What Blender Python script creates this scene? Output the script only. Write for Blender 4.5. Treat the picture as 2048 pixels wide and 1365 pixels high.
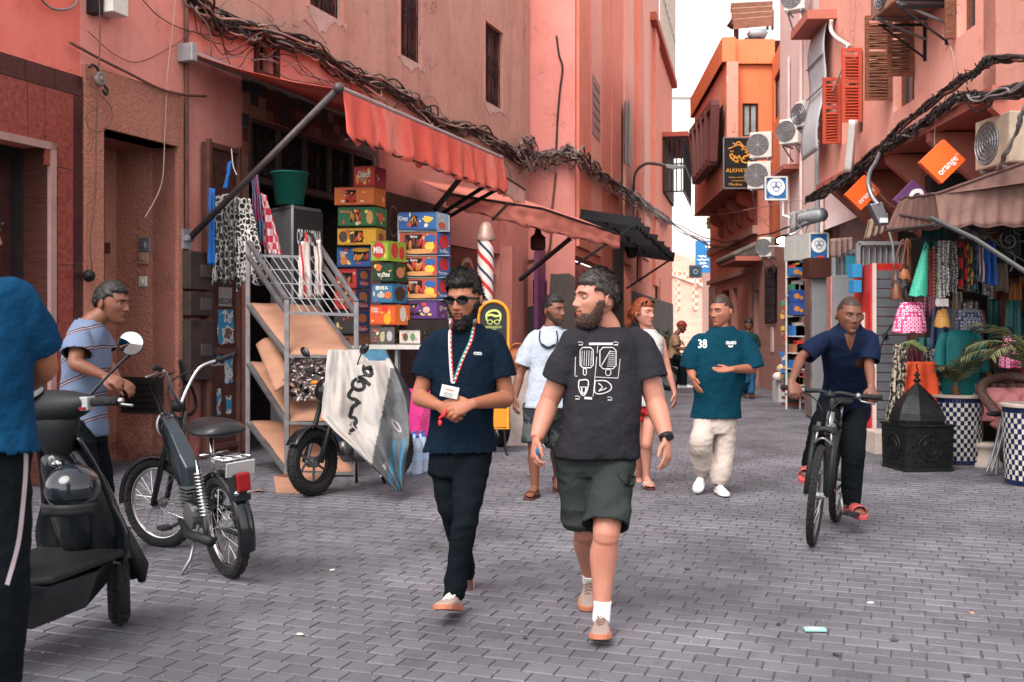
import bpy, bmesh, math, random
from math import sin, cos, pi, radians, sqrt, atan2, exp
from mathutils import Vector, Matrix, noise, Euler
from mathutils.bvhtree import BVHTree
V = Vector
random.seed(7)
S = bpy.context.scene
for o in list(bpy.data.objects): bpy.data.objects.remove(o)

# ---------- camera, world, sun, exposure ----------
F = 2100.0; HOR = 660.0; EYE = 1.48
cd = bpy.data.cameras.new('camera'); cam = bpy.data.objects.new('camera', cd); S.collection.objects.link(cam)
cam.location = (0, 0, EYE); cam.rotation_euler = (pi/2, 0, 0)
cd.sensor_width = 36; cd.lens = 36*F/2048; cd.shift_y = -(682.5-HOR)/2048
cd.clip_start = .05; cd.clip_end = 600
cd.dof.use_dof = True; cd.dof.focus_distance = 7.2; cd.dof.aperture_fstop = 4.5
S.camera = cam
wd = bpy.data.worlds.new('World'); S.world = wd; wd.use_nodes = True
nt = wd.node_tree; bg = nt.nodes['Background']
sky = nt.nodes.new('ShaderNodeTexSky'); sky.sky_type = 'NISHITA'; sky.sun_disc = False
SUN_EL, SUN_AZ = radians(52), radians(207)       # azimuth from +Y clockwise: behind the camera
sky.sun_elevation = SUN_EL; sky.sun_rotation = SUN_AZ
sky.air_density = 1.0; sky.dust_density = 1.2; sky.ozone_density = 1.0
hs = nt.nodes.new('ShaderNodeHueSaturation'); hs.inputs['Saturation'].default_value = .16; hs.inputs['Value'].default_value = 1.0
tint = nt.nodes.new('ShaderNodeMix'); tint.data_type = 'RGBA'; tint.blend_type = 'MULTIPLY'; tint.inputs[0].default_value = 1
nt.links.new(sky.outputs[0], hs.inputs['Color']); nt.links.new(hs.outputs[0], tint.inputs[6])
tint.inputs[7].default_value = (1.0, .955, .93, 1)
nt.links.new(tint.outputs[2], bg.inputs[0]); bg.inputs[1].default_value = .15
sd = bpy.data.lights.new('sun', 'SUN'); sun = bpy.data.objects.new('sun', sd); S.collection.objects.link(sun)
sd.energy = 1.5; sd.angle = radians(40); sd.color = (1, .93, .86)
_dir = V((sin(SUN_AZ)*cos(SUN_EL), cos(SUN_AZ)*cos(SUN_EL), sin(SUN_EL)))
sun.rotation_euler = _dir.to_track_quat('Z', 'Y').to_euler()
vs = S.view_settings; S.display_settings.display_device = 'sRGB'
vs.view_transform = 'Standard'; vs.look = 'None'; vs.gamma = 1; vs.use_curve_mapping = False
vs.exposure = 1.45
S.cycles.max_bounces = 6; S.cycles.diffuse_bounces = 3; S.cycles.glossy_bounces = 3; S.cycles.transmission_bounces = 6
S.cycles.transparent_max_bounces = 8; S.cycles.use_denoising = True; S.cycles.caustics_reflective = False; S.cycles.caustics_refractive = False

# ---------- geometry helpers ----------
def W(px, py, d): return V(((px-1024)*d/F, d, EYE-(py-HOR)*d/F))       # a point of the place at distance d
def G(px, py):
    d = F*EYE/(py-HOR); return V(((px-1024)*d/F, d, 0))
WM = {}
def _link(o, parent=None, local=False):
    S.collection.objects.link(o)
    if parent is not None:
        o.parent = parent
        pw = WM.get(parent.name, Matrix())
        if local: WM[o.name] = pw @ o.matrix_basis
        else: o.matrix_parent_inverse = pw.inverted(); WM[o.name] = o.matrix_basis.copy()
    else: WM[o.name] = o.matrix_basis.copy()
    return o
def tag(o, label=None, cat=None, group=None, kind=None):
    if label: o['label'] = label
    if cat: o['category'] = cat
    if group: o['group'] = group
    if kind: o['kind'] = kind
    return o
def thing(name, label, cat, loc=(0,0,0), rz=0, group=None, mat4=None):
    o = bpy.data.objects.new(name, None); o.empty_display_size = .1
    o.matrix_basis = mat4 if mat4 is not None else Matrix.Translation(V(loc)) @ Matrix.Rotation(rz, 4, 'Z')
    _link(o); return tag(o, label, cat, group)
def bn(a): return V(a).normalized() if V(a).length > 1e-9 else V((0,0,1))
def frame(zdir, xhint=(0,1,0)):
    z = bn(zdir); x = V(xhint) - z*V(xhint).dot(z)
    if x.length < 1e-4: x = V((1,0,0)) - z*z.x
    x.normalize(); y = z.cross(x); return x, y, z
def catmull(pts, k):
    n = len(pts); out = []
    for i in range(n-1):
        p0, p1, p2, p3 = pts[max(i-1,0)], pts[i], pts[i+1], pts[min(i+2,n-1)]
        for j in range(k):
            t = j/k
            out.append(.5*((2*p1)+(p2-p0)*t+(2*p0-5*p1+4*p2-p3)*t*t+(3*p1-p0-3*p2+p3)*t**3))
    out.append(pts[-1]); return out
class MB:
    def __init__(s): s.v = []; s.f = []; s.mi = []; s.m = 0; s.T = None
    def add(s, vs_, fs_):
        b = len(s.v)
        if s.T is not None: vs_ = [s.T @ V(q) for q in vs_]
        s.v += [tuple(q) for q in vs_]; s.f += [tuple(b+i for i in f) for f in fs_]; s.mi += [s.m]*len(fs_); return s
    def box(s, c, size, R=None):
        hx, hy, hz = size[0]/2, size[1]/2, size[2]/2; c = V(c)
        q = [V((x*hx, y*hy, z*hz)) for z in (-1,1) for y in (-1,1) for x in (-1,1)]
        if R is not None: q = [R @ p for p in q]
        return s.add([c+p for p in q], [(0,2,3,1),(4,5,7,6),(0,1,5,4),(2,6,7,3),(0,4,6,2),(1,3,7,5)])
    def b2(s, a, b):       # axis box from two corners
        a, b = V(a), V(b); return s.box((a+b)/2, [abs(b[i]-a[i]) for i in range(3)])
    def bar(s, a, b, w, h=None, up=(0,0,1)):
        a, b = V(a), V(b); h = h or w; z = bn(b-a); x, y, z = frame(z, V(up))
        L = (b-a).length; R = Matrix((y, x, z)).transposed()
        return s.box((a+b)/2, (w, h, L), R)
    def tube(s, pts, r, seg=8, k=0, cap=True):
        pts = [V(p) for p in pts]; n0 = len(pts)
        if k: 
            rr = r if isinstance(r, (list, tuple)) else [r]*n0
            rv = catmull([V((q,0,0)) for q in rr], k); pts = catmull(pts, k); r = [max(q.x, 1e-4) for q in rv]
        n = len(pts); r = r if isinstance(r, (list, tuple)) else [r]*n
        vs_ = []; xp = None
        for i, p in enumerate(pts):
            t = pts[min(i+1,n-1)]-pts[max(i-1,0)]
            x, y, z = frame(t, xp if xp is not None else (.13,.2,1)); xp = x
            for j in range(seg):
                a = 2*pi*j/seg; vs_.append(p+(x*cos(a)+y*sin(a))*r[i])
        fs_ = [(i*seg+j, i*seg+(j+1)%seg, (i+1)*seg+(j+1)%seg, (i+1)*seg+j) for i in range(n-1) for j in range(seg)]
        if cap: fs_ += [tuple(range(seg-1,-1,-1)), tuple((n-1)*seg+j for j in range(seg))]
        return s.add(vs_, fs_)
    def cyl(s, a, b, r, seg=16, r2=None): return s.tube([a, b], [r, r if r2 is None else r2], seg)
    def lathe(s, c, prof, seg=24, axis=(0,0,1), xh=(1,0,0), a0=0, a1=2*pi):
        x, y, z = frame(axis, xh); c = V(c); vs_ = []; full = abs(a1-a0-2*pi) < 1e-6; m = seg if full else seg+1
        for (r, h) in prof:
            for j in range(m):
                a = a0+(a1-a0)*j/seg; vs_.append(c+z*h+(x*cos(a)+y*sin(a))*r)
        fs_ = [(i*m+j, i*m+(j+1)%m, (i+1)*m+(j+1)%m, (i+1)*m+j) for i in range(len(prof)-1) for j in range(seg)]
        return s.add(vs_, fs_)
    def ell(s, c, r, R=None, seg=16, rings=10):
        vs_ = []; c = V(c)
        for i in range(rings+1):
            t = pi*i/rings
            for j in range(seg):
                a = 2*pi*j/seg; p = V((sin(t)*cos(a)*r[0], sin(t)*sin(a)*r[1], cos(t)*r[2]))
                vs_.append(c+(R @ p if R is not None else p))
        return s.add(vs_, [(i*seg+j, (i+1)*seg+j, (i+1)*seg+(j+1)%seg, i*seg+(j+1)%seg) for i in range(rings) for j in range(seg)])
    def torus(s, c, R_, r, axis=(0,0,1), seg=32, rs=8, xh=(1,0,0)):
        x, y, z = frame(axis, xh); c = V(c); vs_ = []
        for i in range(seg):
            a = 2*pi*i/seg; d = x*cos(a)+y*sin(a)
            for j in range(rs):
                b = 2*pi*j/rs; vs_.append(c+d*(R_+r*cos(b))+z*(r*sin(b)))
        return s.add(vs_, [(i*rs+j, i*rs+(j+1)%rs, ((i+1)%seg)*rs+(j+1)%rs, ((i+1)%seg)*rs+j) for i in range(seg) for j in range(rs)])
    def prism(s, poly, ext):     # poly: 3D points, ext: vector
        n = len(poly); e = V(ext); P = [V(p) for p in poly]
        return s.add(P+[p+e for p in P], [tuple(range(n-1,-1,-1)), tuple(range(n,2*n))]+[(i,(i+1)%n,n+(i+1)%n,n+i) for i in range(n)])
    def grid(s, fn, nu, nv, flip=False):
        vs_ = [fn(i/nu, j/nv) for j in range(nv+1) for i in range(nu+1)]
        q = [(j*(nu+1)+i, j*(nu+1)+i+1, (j+1)*(nu+1)+i+1, (j+1)*(nu+1)+i) for j in range(nv) for i in range(nu)]
        return s.add(vs_, [t[::-1] for t in q] if flip else q)
    def loft(s, rings, cap=True):
        n = len(rings[0]); vs_ = [p for r in rings for p in r]; L = len(rings)
        fs_ = [(i*n+j, i*n+(j+1)%n, (i+1)*n+(j+1)%n, (i+1)*n+j) for i in range(L-1) for j in range(n)]
        if cap: fs_ += [tuple(range(n-1,-1,-1)), tuple((L-1)*n+j for j in range(n))]
        return s.add(vs_, fs_)
    def mesh(s, name, mats, smooth=False):
        me = bpy.data.meshes.new(name); me.from_pydata(s.v, [], s.f)
        for m in (mats if isinstance(mats, (list, tuple)) else [mats]): me.materials.append(m)
        if isinstance(mats, (list, tuple)) and len(mats) > 1: me.polygons.foreach_set('material_index', s.mi)
        if smooth: me.polygons.foreach_set('use_smooth', [True]*len(me.polygons))
        me.update(); return me
    def build(s, name, mats, parent=None, smooth=False, local=False, bevel=0, solid=0, fix=True, auto=False, sub=0):
        me = s.mesh(name, mats, smooth or auto)
        if fix:
            bm = bmesh.new(); bm.from_mesh(me)
            if auto: bmesh.ops.remove_doubles(bm, verts=bm.verts, dist=1e-5)
            bmesh.ops.recalc_face_normals(bm, faces=bm.faces); bm.to_mesh(me); bm.free()
        if auto: me.set_sharp_from_angle(angle=radians(38))
        o = bpy.data.objects.new(name, me); _link(o, parent, local)
        if bevel:
            b = o.modifiers.new('b', 'BEVEL'); b.width = bevel; b.segments = 2; b.limit_method = 'ANGLE'
        if solid:
            b = o.modifiers.new('s', 'SOLIDIFY'); b.thickness = solid; b.offset = 0
        if sub:
            b = o.modifiers.new('d', 'SUBSURF'); b.levels = b.render_levels = sub
        return o
def inst(o, name, parent, M4, label=None, group=None):    # a copy that shares mesh data, at world matrix M4
    c = o.copy(); c.name = name
    if 'label' in c and label is None and parent is not None: del c['label']
    c.parent = parent; S.collection.objects.link(c)
    c.matrix_basis = M4
    if parent is not None: c.matrix_parent_inverse = WM[parent.name].inverted()
    WM[c.name] = M4
    if label: c['label'] = label
    if group: c['group'] = group
    return c
KIDS = {}
def dup_tree(o, M4=None, label=None, parent=None):
    c = o.copy(); S.collection.objects.link(c)
    if parent is not None: c.parent = parent
    if M4 is not None: c.matrix_basis = M4
    if label: c['label'] = label
    WM[c.name] = c.matrix_basis.copy()
    for ch in o.children: dup_tree(ch, None, None, c)
    return c
class Pl:        # a vertical plane: point, direction along the wall; normal towards the street
    def __init__(s, p, u, n): s.p = V((p[0],p[1],0)); s.u = V((u[0],u[1],0)).normalized(); s.n = V((n[0],n[1],0)).normalized()
    def hit(s, px, py, o=0):
        r = V(((px-1024)/F, 1, -(py-HOR)/F)); q = s.p+s.n*o
        t = (q-V((0,0,0))).dot(s.n)/r.dot(s.n); P = r*t; P.z += EYE; return P
    def s_(s, px, o=0): return (s.hit(px, HOR, o)-s.p).dot(s.u)
    def z_(s, px, py, o=0): return s.hit(px, py, o).z
    def pt(s, a, z, o=0): q = s.p+s.u*a+s.n*o; return V((q.x, q.y, z))
    def box(s, mb, s0, s1, z0, z1, o0, o1):
        P = [s.pt(a, z, o) for z in (z0,z1) for o in (o0,o1) for a in (s0,s1)]
        return mb.add(P, [(0,2,3,1),(4,5,7,6),(0,1,5,4),(2,6,7,3),(0,4,6,2),(1,3,7,5)])
    def wall(s, mb, s0, s1, z0, z1, holes=(), t=.3, o=0):
        ss = sorted(set([s0, s1]+[h[0] for h in holes]+[h[1] for h in holes])); ss = [a for a in ss if s0 <= a <= s1]
        zz = sorted(set([z0, z1]+[h[2] for h in holes]+[h[3] for h in holes])); zz = [a for a in zz if z0 <= a <= z1]
        for i in range(len(ss)-1):
            for j in range(len(zz)-1):
                cs, cz = (ss[i]+ss[i+1])/2, (zz[j]+zz[j+1])/2
                if any(h[0] < cs < h[1] and h[2] < cz < h[3] for h in holes): continue
                for oo in (o, o-t): mb.add([s.pt(ss[i],zz[j],oo), s.pt(ss[i+1],zz[j],oo), s.pt(ss[i+1],zz[j+1],oo), s.pt(ss[i],zz[j+1],oo)], [(0,1,2,3)])
        rects = list(holes)+[(s0,s1,z0,z1)]
        for h in rects:
            c = [(h[0],h[2]),(h[1],h[2]),(h[1],h[3]),(h[0],h[3])]
            for k in range(4):
                a, b = c[k], c[(k+1)%4]
                if a[1] == b[1] and a[1] <= max(z0, 0) : continue
                mb.add([s.pt(a[0],a[1],o), s.pt(b[0],b[1],o), s.pt(b[0],b[1],o-t), s.pt(a[0],a[1],o-t)], [(0,1,2,3)])
        return mb

# ---------- materials ----------
MC = {}
def mat(name, col, rough=.7, metal=0, var=.12, scale=6, bump=0, bscale=40, spec=.4, coat=0, emit=None, es=1, alpha=1, trans=0, ior=1.45, hue=None, stretch=None, sheen=0, sss=0, dirt=None, dscale=2.0, damt=.35):
    if name in MC: return MC[name]
    m = bpy.data.materials.new(name); m.use_nodes = True; n = m.node_tree; N = n.nodes; L = n.links
    b = N['Principled BSDF']; MC[name] = m
    b.inputs['Roughness'].default_value = rough; b.inputs['Metallic'].default_value = metal
    b.inputs['Specular IOR Level'].default_value = spec; b.inputs['Coat Weight'].default_value = coat
    b.inputs['IOR'].default_value = ior; b.inputs['Transmission Weight'].default_value = trans
    b.inputs['Alpha'].default_value = alpha; b.inputs['Sheen Weight'].default_value = sheen
    if sss: b.inputs['Subsurface Weight'].default_value = sss; b.inputs['Subsurface Radius'].default_value = (.02,.008,.004); b.inputs['Subsurface Scale'].default_value = .3
    c = (*col, 1); b.inputs['Base Color'].default_value = c
    tc = N.new('ShaderNodeTexCoord'); vec = tc.outputs['Object']
    if stretch:
        mp = N.new('ShaderNodeMapping'); mp.inputs['Scale'].default_value = stretch; L.new(vec, mp.inputs[0]); vec = mp.outputs[0]
    cur = None
    if var:
        t = N.new('ShaderNodeTexNoise'); t.inputs['Scale'].default_value = scale; t.inputs['Detail'].default_value = 5; t.inputs['Roughness'].default_value = .62; L.new(vec, t.inputs[0])
        r = N.new('ShaderNodeValToRGB'); e = r.color_ramp.elements
        e[0].position = .3; e[1].position = .7
        c2 = hue if hue else tuple(min(1, x*(1+var)) for x in col)
        e[0].color = (*[x*(1-var) for x in col], 1); e[1].color = (*c2, 1)
        L.new(t.outputs[0], r.inputs[0]); cur = r.outputs[0]
    if dirt:
        t = N.new('ShaderNodeTexNoise'); t.inputs['Scale'].default_value = dscale; t.inputs['Detail'].default_value = 8; t.inputs['Roughness'].default_value = .7; L.new(vec, t.inputs[0])
        r = N.new('ShaderNodeValToRGB'); e = r.color_ramp.elements; e[0].position = .5; e[1].position = .66; e[0].color = (0,0,0,1); e[1].color = (damt,)*3+(1,)
        L.new(t.outputs[0], r.inputs[0])
        mx = N.new('ShaderNodeMix'); mx.data_type = 'RGBA'; L.new(r.outputs[0], mx.inputs[0]); mx.inputs[7].default_value = (*dirt, 1)
        if cur: L.new(cur, mx.inputs[6])
        else: mx.inputs[6].default_value = c
        cur = mx.outputs[2]
    if cur: L.new(cur, b.inputs['Base Color'])
    if bump:
        t = N.new('ShaderNodeTexNoise'); t.inputs['Scale'].default_value = bscale; t.inputs['Detail'].default_value = 4; L.new(vec, t.inputs[0])
        bp = N.new('ShaderNodeBump'); bp.inputs['Strength'].default_value = min(1, bump); bp.inputs['Distance'].default_value = .02*max(1,bump)*min(1, 40/bscale); L.new(t.outputs[0], bp.inputs['Height']); L.new(bp.outputs[0], b.inputs['Normal'])
    if emit: b.inputs['Emission Color'].default_value = (*emit, 1); b.inputs['Emission Strength'].default_value = es
    return m
def plaster(name, c1, c2, stain, rough_bump=.35, bscale=45, streak=.5, peel=None, bdist=.012, crack=True):
    if name in MC: return MC[name]
    m = bpy.data.materials.new(name); m.use_nodes = True; n = m.node_tree; N = n.nodes; L = n.links; MC[name] = m
    b = N['Principled BSDF']; b.inputs['Roughness'].default_value = .92; b.inputs['Specular IOR Level'].default_value = .15
    tc = N.new('ShaderNodeTexCoord'); v = tc.outputs['Object']
    def nz(scale, det=6, st=None, ro=.6):
        t = N.new('ShaderNodeTexNoise'); t.inputs['Scale'].default_value = scale; t.inputs['Detail'].default_value = det; t.inputs['Roughness'].default_value = ro
        if st:
            mp = N.new('ShaderNodeMapping'); mp.inputs['Scale'].default_value = st; L.new(v, mp.inputs[0]); L.new(mp.outputs[0], t.inputs[0])
        else: L.new(v, t.inputs[0])
        return t.outputs[0]
    def ramp(src, p0, p1, a=0., z=1.):
        r = N.new('ShaderNodeMapRange'); r.inputs[1].default_value = p0; r.inputs[2].default_value = p1; r.inputs[3].default_value = a; r.inputs[4].default_value = z; L.new(src, r.inputs[0]); return r.outputs[0]
    def mix(f, a, bb):
        x = N.new('ShaderNodeMix'); x.data_type = 'RGBA'; L.new(f, x.inputs[0])
        for k, q in ((6,a),(7,bb)):
            if isinstance(q, tuple): x.inputs[k].default_value = (*q, 1)
            else: L.new(q, x.inputs[k])
        return x.outputs[2]
    c = mix(ramp(nz(.9, 8, ro=.7), .35, .65), c1, c2)
    c = mix(ramp(nz(1.6, 8, (2.2,2.2,.22), .7), .5, .72, 0, streak), c, stain)
    c = mix(ramp(nz(14, 6), .42, .75, 0, .35), c, tuple(min(1,x*1.25) for x in c1))
    c = mix(ramp(nz(3.3, 9, ro=.75), .56, .68, 0, .7), c, stain); c = mix(ramp(nz(5, 7, (1,1,.12), .7), .6, .72, 0, .45), c, tuple(x*.6 for x in stain))
    sx = N.new('ShaderNodeSeparateXYZ'); L.new(v, sx.inputs[0]); gm_ = N.new('ShaderNodeMath'); gm_.operation = 'MULTIPLY'; L.new(ramp(sx.outputs[2], .05, 1.5, 1, 0), gm_.inputs[0]); L.new(ramp(nz(2.4, 9, ro=.75), .38, .62, .1, .95), gm_.inputs[1])
    c = mix(gm_.outputs[0], c, tuple(x*.42 for x in stain))      # splashed dirt along the foot of the walls
    if crack:
        vo = N.new('ShaderNodeTexVoronoi'); vo.feature = 'DISTANCE_TO_EDGE'; vo.inputs['Scale'].default_value = .8
        wn = N.new('ShaderNodeTexNoise'); wn.inputs['Scale'].default_value = 3; wn.inputs['Detail'].default_value = 6; L.new(v, wn.inputs[0])
        ad = N.new('ShaderNodeVectorMath'); ad.operation = 'MULTIPLY_ADD'; L.new(wn.outputs['Color'], ad.inputs[0]); ad.inputs[1].default_value = (.9,.9,.9); L.new(v, ad.inputs[2]); L.new(ad.outputs[0], vo.inputs[0])
        mk = ramp(vo.outputs['Distance'], .0, .012, 1, 0); mm = N.new('ShaderNodeMath'); mm.operation = 'MULTIPLY'; L.new(mk, mm.inputs[0]); L.new(ramp(nz(.7, 3), .55, .62, 0, .8), mm.inputs[1])
        c = mix(mm.outputs[0], c, tuple(x*.35 for x in stain))
    h = nz(bscale, 8, ro=.65)
    if peel:
        pk = ramp(nz(1.1, 10, ro=.72), .625, .64)
        c = mix(pk, c, peel)
        mm = N.new('ShaderNodeMath'); mm.operation = 'MULTIPLY_ADD'; L.new(pk, mm.inputs[0]); mm.inputs[1].default_value = -.6; L.new(h, mm.inputs[2]); h = mm.outputs[0]
    L.new(c, b.inputs['Base Color'])
    bp = N.new('ShaderNodeBump'); bp.inputs['Strength'].default_value = rough_bump; bp.inputs['Distance'].default_value = bdist; L.new(h, bp.inputs['Height']); L.new(bp.outputs[0], b.inputs['Normal'])
    return m
def text_mb(mb, txt, origin, xdir, ydir, h, align='CENTER', depth=.002, width=None, bold=0, shear=0):
    cu = bpy.data.curves.new('t', 'FONT'); cu.body = txt; cu.size = 1; cu.align_x = align; cu.align_y = 'CENTER'; cu.resolution_u = 3; cu.offset = bold; cu.shear = shear
    o = bpy.data.objects.new('t', cu); S.collection.objects.link(o)
    bpy.context.view_layer.update()
    me = o.to_mesh(); xd, yd = bn(xdir), bn(ydir); z = xd.cross(yd)
    xs = [q.co.x for q in me.vertices] or [0]; wdt = max(xs)-min(xs); ys = [q.co.y for q in me.vertices] or [0]; hh = max(ys)-min(ys)
    cx = (max(xs)+min(xs))/2 if align == 'CENTER' else min(xs); cy = (max(ys)+min(ys))/2
    ky = h/max(hh,.01); kx = ky if width is None else width/max(wdt, .01)
    vv = [V(origin)+xd*((q.co.x-cx)*kx)+yd*((q.co.y-cy)*ky)+z*depth for q in me.vertices]
    mb.add(vv, [tuple(p.vertices) for p in me.polygons])
    o.to_mesh_clear(); bpy.data.objects.remove(o); bpy.data.curves.remove(cu); return mb
def stroke_mb(mb, pts, origin, xd, yd, w, depth=.002, k=5, tap=.5):     # a pen stroke on a flat or curved sign, pts in metres
    xd, yd = bn(xd), bn(yd); z = xd.cross(yd); P = catmull([V((a,b,0)) for a,b in pts], k); n = len(P); vs_ = []
    for i, p in enumerate(P):
        t = P[min(i+1,n-1)]-P[max(i-1,0)]; t = t.normalized() if t.length > 0 else V((1,0,0)); nn = V((-t.y, t.x, 0))
        ww = w/2*(tap+(1-tap)*sin(pi*min(1,max(0,(i+.5)/n)))**.5)
        for q in (p+nn*ww, p-nn*ww): vs_.append(V(origin)+xd*q.x+yd*q.y+z*depth)
    return mb.add(vs_, [(2*i,2*i+1,2*i+3,2*i+2) for i in range(n-1)])

# ---------- planes of the place ----------
L1 = Pl((-3.66,11.77), (.347,.938), (.938,-.347))
L2 = Pl((1.36,22.7), (.2214,.9752), (.9752,-.2214))
R1 = Pl((4.2,0), (.05,1), (-1,.05))          # upper storey, right
RG = Pl((5.3,0), (.05,1), (-1,.05))          # ground floor, right
RO = Pl((5.68-28*.0557,0), (.0557,1), (-1,.0557))
RL = Pl((5.0,0), (.05,1), (-1,.05))          # lilac house

# ---------- setting materials ----------
PINK = (.50,.155,.118); PINK2 = (.60,.20,.16); BEIGE = (.40,.22,.175); ORNG = (.62,.155,.085); PINKR = (.60,.235,.18)
m_pinkL = plaster('plaster_pink_left', (.60,.215,.175), (.68,.30,.26), (.46,.18,.15), .3, 40, .45, peel=(.48,.30,.26))
m_redL = plaster('plaster_red', (.64,.13,.095), (.70,.21,.165), (.48,.14,.11), .3, 30, .5, peel=(.22,.15,.13))
m_stucco = plaster('stucco_rough', (.43,.175,.125), (.50,.22,.16), (.35,.14,.10), 1.0, 26, .2, bdist=.05, crack=False)
m_beige = plaster('plaster_beige', (.47,.26,.21), (.56,.33,.275), (.32,.165,.135), .55, 34, .65, bdist=.025)
m_pinkE = plaster('plaster_pink_end', (.62,.23,.195), (.70,.29,.25), (.52,.18,.15), .45, 40, .3, bdist=.02)
m_or2 = plaster('plaster_orange', (.68,.225,.16), (.72,.28,.21), (.56,.17,.12), .25, 30, .5)
m_or3 = plaster('plaster_orange_light', (.72,.34,.27), (.74,.38,.31), (.62,.25,.19), .25, 30, .5)
m_pinkR = plaster('plaster_pink_right', (.72,.32,.25), (.76,.37,.30), (.58,.21,.155), .2, 30, .55, peel=(.74,.48,.42))
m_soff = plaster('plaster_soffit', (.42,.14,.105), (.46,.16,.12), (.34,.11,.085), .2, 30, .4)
m_lilac = plaster('plaster_lilac', (.64,.48,.455), (.70,.54,.51), (.58,.40,.38), .15, 30, .4, crack=False)
m_orB = plaster('plaster_bright_orange', (.70,.225,.10), (.74,.25,.12), (.60,.18,.09), .12, 30, .3, crack=False)
m_grayp = plaster('plaster_grey_rough', (.10,.085,.08), (.15,.125,.115), (.06,.05,.05), 1, 40, .3, bdist=.04)
m_cream = plaster('plaster_cream', (.72,.46,.33), (.76,.52,.40), (.66,.38,.26), .1, 30, .3, crack=False)
m_white = mat('white_wall', (.72,.68,.65), .9, var=.06)
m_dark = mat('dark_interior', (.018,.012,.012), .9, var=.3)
m_black = mat('black_iron', (.012,.012,.014), .55, .3, var=.3, scale=20)
m_brown = mat('brown_wood', (.07,.025,.02), .75, spec=.15, var=.3, scale=5, stretch=(1,1,8))
m_shut = mat('shutter_wood', (.12,.05,.03), .7, var=.5, scale=5, hue=(.36,.11,.045), stretch=(3,3,16), bump=.5, dirt=(.14,.12,.11), dscale=3, damt=.8)
m_shutr = mat('shutter_red', (.42,.062,.03), .5, var=.2, scale=6)
m_glass = mat('window_glass', (.05,.06,.07), .12, var=.2, spec=.6)
m_steel = mat('steel_grey', (.28,.29,.31), .4, .7, var=.2)
m_galv = mat('galvanised', (.33,.35,.37), .5, .4, var=.15)
m_wht = mat('white_plastic', (.62,.60,.56), .5, var=.08, dirt=(.35,.27,.2), dscale=5)
m_cable = [mat('cable_black', (.015,.013,.013), .55, var=.2), mat('cable_brown', (.13,.055,.04), .6, var=.3), mat('cable_pale', (.38,.25,.21), .6, var=.2), mat('cable_grey', (.17,.15,.15), .5, var=.2)]

# ---------- street ----------
def paver_mat():
    m = bpy.data.materials.new('paver_concrete'); m.use_nodes = True; n = m.node_tree; N = n.nodes; L = n.links; b = N['Principled BSDF']
    b.inputs['Specular IOR Level'].default_value = .35
    ge = N.new('ShaderNodeNewGeometry'); oi = N.new('ShaderNodeObjectInfo')
    ad = N.new('ShaderNodeMath'); ad.operation = 'ADD'; L.new(ge.outputs['Random Per Island'], ad.inputs[0]); L.new(oi.outputs['Random'], ad.inputs[1])
    fr = N.new('ShaderNodeMath'); fr.operation = 'FRACT'; L.new(ad.outputs[0], fr.inputs[0])
    r = N.new('ShaderNodeValToRGB'); e = r.color_ramp.elements; e[0].color = (.102,.101,.118,1); e[1].color = (.138,.137,.160,1)
    k = e.new(.5); k.color = (.120,.118,.138,1)
    L.new(fr.outputs[0], r.inputs[0])
    t = N.new('ShaderNodeTexNoise'); t.inputs['Scale'].default_value = 1.1; t.inputs['Detail'].default_value = 8; L.new(ge.outputs['Position'], t.inputs[0])
    m2 = N.new('ShaderNodeMapRange'); m2.inputs[1].default_value = .3; m2.inputs[2].default_value = .7; m2.inputs[3].default_value = .60; m2.inputs[4].default_value = 1.22; L.new(t.outputs[0], m2.inputs[0])
    vm = N.new('ShaderNodeVectorMath'); vm.operation = 'SCALE'; L.new(r.outputs[0], vm.inputs[0]); L.new(m2.outputs[0], vm.inputs['Scale'])
    t4 = N.new('ShaderNodeTexNoise'); t4.inputs['Scale'].default_value = 2.6; t4.inputs['Detail'].default_value = 9; t4.inputs['Roughness'].default_value = .75; L.new(ge.outputs['Position'], t4.inputs[0])
    r4 = N.new('ShaderNodeMapRange'); r4.inputs[1].default_value = .56; r4.inputs[2].default_value = .7; r4.inputs[3].default_value = 0; r4.inputs[4].default_value = .75; L.new(t4.outputs[0], r4.inputs[0])
    mx = N.new('ShaderNodeMix'); mx.data_type = 'RGBA'; L.new(r4.outputs[0], mx.inputs[0]); L.new(vm.outputs[0], mx.inputs[6]); mx.inputs[7].default_value = (.052,.044,.044,1)
    t2 = N.new('ShaderNodeTexNoise'); t2.inputs['Scale'].default_value = 130; t2.inputs['Detail'].default_value = 3; L.new(ge.outputs['Position'], t2.inputs[0])
    m3 = N.new('ShaderNodeMapRange'); m3.inputs[1].default_value = .3; m3.inputs[2].default_value = .7; m3.inputs[3].default_value = .82; m3.inputs[4].default_value = 1.15; L.new(t2.outputs[0], m3.inputs[0])
    v3 = N.new('ShaderNodeVectorMath'); v3.operation = 'SCALE'; L.new(mx.outputs[2], v3.inputs[0]); L.new(m3.outputs[0], v3.inputs['Scale']); L.new(v3.outputs[0], b.inputs['Base Color'])
    m4 = N.new('ShaderNodeMapRange'); m4.inputs[1].default_value = .3; m4.inputs[2].default_value = .7; m4.inputs[3].default_value = .75; m4.inputs[4].default_value = .5; L.new(t.outputs[0], m4.inputs[0]); L.new(m4.outputs[0], b.inputs['Roughness'])
    bp = N.new('ShaderNodeBump'); bp.inputs['Strength'].default_value = .35; bp.inputs['Distance'].default_value = .004; L.new(t2.outputs[0], bp.inputs['Height']); L.new(bp.outputs[0], b.inputs['Normal'])
    return m
m_pav = paver_mat()
m_joint = mat('joint_sand', (.080,.075,.080), .95, var=.4, scale=14)
g = MB(); g.add([(-90,-40,-.006),(90,-40,-.006),(90,260,-.006),(-90,260,-.006)], [(0,1,2,3)])
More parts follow.
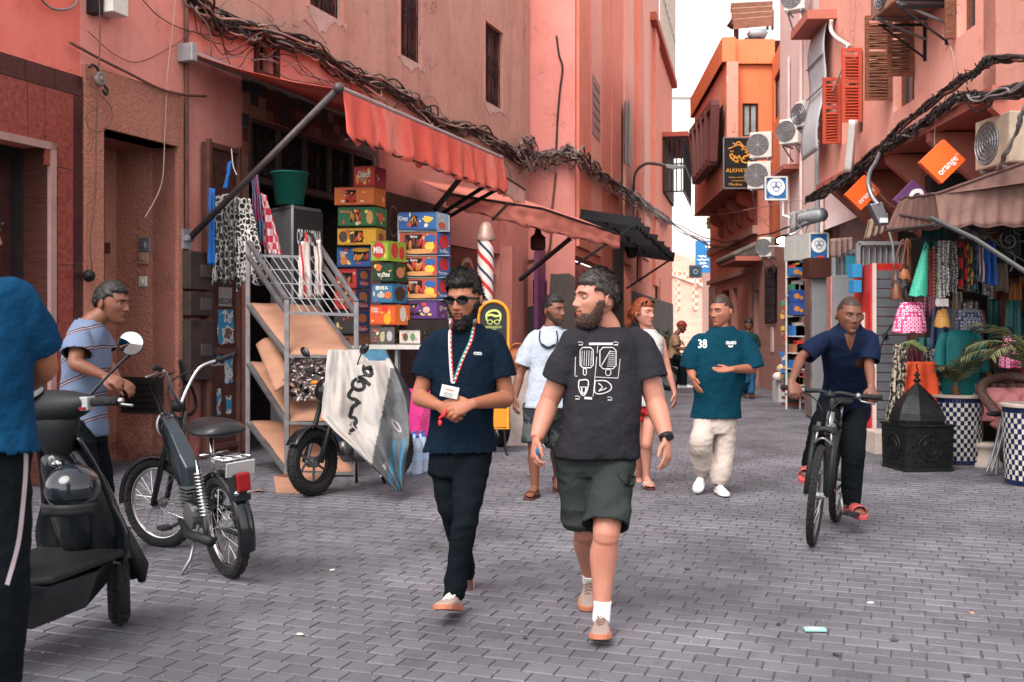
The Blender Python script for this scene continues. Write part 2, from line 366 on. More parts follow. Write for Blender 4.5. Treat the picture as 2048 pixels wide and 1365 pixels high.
street = tag(g.build('street', m_joint), kind='structure')
PU, PN = V((.938,-.347,0)), V((.347,.938,0))
PLN, PRW = .150, .128
rnd = random.Random(3)
cells = []
for j in range(-10, 365):
    off = rnd.random()*.35*PLN + (PLN/2 if j % 2 else 0)
    for i in range(-175, 150):
        c = PU*(i*PLN+off)+PN*(j*PRW)
        if c.y < 3.9 or c.y > 46: continue
        px = c.x/c.y*F+1024
        if -60 < px < 2110 and -8.4+.37*c.y < c.x+.8 and c.x < 6.6+.05*c.y: cells.append(c)
cells.sort(key=lambda c: c.y)
def paver_geo(mb, c, L_, w_, gap=.0045):
    a = rnd.gauss(0, .028); u = PU*cos(a)+PN*sin(a); n = PN*cos(a)-PU*sin(a)
    hl, hw = L_/2-.0016-rnd.random()*.004, w_/2-.0055-rnd.random()*.005; z = rnd.gauss(0, .0008); tx, ty = rnd.gauss(0,.003), rnd.gauss(0,.003); cc = c+V((rnd.gauss(0,.0015), rnd.gauss(0,.0015), 0))
    top, bot = [], []
    for sx, sy in ((-1,-1),(1,-1),(1,1),(-1,1)):
        p = cc+u*sx*(hl-.001)+n*sy*(hw-.004); top.append(V((p.x,p.y,z+sx*hl*tx+sy*hw*ty)))
        p = cc+u*sx*hl+n*sy*hw; bot.append(V((p.x,p.y,z-.006)))
    mb.add(top+bot, [(0,1,2,3),(0,4,5,1),(1,5,6,2),(2,6,7,3),(3,7,4,0)])
pm = []
for k in range(6):
    b = MB(); st = rnd.getstate(); paver_geo(b, V((0,0,0)), PLN, PRW); pm.append(b.mesh('paver', m_pav))
for c in cells[:300]:
    o = bpy.data.objects.new('paver', rnd.choice(pm)); o.location = (c.x, c.y, rnd.gauss(0,.0004)); _link(o, street)
b = MB()
for c in cells[300:]: paver_geo(b, c, PLN, PRW)
tag(b.build('paving', m_pav, street, fix=False), kind='stuff')
print('pavers', len(cells))
# grit and litter too small to count
b = MB()
for k in range(900):
    d = rnd.uniform(4.3, 16); x = rnd.uniform(-.5,.5)*d; s = rnd.uniform(.002,.006)
    b.box((x,d,.003), (s*rnd.uniform(1,2.5), s, s*.6), Matrix.Rotation(rnd.random()*6,3,'Z'))
tag(b.build('street_grit', mat('grit', (.2,.17,.15), .9, var=.8, scale=3, hue=(.5,.4,.33))), 'small grit and crumbs scattered over the paving', kind='stuff')

# ---------- helpers for walls ----------
def grille(parent, pl, s0, s1, z0, z1, o, nx=3, name='window_grille', r=.009, m=None):
    b = MB(); w = (s1-s0)/nx
    for i in range(nx+1): b.bar(pl.pt(s0+w*i,z0,o), pl.pt(s0+w*i,z1,o), .016)
    for z in (z0, (z0+z1)/2, z1): b.bar(pl.pt(s0,z,o), pl.pt(s1,z,o), .016)
    h = (z1-z0)/2
    for i in range(nx):
        for q in range(2):
            cx = s0+w*(i+.5); zc = z0+h*(q+.5)
            for sg in (-1,1):
                for up in (-1,1):
                    P = []
                    for t in range(13):
                        a = t/12*1.5*pi; rr = w*.20*(1-t/12*.7)
                        P.append(pl.pt(cx+sg*(w*.22-rr*cos(a)), zc+up*(h*.30+rr*sin(a)*1.15), o))
                    P = [pl.pt(cx, zc, o)]+P
                    b.tube(P, r, 5)
    return b.build(name, m or m_black, parent, smooth=True)
def window(parent, pl, s0, s1, z0, z1, dp=.14, fr=.05, mull=1, mglass=None, mframe=None, gr=0, lab=None):
    b = MB()
    for a, c, d_, e in ((s0,s1,z0,z0+fr),(s0,s1,z1-fr,z1),(s0,s0+fr,z0+fr,z1-fr),(s1-fr,s1,z0+fr,z1-fr)): pl.box(b, a, c, d_, e, -dp, -dp+.06)
    for k in range(mull):
        c = s0+(s1-s0)*(k+1)/(mull+1); pl.box(b, c-fr*.4, c+fr*.4, z0+fr, z1-fr, -dp, -dp+.05)
    f = b.build('window', mframe or m_brown, parent)
    b = MB(); pl.box(b, s0+fr*.5, s1-fr*.5, z0+fr*.5, z1-fr*.5, -dp+.005, -dp+.02); b.build('pane', mglass or m_glass, f)
    if gr: grille(f, pl, s0+.02, s1-.02, z0+.02, z1-.02, -.03, gr)
    return f
def cable_path(pl, pts, o=.08): return [pl.hit(x, y, o) for x, y in pts]

# ================= LEFT SIDE =================
sL0, s160, s200, s350 = L1.s_(-500), L1.s_(160), L1.s_(200), L1.s_(350)
# --- tiled shop ---
A = thing('tiled_shop', 'dark shop doorway framed in red and brown glazed wall tiles', 'shopfront', L1.pt(s160,0))
b = MB(); sO0, sO1 = L1.s_(-420), L1.s_(98)
L1.wall(b, sL0, s160, 0, 5.4, [(sO0, sO1, 0, 3.2)], .3); A_w = b.build('wall', m_redL, A)
ztop = 3.95
mt_r = mat('tile_red', (.20,.035,.028), .3, var=.35, scale=26, hue=(.30,.075,.06), spec=.5); mt_d = mat('tile_dark', (.045,.018,.018), .25, var=.3, scale=20, spec=.5)
def tile(s0, s1, z0, z1, m, o=.0, nm='tile'):
    b = MB(); L1.box(b, s0+.004, s1-.004, z0+.004, z1-.004, o, o+.02+random.random()*.003); b.build(nm, m, A)
w = .245; x = s160
b = MB(); L1.box(b, sL0, s160, .0, ztop, .002, .008)   # grout bed, cut by the opening
bx_ = MB()
for a, c, d_, e in ((sL0, s160, 3.2, ztop), (sO1, s160, 0, 3.2)): L1.box(bx_, a, c, d_, e, .002, .012)
bx_.build('grout', mat('grout', (.42,.27,.24), .9, var=.1), A)
while x > sL0+.3: tile(x-.36, x, ztop-.2, ztop, mt_d, .012); x -= .36
z = ztop-.2; 
while z > .05: tile(s160-.12, s160, max(0,z-.54), z, mt_d, .012); z -= .54
xs = [s160-.12, s160-.12-.36, s160-.12-.36-.21, s160-.12-.36-.21-.36]
while xs[-1] > sL0+.4: xs.append(xs[-1]-.36)
for i in range(len(xs)-1):
    if xs[i+1] >= sO1-.15: continue
    tile(xs[i+1], xs[i], 3.22, ztop-.2, mt_r, .012)
tile(xs[1]+.0, xs[0], 3.02, ztop-.2, mt_r, .0125)
zz = [3.02, 2.1, 1.55, .95, .4, 0]
for i in range(5): tile(max(xs[1], sO1+.07), xs[0], zz[i+1], zz[i], mt_r, .012)
b = MB(); L1.box(b, sO1-.02, sO1+.05, 0, 3.24, 0, .045); L1.box(b, sL0, sO1+.05, 3.17, 3.24, 0, .045); b.build('door_frame', mat('trim_pale', (.33,.20,.18), .4), A)
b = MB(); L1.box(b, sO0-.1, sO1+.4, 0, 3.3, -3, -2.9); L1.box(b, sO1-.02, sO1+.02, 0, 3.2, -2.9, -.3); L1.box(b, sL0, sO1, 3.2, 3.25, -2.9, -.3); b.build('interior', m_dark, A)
b = MB(); L1.box(b, sO1-.46, sO1-.40, 0, 3.1, -.5, -.44); L1.box(b, sO1-.40, sO1-.02, 0, 3.1, -.47, -.45)
b.build('door', mat('tinted_panel', (.06,.022,.02), .25, var=.3), A)
# --- pink house with everything on it up to the corner ---
s1055 = L1.s_(1055); ZW = 9.5
B = thing('pink_house', 'long pink plastered house with shops below and grilled windows above', 'house', L1.pt(s350,0))
sh0, sh1, sb0, sb1 = L1.s_(497), L1.s_(742), L1.s_(900), L1.s_(1000)
holes = [(s200, s350, 0, 3.5), (sh0, sh1, 0, 4.08), (sb0, sb1, 0, 3.0)]
wins = []
for x0, x1 in ((615,678),(797,839),(967,1002)): wins.append((L1.s_(x0), L1.s_(x1), 5.88, 7.42))
vent = (L1.s_(512), L1.s_(546), 4.72, 5.1)
b = MB(); L1.wall(b, s160, s1055, 0, 5.25, holes+[vent], .3); b.build('wall', m_pinkL, B)
b = MB(); L1.wall(b, L1.s_(415), s1055, 5.25, ZW, wins, .3, .03); b.build('upper_wall', m_beige, B)
b = MB(); L1.wall(b, s160, L1.s_(415), 5.25, ZW, [], .3); b.build('upper_wall', m_pinkL, B)
# ragged skirt of beige render below the cable
b = MB(); a = L1.s_(690); n_ = 60; poly = []
for k in range(n_+1):
    s = a+(s1055-a)*k/n_; poly.append(L1.pt(s, 5.26-(.35+.75*(k/n_)**.6+.09*noise.noise(V((k*.31,3,1))))*min(1,k/6), .0))
poly += [L1.pt(s1055, 5.27, 0), L1.pt(a, 5.27, 0)]
b.prism(poly, L1.n*.028); b.build('render_patch', m_beige, B)
for i, h in enumerate(wins):
    window(B, L1, *h, dp=.12, mglass=mat('window_dark_red', (.06,.02,.022), .5), mframe=mat('frame_darkred', (.13,.03,.03), .6), gr=2)
    # pale trim and chipped plaster under each window
    b = MB(); s0, s1, z0, z1 = h
    for q in ((s0-.07,s0-.002,z0-.05,z1+.06),(s1+.002,s1+.07,z0-.05,z1+.06),(s0-.002,s1+.002,z1+.002,z1+.06)): L1.box(b, *q, .031, .045)
    b.build('window_trim', mat('trim_pink', (.56,.27,.22), .9), B)
    b = MB(); P = [L1.pt(s0-.05, z0+.0, .03)]
    for k in range(15):
        s = s0-.05+(s1-s0+.2)*k/14; P.append(L1.pt(s, z0-.05-.14*abs(noise.noise(V((k*.6,i*3,2))))-(.22 if i==0 else .1)*max(0,sin(k*.35)), .03))
    P.append(L1.pt(s1+.15, z0, .03)); b.prism(P, L1.n*.008); b.build('chipped_plaster', mat('chip', (.50,.36,.32), .95, var=.15, bump=.4), B)
b = MB(); s0, s1, z0, z1 = vent
for q in ((s0-.05,s0,z0-.05,z1+.05),(s1,s1+.09,z0-.05,z1+.05),(s0,s1,z1,z1+.05),(s0,s1,z0-.05,z0)): L1.box(b, *q, .0, .05)
vf = b.build('vent', m_brown, B); b = MB(); L1.box(b, s0, s1, z0, z1, -.2, -.15); b.build('backing', m_dark, vf)
# stucco block round the doorway
b = MB(); zst = 4.08; L1.wall(b, s160+.02, s350+.07, 0, zst, [(s200, s350, 0, 3.5)], .05, .05); b.build('stucco', m_stucco, B)
b = MB(); L1.box(b, s200-.1, s350+.02, 0, 3.5, -.86, -.8); L1.box(b, s350, s350+.05, 0, 3.5, -.8, -.0); L1.box(b, s200-.05, s200-.0, 0, 3.5, -.8, -.0); L1.box(b, s200, s350, 3.5, 3.56, -.8, -.0); b.build('recess', m_stucco, B)
b = MB(); L1.box(b, s200+.01, s200+.9, 0, 3.4, -.79, -.74); d_ = b.build('door', m_dark, B)
b = MB(); L1.box(b, sO1-.012, sO1-.002, 0, 3.2, -.31, .0); b.build('reveal', m_brown, A)
b = MB(); L1.box(b, s200+.01, s200+.9, 2.32, 2.44, -.74, -.66); L1.box(b, s200+.05, s200+.85, 2.5, 3.3, -.74, -.72); b.build('transom', m_brown, d_)
# the niche with meters low on the recess side and switches above
b = MB(); L1.box(b, s350-.02, s350-.005, .55, .95, -.72, -.15); nb = b.build('meter_panel', m_dark, B)
b = MB(); 
for k in range(5): L1.box(b, s350-.035, s350-.02, .60+k*.065, .62+k*.065, -.66, -.22)
b.build('louvre', m_black, nb)
for zz_, zs, mm in ((2.43,.16,m_steel),(2.28,.13,mat('switch_brown',(.35,.2,.15),.6)),(2.02,.11,m_wht)):
    b = MB(); L1.box(b, s350-.03, s350-.0, zz_-zs/2, zz_+zs/2, -.47, -.47+zs*.9); sw = b.build('switch_box', mm, B, bevel=.004)
    b = MB(); L1.box(b, s350-.05, s350-.03, zz_-zs*.2, zz_+zs*.2, -.47+zs*.3, -.47+zs*.6); b.build('switch', mm, sw)
# shop interior
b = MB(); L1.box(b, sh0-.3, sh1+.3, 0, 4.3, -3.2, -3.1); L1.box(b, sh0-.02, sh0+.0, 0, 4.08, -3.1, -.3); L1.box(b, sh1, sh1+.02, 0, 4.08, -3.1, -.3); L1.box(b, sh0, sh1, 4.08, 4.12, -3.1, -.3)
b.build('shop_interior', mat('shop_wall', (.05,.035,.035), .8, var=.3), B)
# tiled frieze of small mixed tiles (blue-grey, brown, terracotta)
mts = [mat('mosaic_%s' % n_, c, .35, var=.25, scale=30) for n_, c in (('grey',(.05,.055,.065)),('brown',(.11,.045,.03)),('terracotta',(.26,.09,.055)),('sand',(.30,.16,.12)))]
def mosaic(s0, s1, z0, z1, tw=.105, th=.105, par=B):
    nx, nz = max(1,round((s1-s0)/tw)), max(1,round((z1-z0)/th)); tw = (s1-s0)/nx; th = (z1-z0)/nz; r = random.Random(5)
    for j in range(nz):
        for i in range(nx):
            b = MB(); L1.box(b, s0+i*tw+.004, s0+(i+1)*tw-.004, z0+j*th+.004, z0+(j+1)*th-.004, .001, .014+r.random()*.003); b.build('tile', mts[r.choice((0,0,1,1,2,3))], par)
mosaic(L1.s_(483), L1.s_(755), 4.12, 4.66, .17, .135); mosaic(L1.s_(483), sh0-.01, 3.1, 4.12, .11, .16); mosaic(sh1+.01, L1.s_(757), 3.1, 4.12, .13, .16)
b = MB(); L1.box(b, sh0, sh1, 3.30, 3.38, -.12, .06); L1.box(b, sh0, sh1, 4.03, 4.09, -.12, .05)
n_ = 5
for i in range(n_+1):
    s = sh0+(sh1-sh0)*i/n_; L1.box(b, s-.03, s+.03, 3.38, 4.03, -.1, .04)
b.build('transom_frame', mat('transom_brown', (.06,.035,.03), .6), B)
b = MB(); L1.box(b, sh0, sh1, 3.38, 4.03, -.16, -.14); b.build('transom_glass', mat('transom_dim', (.10,.07,.065), .4, var=.3, scale=2), B)
for i in range(n_):
    s0 = sh0+(sh1-sh0)*i/n_; grille(B, L1, s0+.04, s0+(sh1-sh0)/n_-.04, 3.40, 4.01, -.02, 2, 'transom_grille', .010)
# brown fascia of the barber shop, lettering chalky
BR = thing('barber_fascia', 'brown signboard with faded chalky script over the barber shop', 'sign', L1.pt(L1.s_(765),3.0,.1))
f0, f1 = L1.s_(762), L1.s_(893)
b = MB(); L1.box(b, f0, f1, 2.35, 3.62, .02, .07); b.build('board', mat('board_brown', (.085,.042,.036), .6, var=.25, scale=3), BR)
b = MB(); text_mb(b, 'Coiffeur De Marrakech', L1.pt((f0+f1)/2+.1, 3.15, .073), L1.u, (0,0,1), .20, width=1.9, shear=.35); text_mb(b, 'barber shop', L1.pt(f1-.6, 2.85, .073), L1.u, (0,0,1), .11, width=.6)
stroke_mb(b, [(.0,.0),(.06,.22),(.17,.3),(.3,.2),(.32,.02)], L1.pt(f0+.12,3.12,.073), L1.u, (0,0,1), .02); stroke_mb(b, [(.0,.0),(.05,-.12),(.16,-.18),(.28,-.1),(.32,0)], L1.pt(f0+.12,3.12,.073), L1.u, (0,0,1), .02)
tag(b.build('lettering', mat('chalk', (.40,.30,.27), .9, var=.4, scale=12), BR, fix=False), kind='stuff')
b = MB(); L1.box(b, f0, f1, 0, 2.35, .01, .05); b.build('lower_board', mat('board_low', (.06,.03,.028), .6, var=.25, scale=3), BR)
# barber shop front, door glass, pole, wall decal
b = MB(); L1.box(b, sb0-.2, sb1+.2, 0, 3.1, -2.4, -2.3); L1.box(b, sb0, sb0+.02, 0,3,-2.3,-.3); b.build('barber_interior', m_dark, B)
b = MB()
for a, c in ((sb1-.62, sb1-.55),(sb1-.06, sb1)): L1.box(b, a, c, 0, 2.6, -.2, -.12)
L1.box(b, sb1-.62, sb1, 2.52, 2.6, -.2, -.12); bd = b.build('barber_door', m_steel, B)
b = MB(); L1.box(b, sb1-.55, sb1-.06, 0.05, 2.52, -.17, -.15); b.build('pane', mat('pane_pale', (.25,.30,.31), .15, var=.3, scale=2), bd)
b = MB(); L1.box(b, sb0, sb1-.62, 0, 3.0, -.06, -.02); dec = b.build('panel', mat('panel_redbrown', (.17,.035,.028), .45, var=.15), B)
cx = (sb0+sb1-.62)/2
def barber_logo(mb, o, xd, yd, h, wd_=None):      # a quiffed head with glasses above a word
    s = h
    stroke_mb(mb, [(-.26*s,.12*s),(-.28*s,.36*s),(-.12*s,.50*s),(.12*s,.52*s),(.27*s,.38*s),(.26*s,.12*s)], o, xd, yd, .085*s, tap=.5)
    stroke_mb(mb, [(-.27*s,.3*s),(-.1*s,.36*s),(.1*s,.3*s),(.24*s,.34*s)], o, xd, yd, .09*s, tap=.4)
    for q in (-1,1): stroke_mb(mb, [(q*.14*s+.1*s*cos(a*pi/5), .07*s+.085*s*sin(a*pi/5)) for a in range(11)], o, xd, yd, .03*s, tap=1)
    stroke_mb(mb, [(-.04*s,.09*s),(.04*s,.09*s)], o, xd, yd, .03*s, tap=1)
    text_mb(mb, 'MARRAKECH', V(o)-bn(yd)*.13*s, xd, yd, .10*s, width=.62*s, depth=.002)
    stroke_mb(mb, [(-.1*s,-.24*s),(0,-.21*s),(.1*s,-.24*s)], o, xd, yd, .03*s)
b = MB(); barber_logo(b, L1.pt(cx-.1, 2.25, -.018), L1.u, (0,0,1), 1.0); b.build('logo_print', mat('print_pink', (.52,.30,.24), .8), dec, fix=False)
# --- low grey patch and vents on end wall, then the orange side house ---
E0, E1 = L1.pt(s1055,0,0), V((1.36,22.7,0))
E0 = V((.335,22.7,0)); PE = Pl((.335,22.7),(1,0),(0,-1))
C = thing('orange_house', 'tall orange and pink house beyond the barber shop with pilasters', 'house', (1.36,22.7,0))
b = MB(); PE.wall(b, -.1, 1.025, 0, 13, [(.12,.42,2.05,2.55)], .3); b.build('end_wall', m_pinkE, C)
b = MB(); PE.box(b, .12,.42,2.05,2.55,-.2,-.15); vv = b.build('vent', m_black, C)
b = MB()
for k in range(6): PE.box(b, .12,.42,2.08+k*.08,2.11+k*.08,-.1,-.02)
b.build('louvre', m_brown, vv)
b = MB(); P = [(-.1,0),(1.02,0),(1.02,2.62),(.9,2.70),(.6,2.68),(.5,2.70),(.46,2.02),(.12,2.0),(-.1,1.95)]
b.prism([PE.pt(x_,z_,.002) for x_, z_ in P], (0,-.02,0)); b.build('render_patch', m_grayp, C)
s2e = 29.0
h2 = []
def s2(px): return L2.s_(px)
h2 += [(s2(1150),s2(1207),0,3.1), (s2(1243),s2(1254),L2.z_(1250,395),L2.z_(1250,230)), (s2(1283),s2(1292),L2.z_(1287,360),L2.z_(1287,275)), (s2(1273),s2(1284),L2.z_(1278,565),L2.z_(1278,495)), (s2(1310),s2(1321),L2.z_(1315,612),L2.z_(1315,555)), (s2(1245),s2(1262),0,L2.z_(1250,525))]
b = MB(); L2.wall(b, 0, s2e, 0, 13.2, h2, .3); b.build('wall', m_or2, C)
for h in h2[1:5]: window(C, L2, *h, dp=.2, fr=.06, gr=0)
b = MB(); L2.box(b, *h2[5], -.5, -.45); b.build('door', m_dark, C)
for (x0, x1, mm, o, z0) in ((1152,1176,m_or2,.07,3.3),(1178,1200,m_or3,.05,3.3),(1222,1236,m_or2,.03,5.2),(1246,1262,m_or3,.08,4.6),(1272,1281,m_or2,.10,4.2),(1285,1296,m_or3,.07,4),(1305,1313,m_or2,.12,3.2)):
    b = MB(); hh = [q for q in h2 if q[0] < s2(x1) and q[1] > s2(x0) and q[2] > 3]
    L2.wall(b, s2(x0), s2(x1), z0, 13.2, [q for q in hh if s2(x0) <= q[0] and q[1] <= s2(x1)], .0+o, o); b.build('pilaster', mm, C)
b = MB(); L2.box(b, s2(1262), s2e+.0, 0, 2.72, .001, .05); b.build('render_patch', m_grayp, C)
b = MB(); L2.box(b, s2(1225), s2(1245), 0, 4.0, .001, .04); b.build('render_patch', m_grayp, C)
b = MB(); x0, x1 = s2(1180), s2(1195); P = [L2.pt(x0+(x1-x0)*k/10, L2.z_(1187,275)+.12*noise.noise(V((k,2,2))), .052) for k in range(11)]+[L2.pt(x1, L2.z_(1187,160), .052), L2.pt(x0, L2.z_(1187,160), .052)]
b.prism(P, L2.n*.015); rp = b.build('block_patch', mat('block_patch', (.36,.22,.20), .95, var=.25, bump=.5), C)
b = MB(); zz0, zz1 = L2.z_(1187,275), L2.z_(1187,160)
for k in range(1,6): L2.box(b, x0, x1, zz0+(zz1-zz0)*k/6, zz0+(zz1-zz0)*k/6+.03, .067, .072)
b.build('mortar_joint', m_brown, rp)
for k in (0, 1):    # the two narrow arched slots
    b = MB(); a = s2(1243+7*k); P = []; za, zb = L2.z_(1245+7*k,325+6*k), L2.z_(1245+7*k,225)
    for t in range(9): P.append(L2.pt(a+.28-.28*cos(t/8*pi), zb+.35*sin(t/8*pi), .085))
    P = [L2.pt(a, za, .085)]+P+[L2.pt(a+.56, za, .085)]
    b.prism(P, L2.n*.012); b.build('arched_slot', m_black, C)
# purple entrance
b = MB(); L2.box(b, h2[0][0], h2[0][1], 0, 2.5, -.6, -.55); L2.box(b, h2[0][0]-1, h2[0][1]+4, 0, 3.2, -.7, -.62); pdz = b.build('door', mat('door_purple', (.16,.045,.13), .5, var=.15), C)
b = MB(); L2.bar if 0 else None
for q in (-1, 1): b.bar(L2.pt(h2[0][0]+.1, 1.2+q*1.1, -.54), L2.pt(h2[0][1]-.1, 1.2-q*1.1, -.54), .08, .03)
b.build('brace', mat('door_purple2', (.25,.10,.22), .5), pdz)
b = MB(); L2.box(b, h2[0][0], h2[0][1], 2.55, 3.1, -.6, -.55); b.build('fanlight', mat('fanlight', (.20,.12,.11), .4, var=.3), C)
# parapet moulding with glazed screen above and bay window near the corner
b = MB(); L2.box(b, s2(1300), s2e+.1, 13.2, 13.5, -.3, .25); b.build('cornice', mat('cornice_red', (.42,.09,.06), .8), C)
b = MB(); 
for k in range(9):
    s = s2(1318)+(s2e-s2(1318))*k/8; b.bar(L2.pt(s,13.5,.1), L2.pt(s,18,.1), .12)
for z in (13.55, 15.5, 17.9): b.bar(L2.pt(s2(1318),z,.1), L2.pt(s2e,z,.1), .12)
scr = b.build('terrace_screen', mat('screen_beige', (.55,.45,.38), .7), C)
b = MB(); L2.box(b, s2(1318), s2e, 13.5, 18, .04, .08); b.build('pane', mat('screen_glass', (.55,.56,.52), .3, alpha=.75), scr)
b = MB(); L2.wall(b, s2(1180), s2(1318), 13.2, 18, [], .3); b.build('upper_wall', m_or3, C)
BY = thing('bay_window', 'wrought iron bay window box high on the far orange corner', 'window', L2.pt(s2e-3, 5.6, .4))
ba, bb, bz0, bz1 = s2(1325), s2e-.2, L2.z_(1332,395), L2.z_(1332,290)
b = MB(); L2.box(b, ba-.1, bb+.3, bz1, bz1+.2, 0, 1.1); b.build('roof', mat('cornice_red', (0,0,0)), BY)
b = MB(); L2.box(b, ba, bb, bz0, bz1, .01, .1); b.build('shutter', m_brown, BY)
b = MB(); nB = 14
for k in range(nB+1):
    s = ba+(bb-ba)*k/nB; b.bar(L2.pt(s,bz0,.9), L2.pt(s,bz1,.9), .05)
for z in (bz0, (bz0+bz1)/2, bz1-.05): b.bar(L2.pt(ba,z,.9), L2.pt(bb,z,.9), .06); b.bar(L2.pt(ba,z,.05), L2.pt(ba,z,.9), .06)
for k in range(4): b.bar(L2.pt(ba,bz0,.2+k*.2), L2.pt(ba,bz1,.2+k*.2), .05)
b.build('cage', m_black, BY)
# canopies
CN = thing('metal_canopy', 'rusty slatted metal canopy frame over the purple door', 'canopy', L2.pt(3,3.5,.4))
a0, a1 = s2(1153), s2(1262); zc = 3.95
def cp(s, o, dz=0): return L2.pt(s, zc+dz-.17*o, o)
b = MB()
for o in (0, .65, 1.3): b.bar(cp(a0,o), cp(a1,o), .06)
for s in (a0, (a0+a1)/2, a1): b.bar(cp(s,0), cp(s,1.3), .06)
b.bar(cp(a1,1.3), L2.pt(a1-1.2, 2.75, 0), .05); b.bar(cp(a0,1.25), L2.pt(a0, 2.9, 0), .05); b.build('frame', m_black, CN)
k = 0
sl = MB(); sl.bar(V((0,0,0)), L2.n*1.4-V((0,0,.17*1.4)), .11, .012)
for i in range(16):
    if i in (4,5,7): continue
    s = a0+.15+(a1-a0-.3)*i/15; b = MB(); b.bar(cp(s,-.0,.04), cp(s,1.38,.04), .20 if i%3 else .3, .012, up=L2.u); b.build('slat', m_black, CN)
# barber awning: pink cloth on a straight frame
BA = thing('barber_awning', 'straight salmon cloth awning over the barber shop with sagging skirt', 'awning', L1.pt(L1.s_(960),3.2,.5))
# frame runs from over the fascia to beyond the corner
q0, q1, q2 = W(893,388,15.6), W(1085,418,17.2), W(1240,470,19.5)
r0, r1, r2 = W(893,412,15.6), W(1085,462,17.2), W(1240,497,19.5)
def skirt(u, v):
    if u < .5: t = u*2; a, c = q0.lerp(q1,t), r0.lerp(r1,t)
    else: t = u*2-1; a, c = q1.lerp(q2,t), r1.lerp(r2,t)
    p = a.lerp(c, v); p += V((0,-1,0))*(.03*sin(u*70+2*sin(v*3))*v+.03*noise.noise(V((u*14,v*3,0)))); p.z += .025*sin(u*44)*v*(v>.9); return p
m_salm = mat('awning_salmon', (.60,.20,.15), .85, var=.16, scale=3, bump=.3, bscale=18, dirt=(.36,.13,.10), dscale=3)
b = MB(); b.grid(skirt, 90, 8); b.build('skirt', m_salm, BA, smooth=True, solid=.006)
def rf(u, v):
    a = q0.lerp(q1,u*2) if u < .5 else q1.lerp(q2,u*2-1); w_ = a+V((-.6,1.6,.45)); w_.z = max(w_.z, a.z+.1); return a.lerp(w_, v)
b = MB(); b.grid(rf, 30, 4); b.build('cloth', m_salm, BA, smooth=True, solid=.006)
b = MB(); b.tube([q0,q1,q2], .022); b.tube([r0+V((0,.05,.03)),r1+V((0,.05,.03)),r2+V((0,.05,.03))], .018, 6)
for (x0,y0,d0,x1,y1,d1) in ((870,420,15.2,930,345,16),(1140,478,18.2,1040,560,20.5),):
    b.bar(W(x0,y0,d0), W(x1,y1,d1), .06)
b.build('frame', m_black, BA)
# pillar to the right of barber door, red panel
b = MB(); L1.box(b, sb1+.02, sb1+.35, 0, 3.15, -.0, .25); L1.box(b, sb1+.4, s1055-.5, 0, 3.1, .0, .1); b.build('pillar', m_pinkL, B)
# beige far scalloped awning piece right of the big one
SC = thing('beige_valance', 'faded beige scalloped valance beyond the red awning', 'awning', L1.pt(6,3.8,1))
def sc(u, v):
    a = W(960,322,15.4).lerp(W(1050,380,17.6), u); c = W(960,366,15.4).lerp(W(1050,420,17.6), u); p = a.lerp(c, v*(1-.16*abs(sin(u*pi*4)))); p += V((-.3,-1,0))*.03*sin(u*40)*v; return p
b = MB(); b.grid(sc, 60, 6); b.build('valance', mat('valance_beige', (.52,.37,.32), .9, var=.15, scale=5, dirt=(.3,.17,.13)), SC, smooth=True, solid=.005)
b = MB(); b.tube([W(905,335,15.0), W(960,322,15.4), W(1050,380,17.6)], .02, 6); b.bar(W(985,440,15.9), W(1016,408,16.5), .03); b.build('frame', m_black, SC)
# big red awning
RA = thing('red_awning', 'red cloth awning with scalloped front reaching out on two iron arms', 'awning', L1.pt(2,4.5,1))
ro0 = L1.hit(382, 112, .08); Lr = 4.75; so0 = (ro0-L1.p).dot(L1.u); zr = 4.57; zb = 4.02; OO = 1.98
def top(u, v): 
    p = L1.pt(so0+u*Lr, zr+(zb-zr)*v-.05*sin(pi*v), .08+(OO-.08)*v); p.z += .012*noise.noise(V((u*12,v*5,1))); return p
m_red = mat('awning_red', (.64,.10,.072), .8, var=.14, scale=2.5, bump=.25, bscale=30, dirt=(.74,.29,.23), dscale=1.6, damt=.75, stretch=(1,1,.35))
b = MB(); b.grid(top, 60, 12); b.build('cloth', m_red, RA, smooth=True, solid=.004)
def val(u, v):
    s = so0+u*(Lr+.02); n12 = abs(sin(u*pi*12)); L_ = .56+.02*noise.noise(V((u*9,0,0)))-.10*(1-n12)**2
    return L1.pt(s, zb-L_*v, OO+.02+v*(.035*sin(u*63+1.5*sin(u*9))+.03*noise.noise(V((u*16,v,3))))+.05*v)
b = MB(); b.grid(val, 240, 8); b.build('valance', m_red, RA, smooth=True, solid=.005)
b = MB(); b.tube([L1.pt(so0+Lr*k/20, zb-.50+.05*abs(sin(k*1.88))-.04, OO+.06) for k in range(21)], .012, 5)
b.build('hem_binding', mat('hem_dark', (.05,.02,.02), .8), RA)
b = MB(); b.tube([L1.pt(so0-.06,zr,.08), L1.pt(so0+Lr,zr,.08)], .045, 12); b.tube([L1.pt(so0-.04,zb,OO), L1.pt(so0+Lr,zb,OO)], .035, 12); b.build('roller', mat('roller', (.33,.26,.26), .5, .3, var=.2), RA)
b = MB(); L1.box(b, so0-.14, so0-.04, zr-.12, zr+.08, 0, .2); b.build('end_bracket', m_galv, RA, bevel=.01)
ar = mat('arm_iron', (.075,.06,.062), .5, .4, var=.3)
b = MB(); e0 = L1.pt(so0-.05, 2.5, .1); b.tube([e0, L1.pt(so0-.05,zb,OO)], .036, 10); b.ell(L1.pt(so0-.05,zb,OO), (.06,.06,.06)); b.build('arm', ar, RA, smooth=True)
b = MB(); L1.box(b, so0-.12, so0+.02, 2.38, 2.6, .0, .07); b.cyl(e0-L1.u*.06, e0+L1.u*.06, .035, 10); b.build('wall_bracket', m_galv, RA)
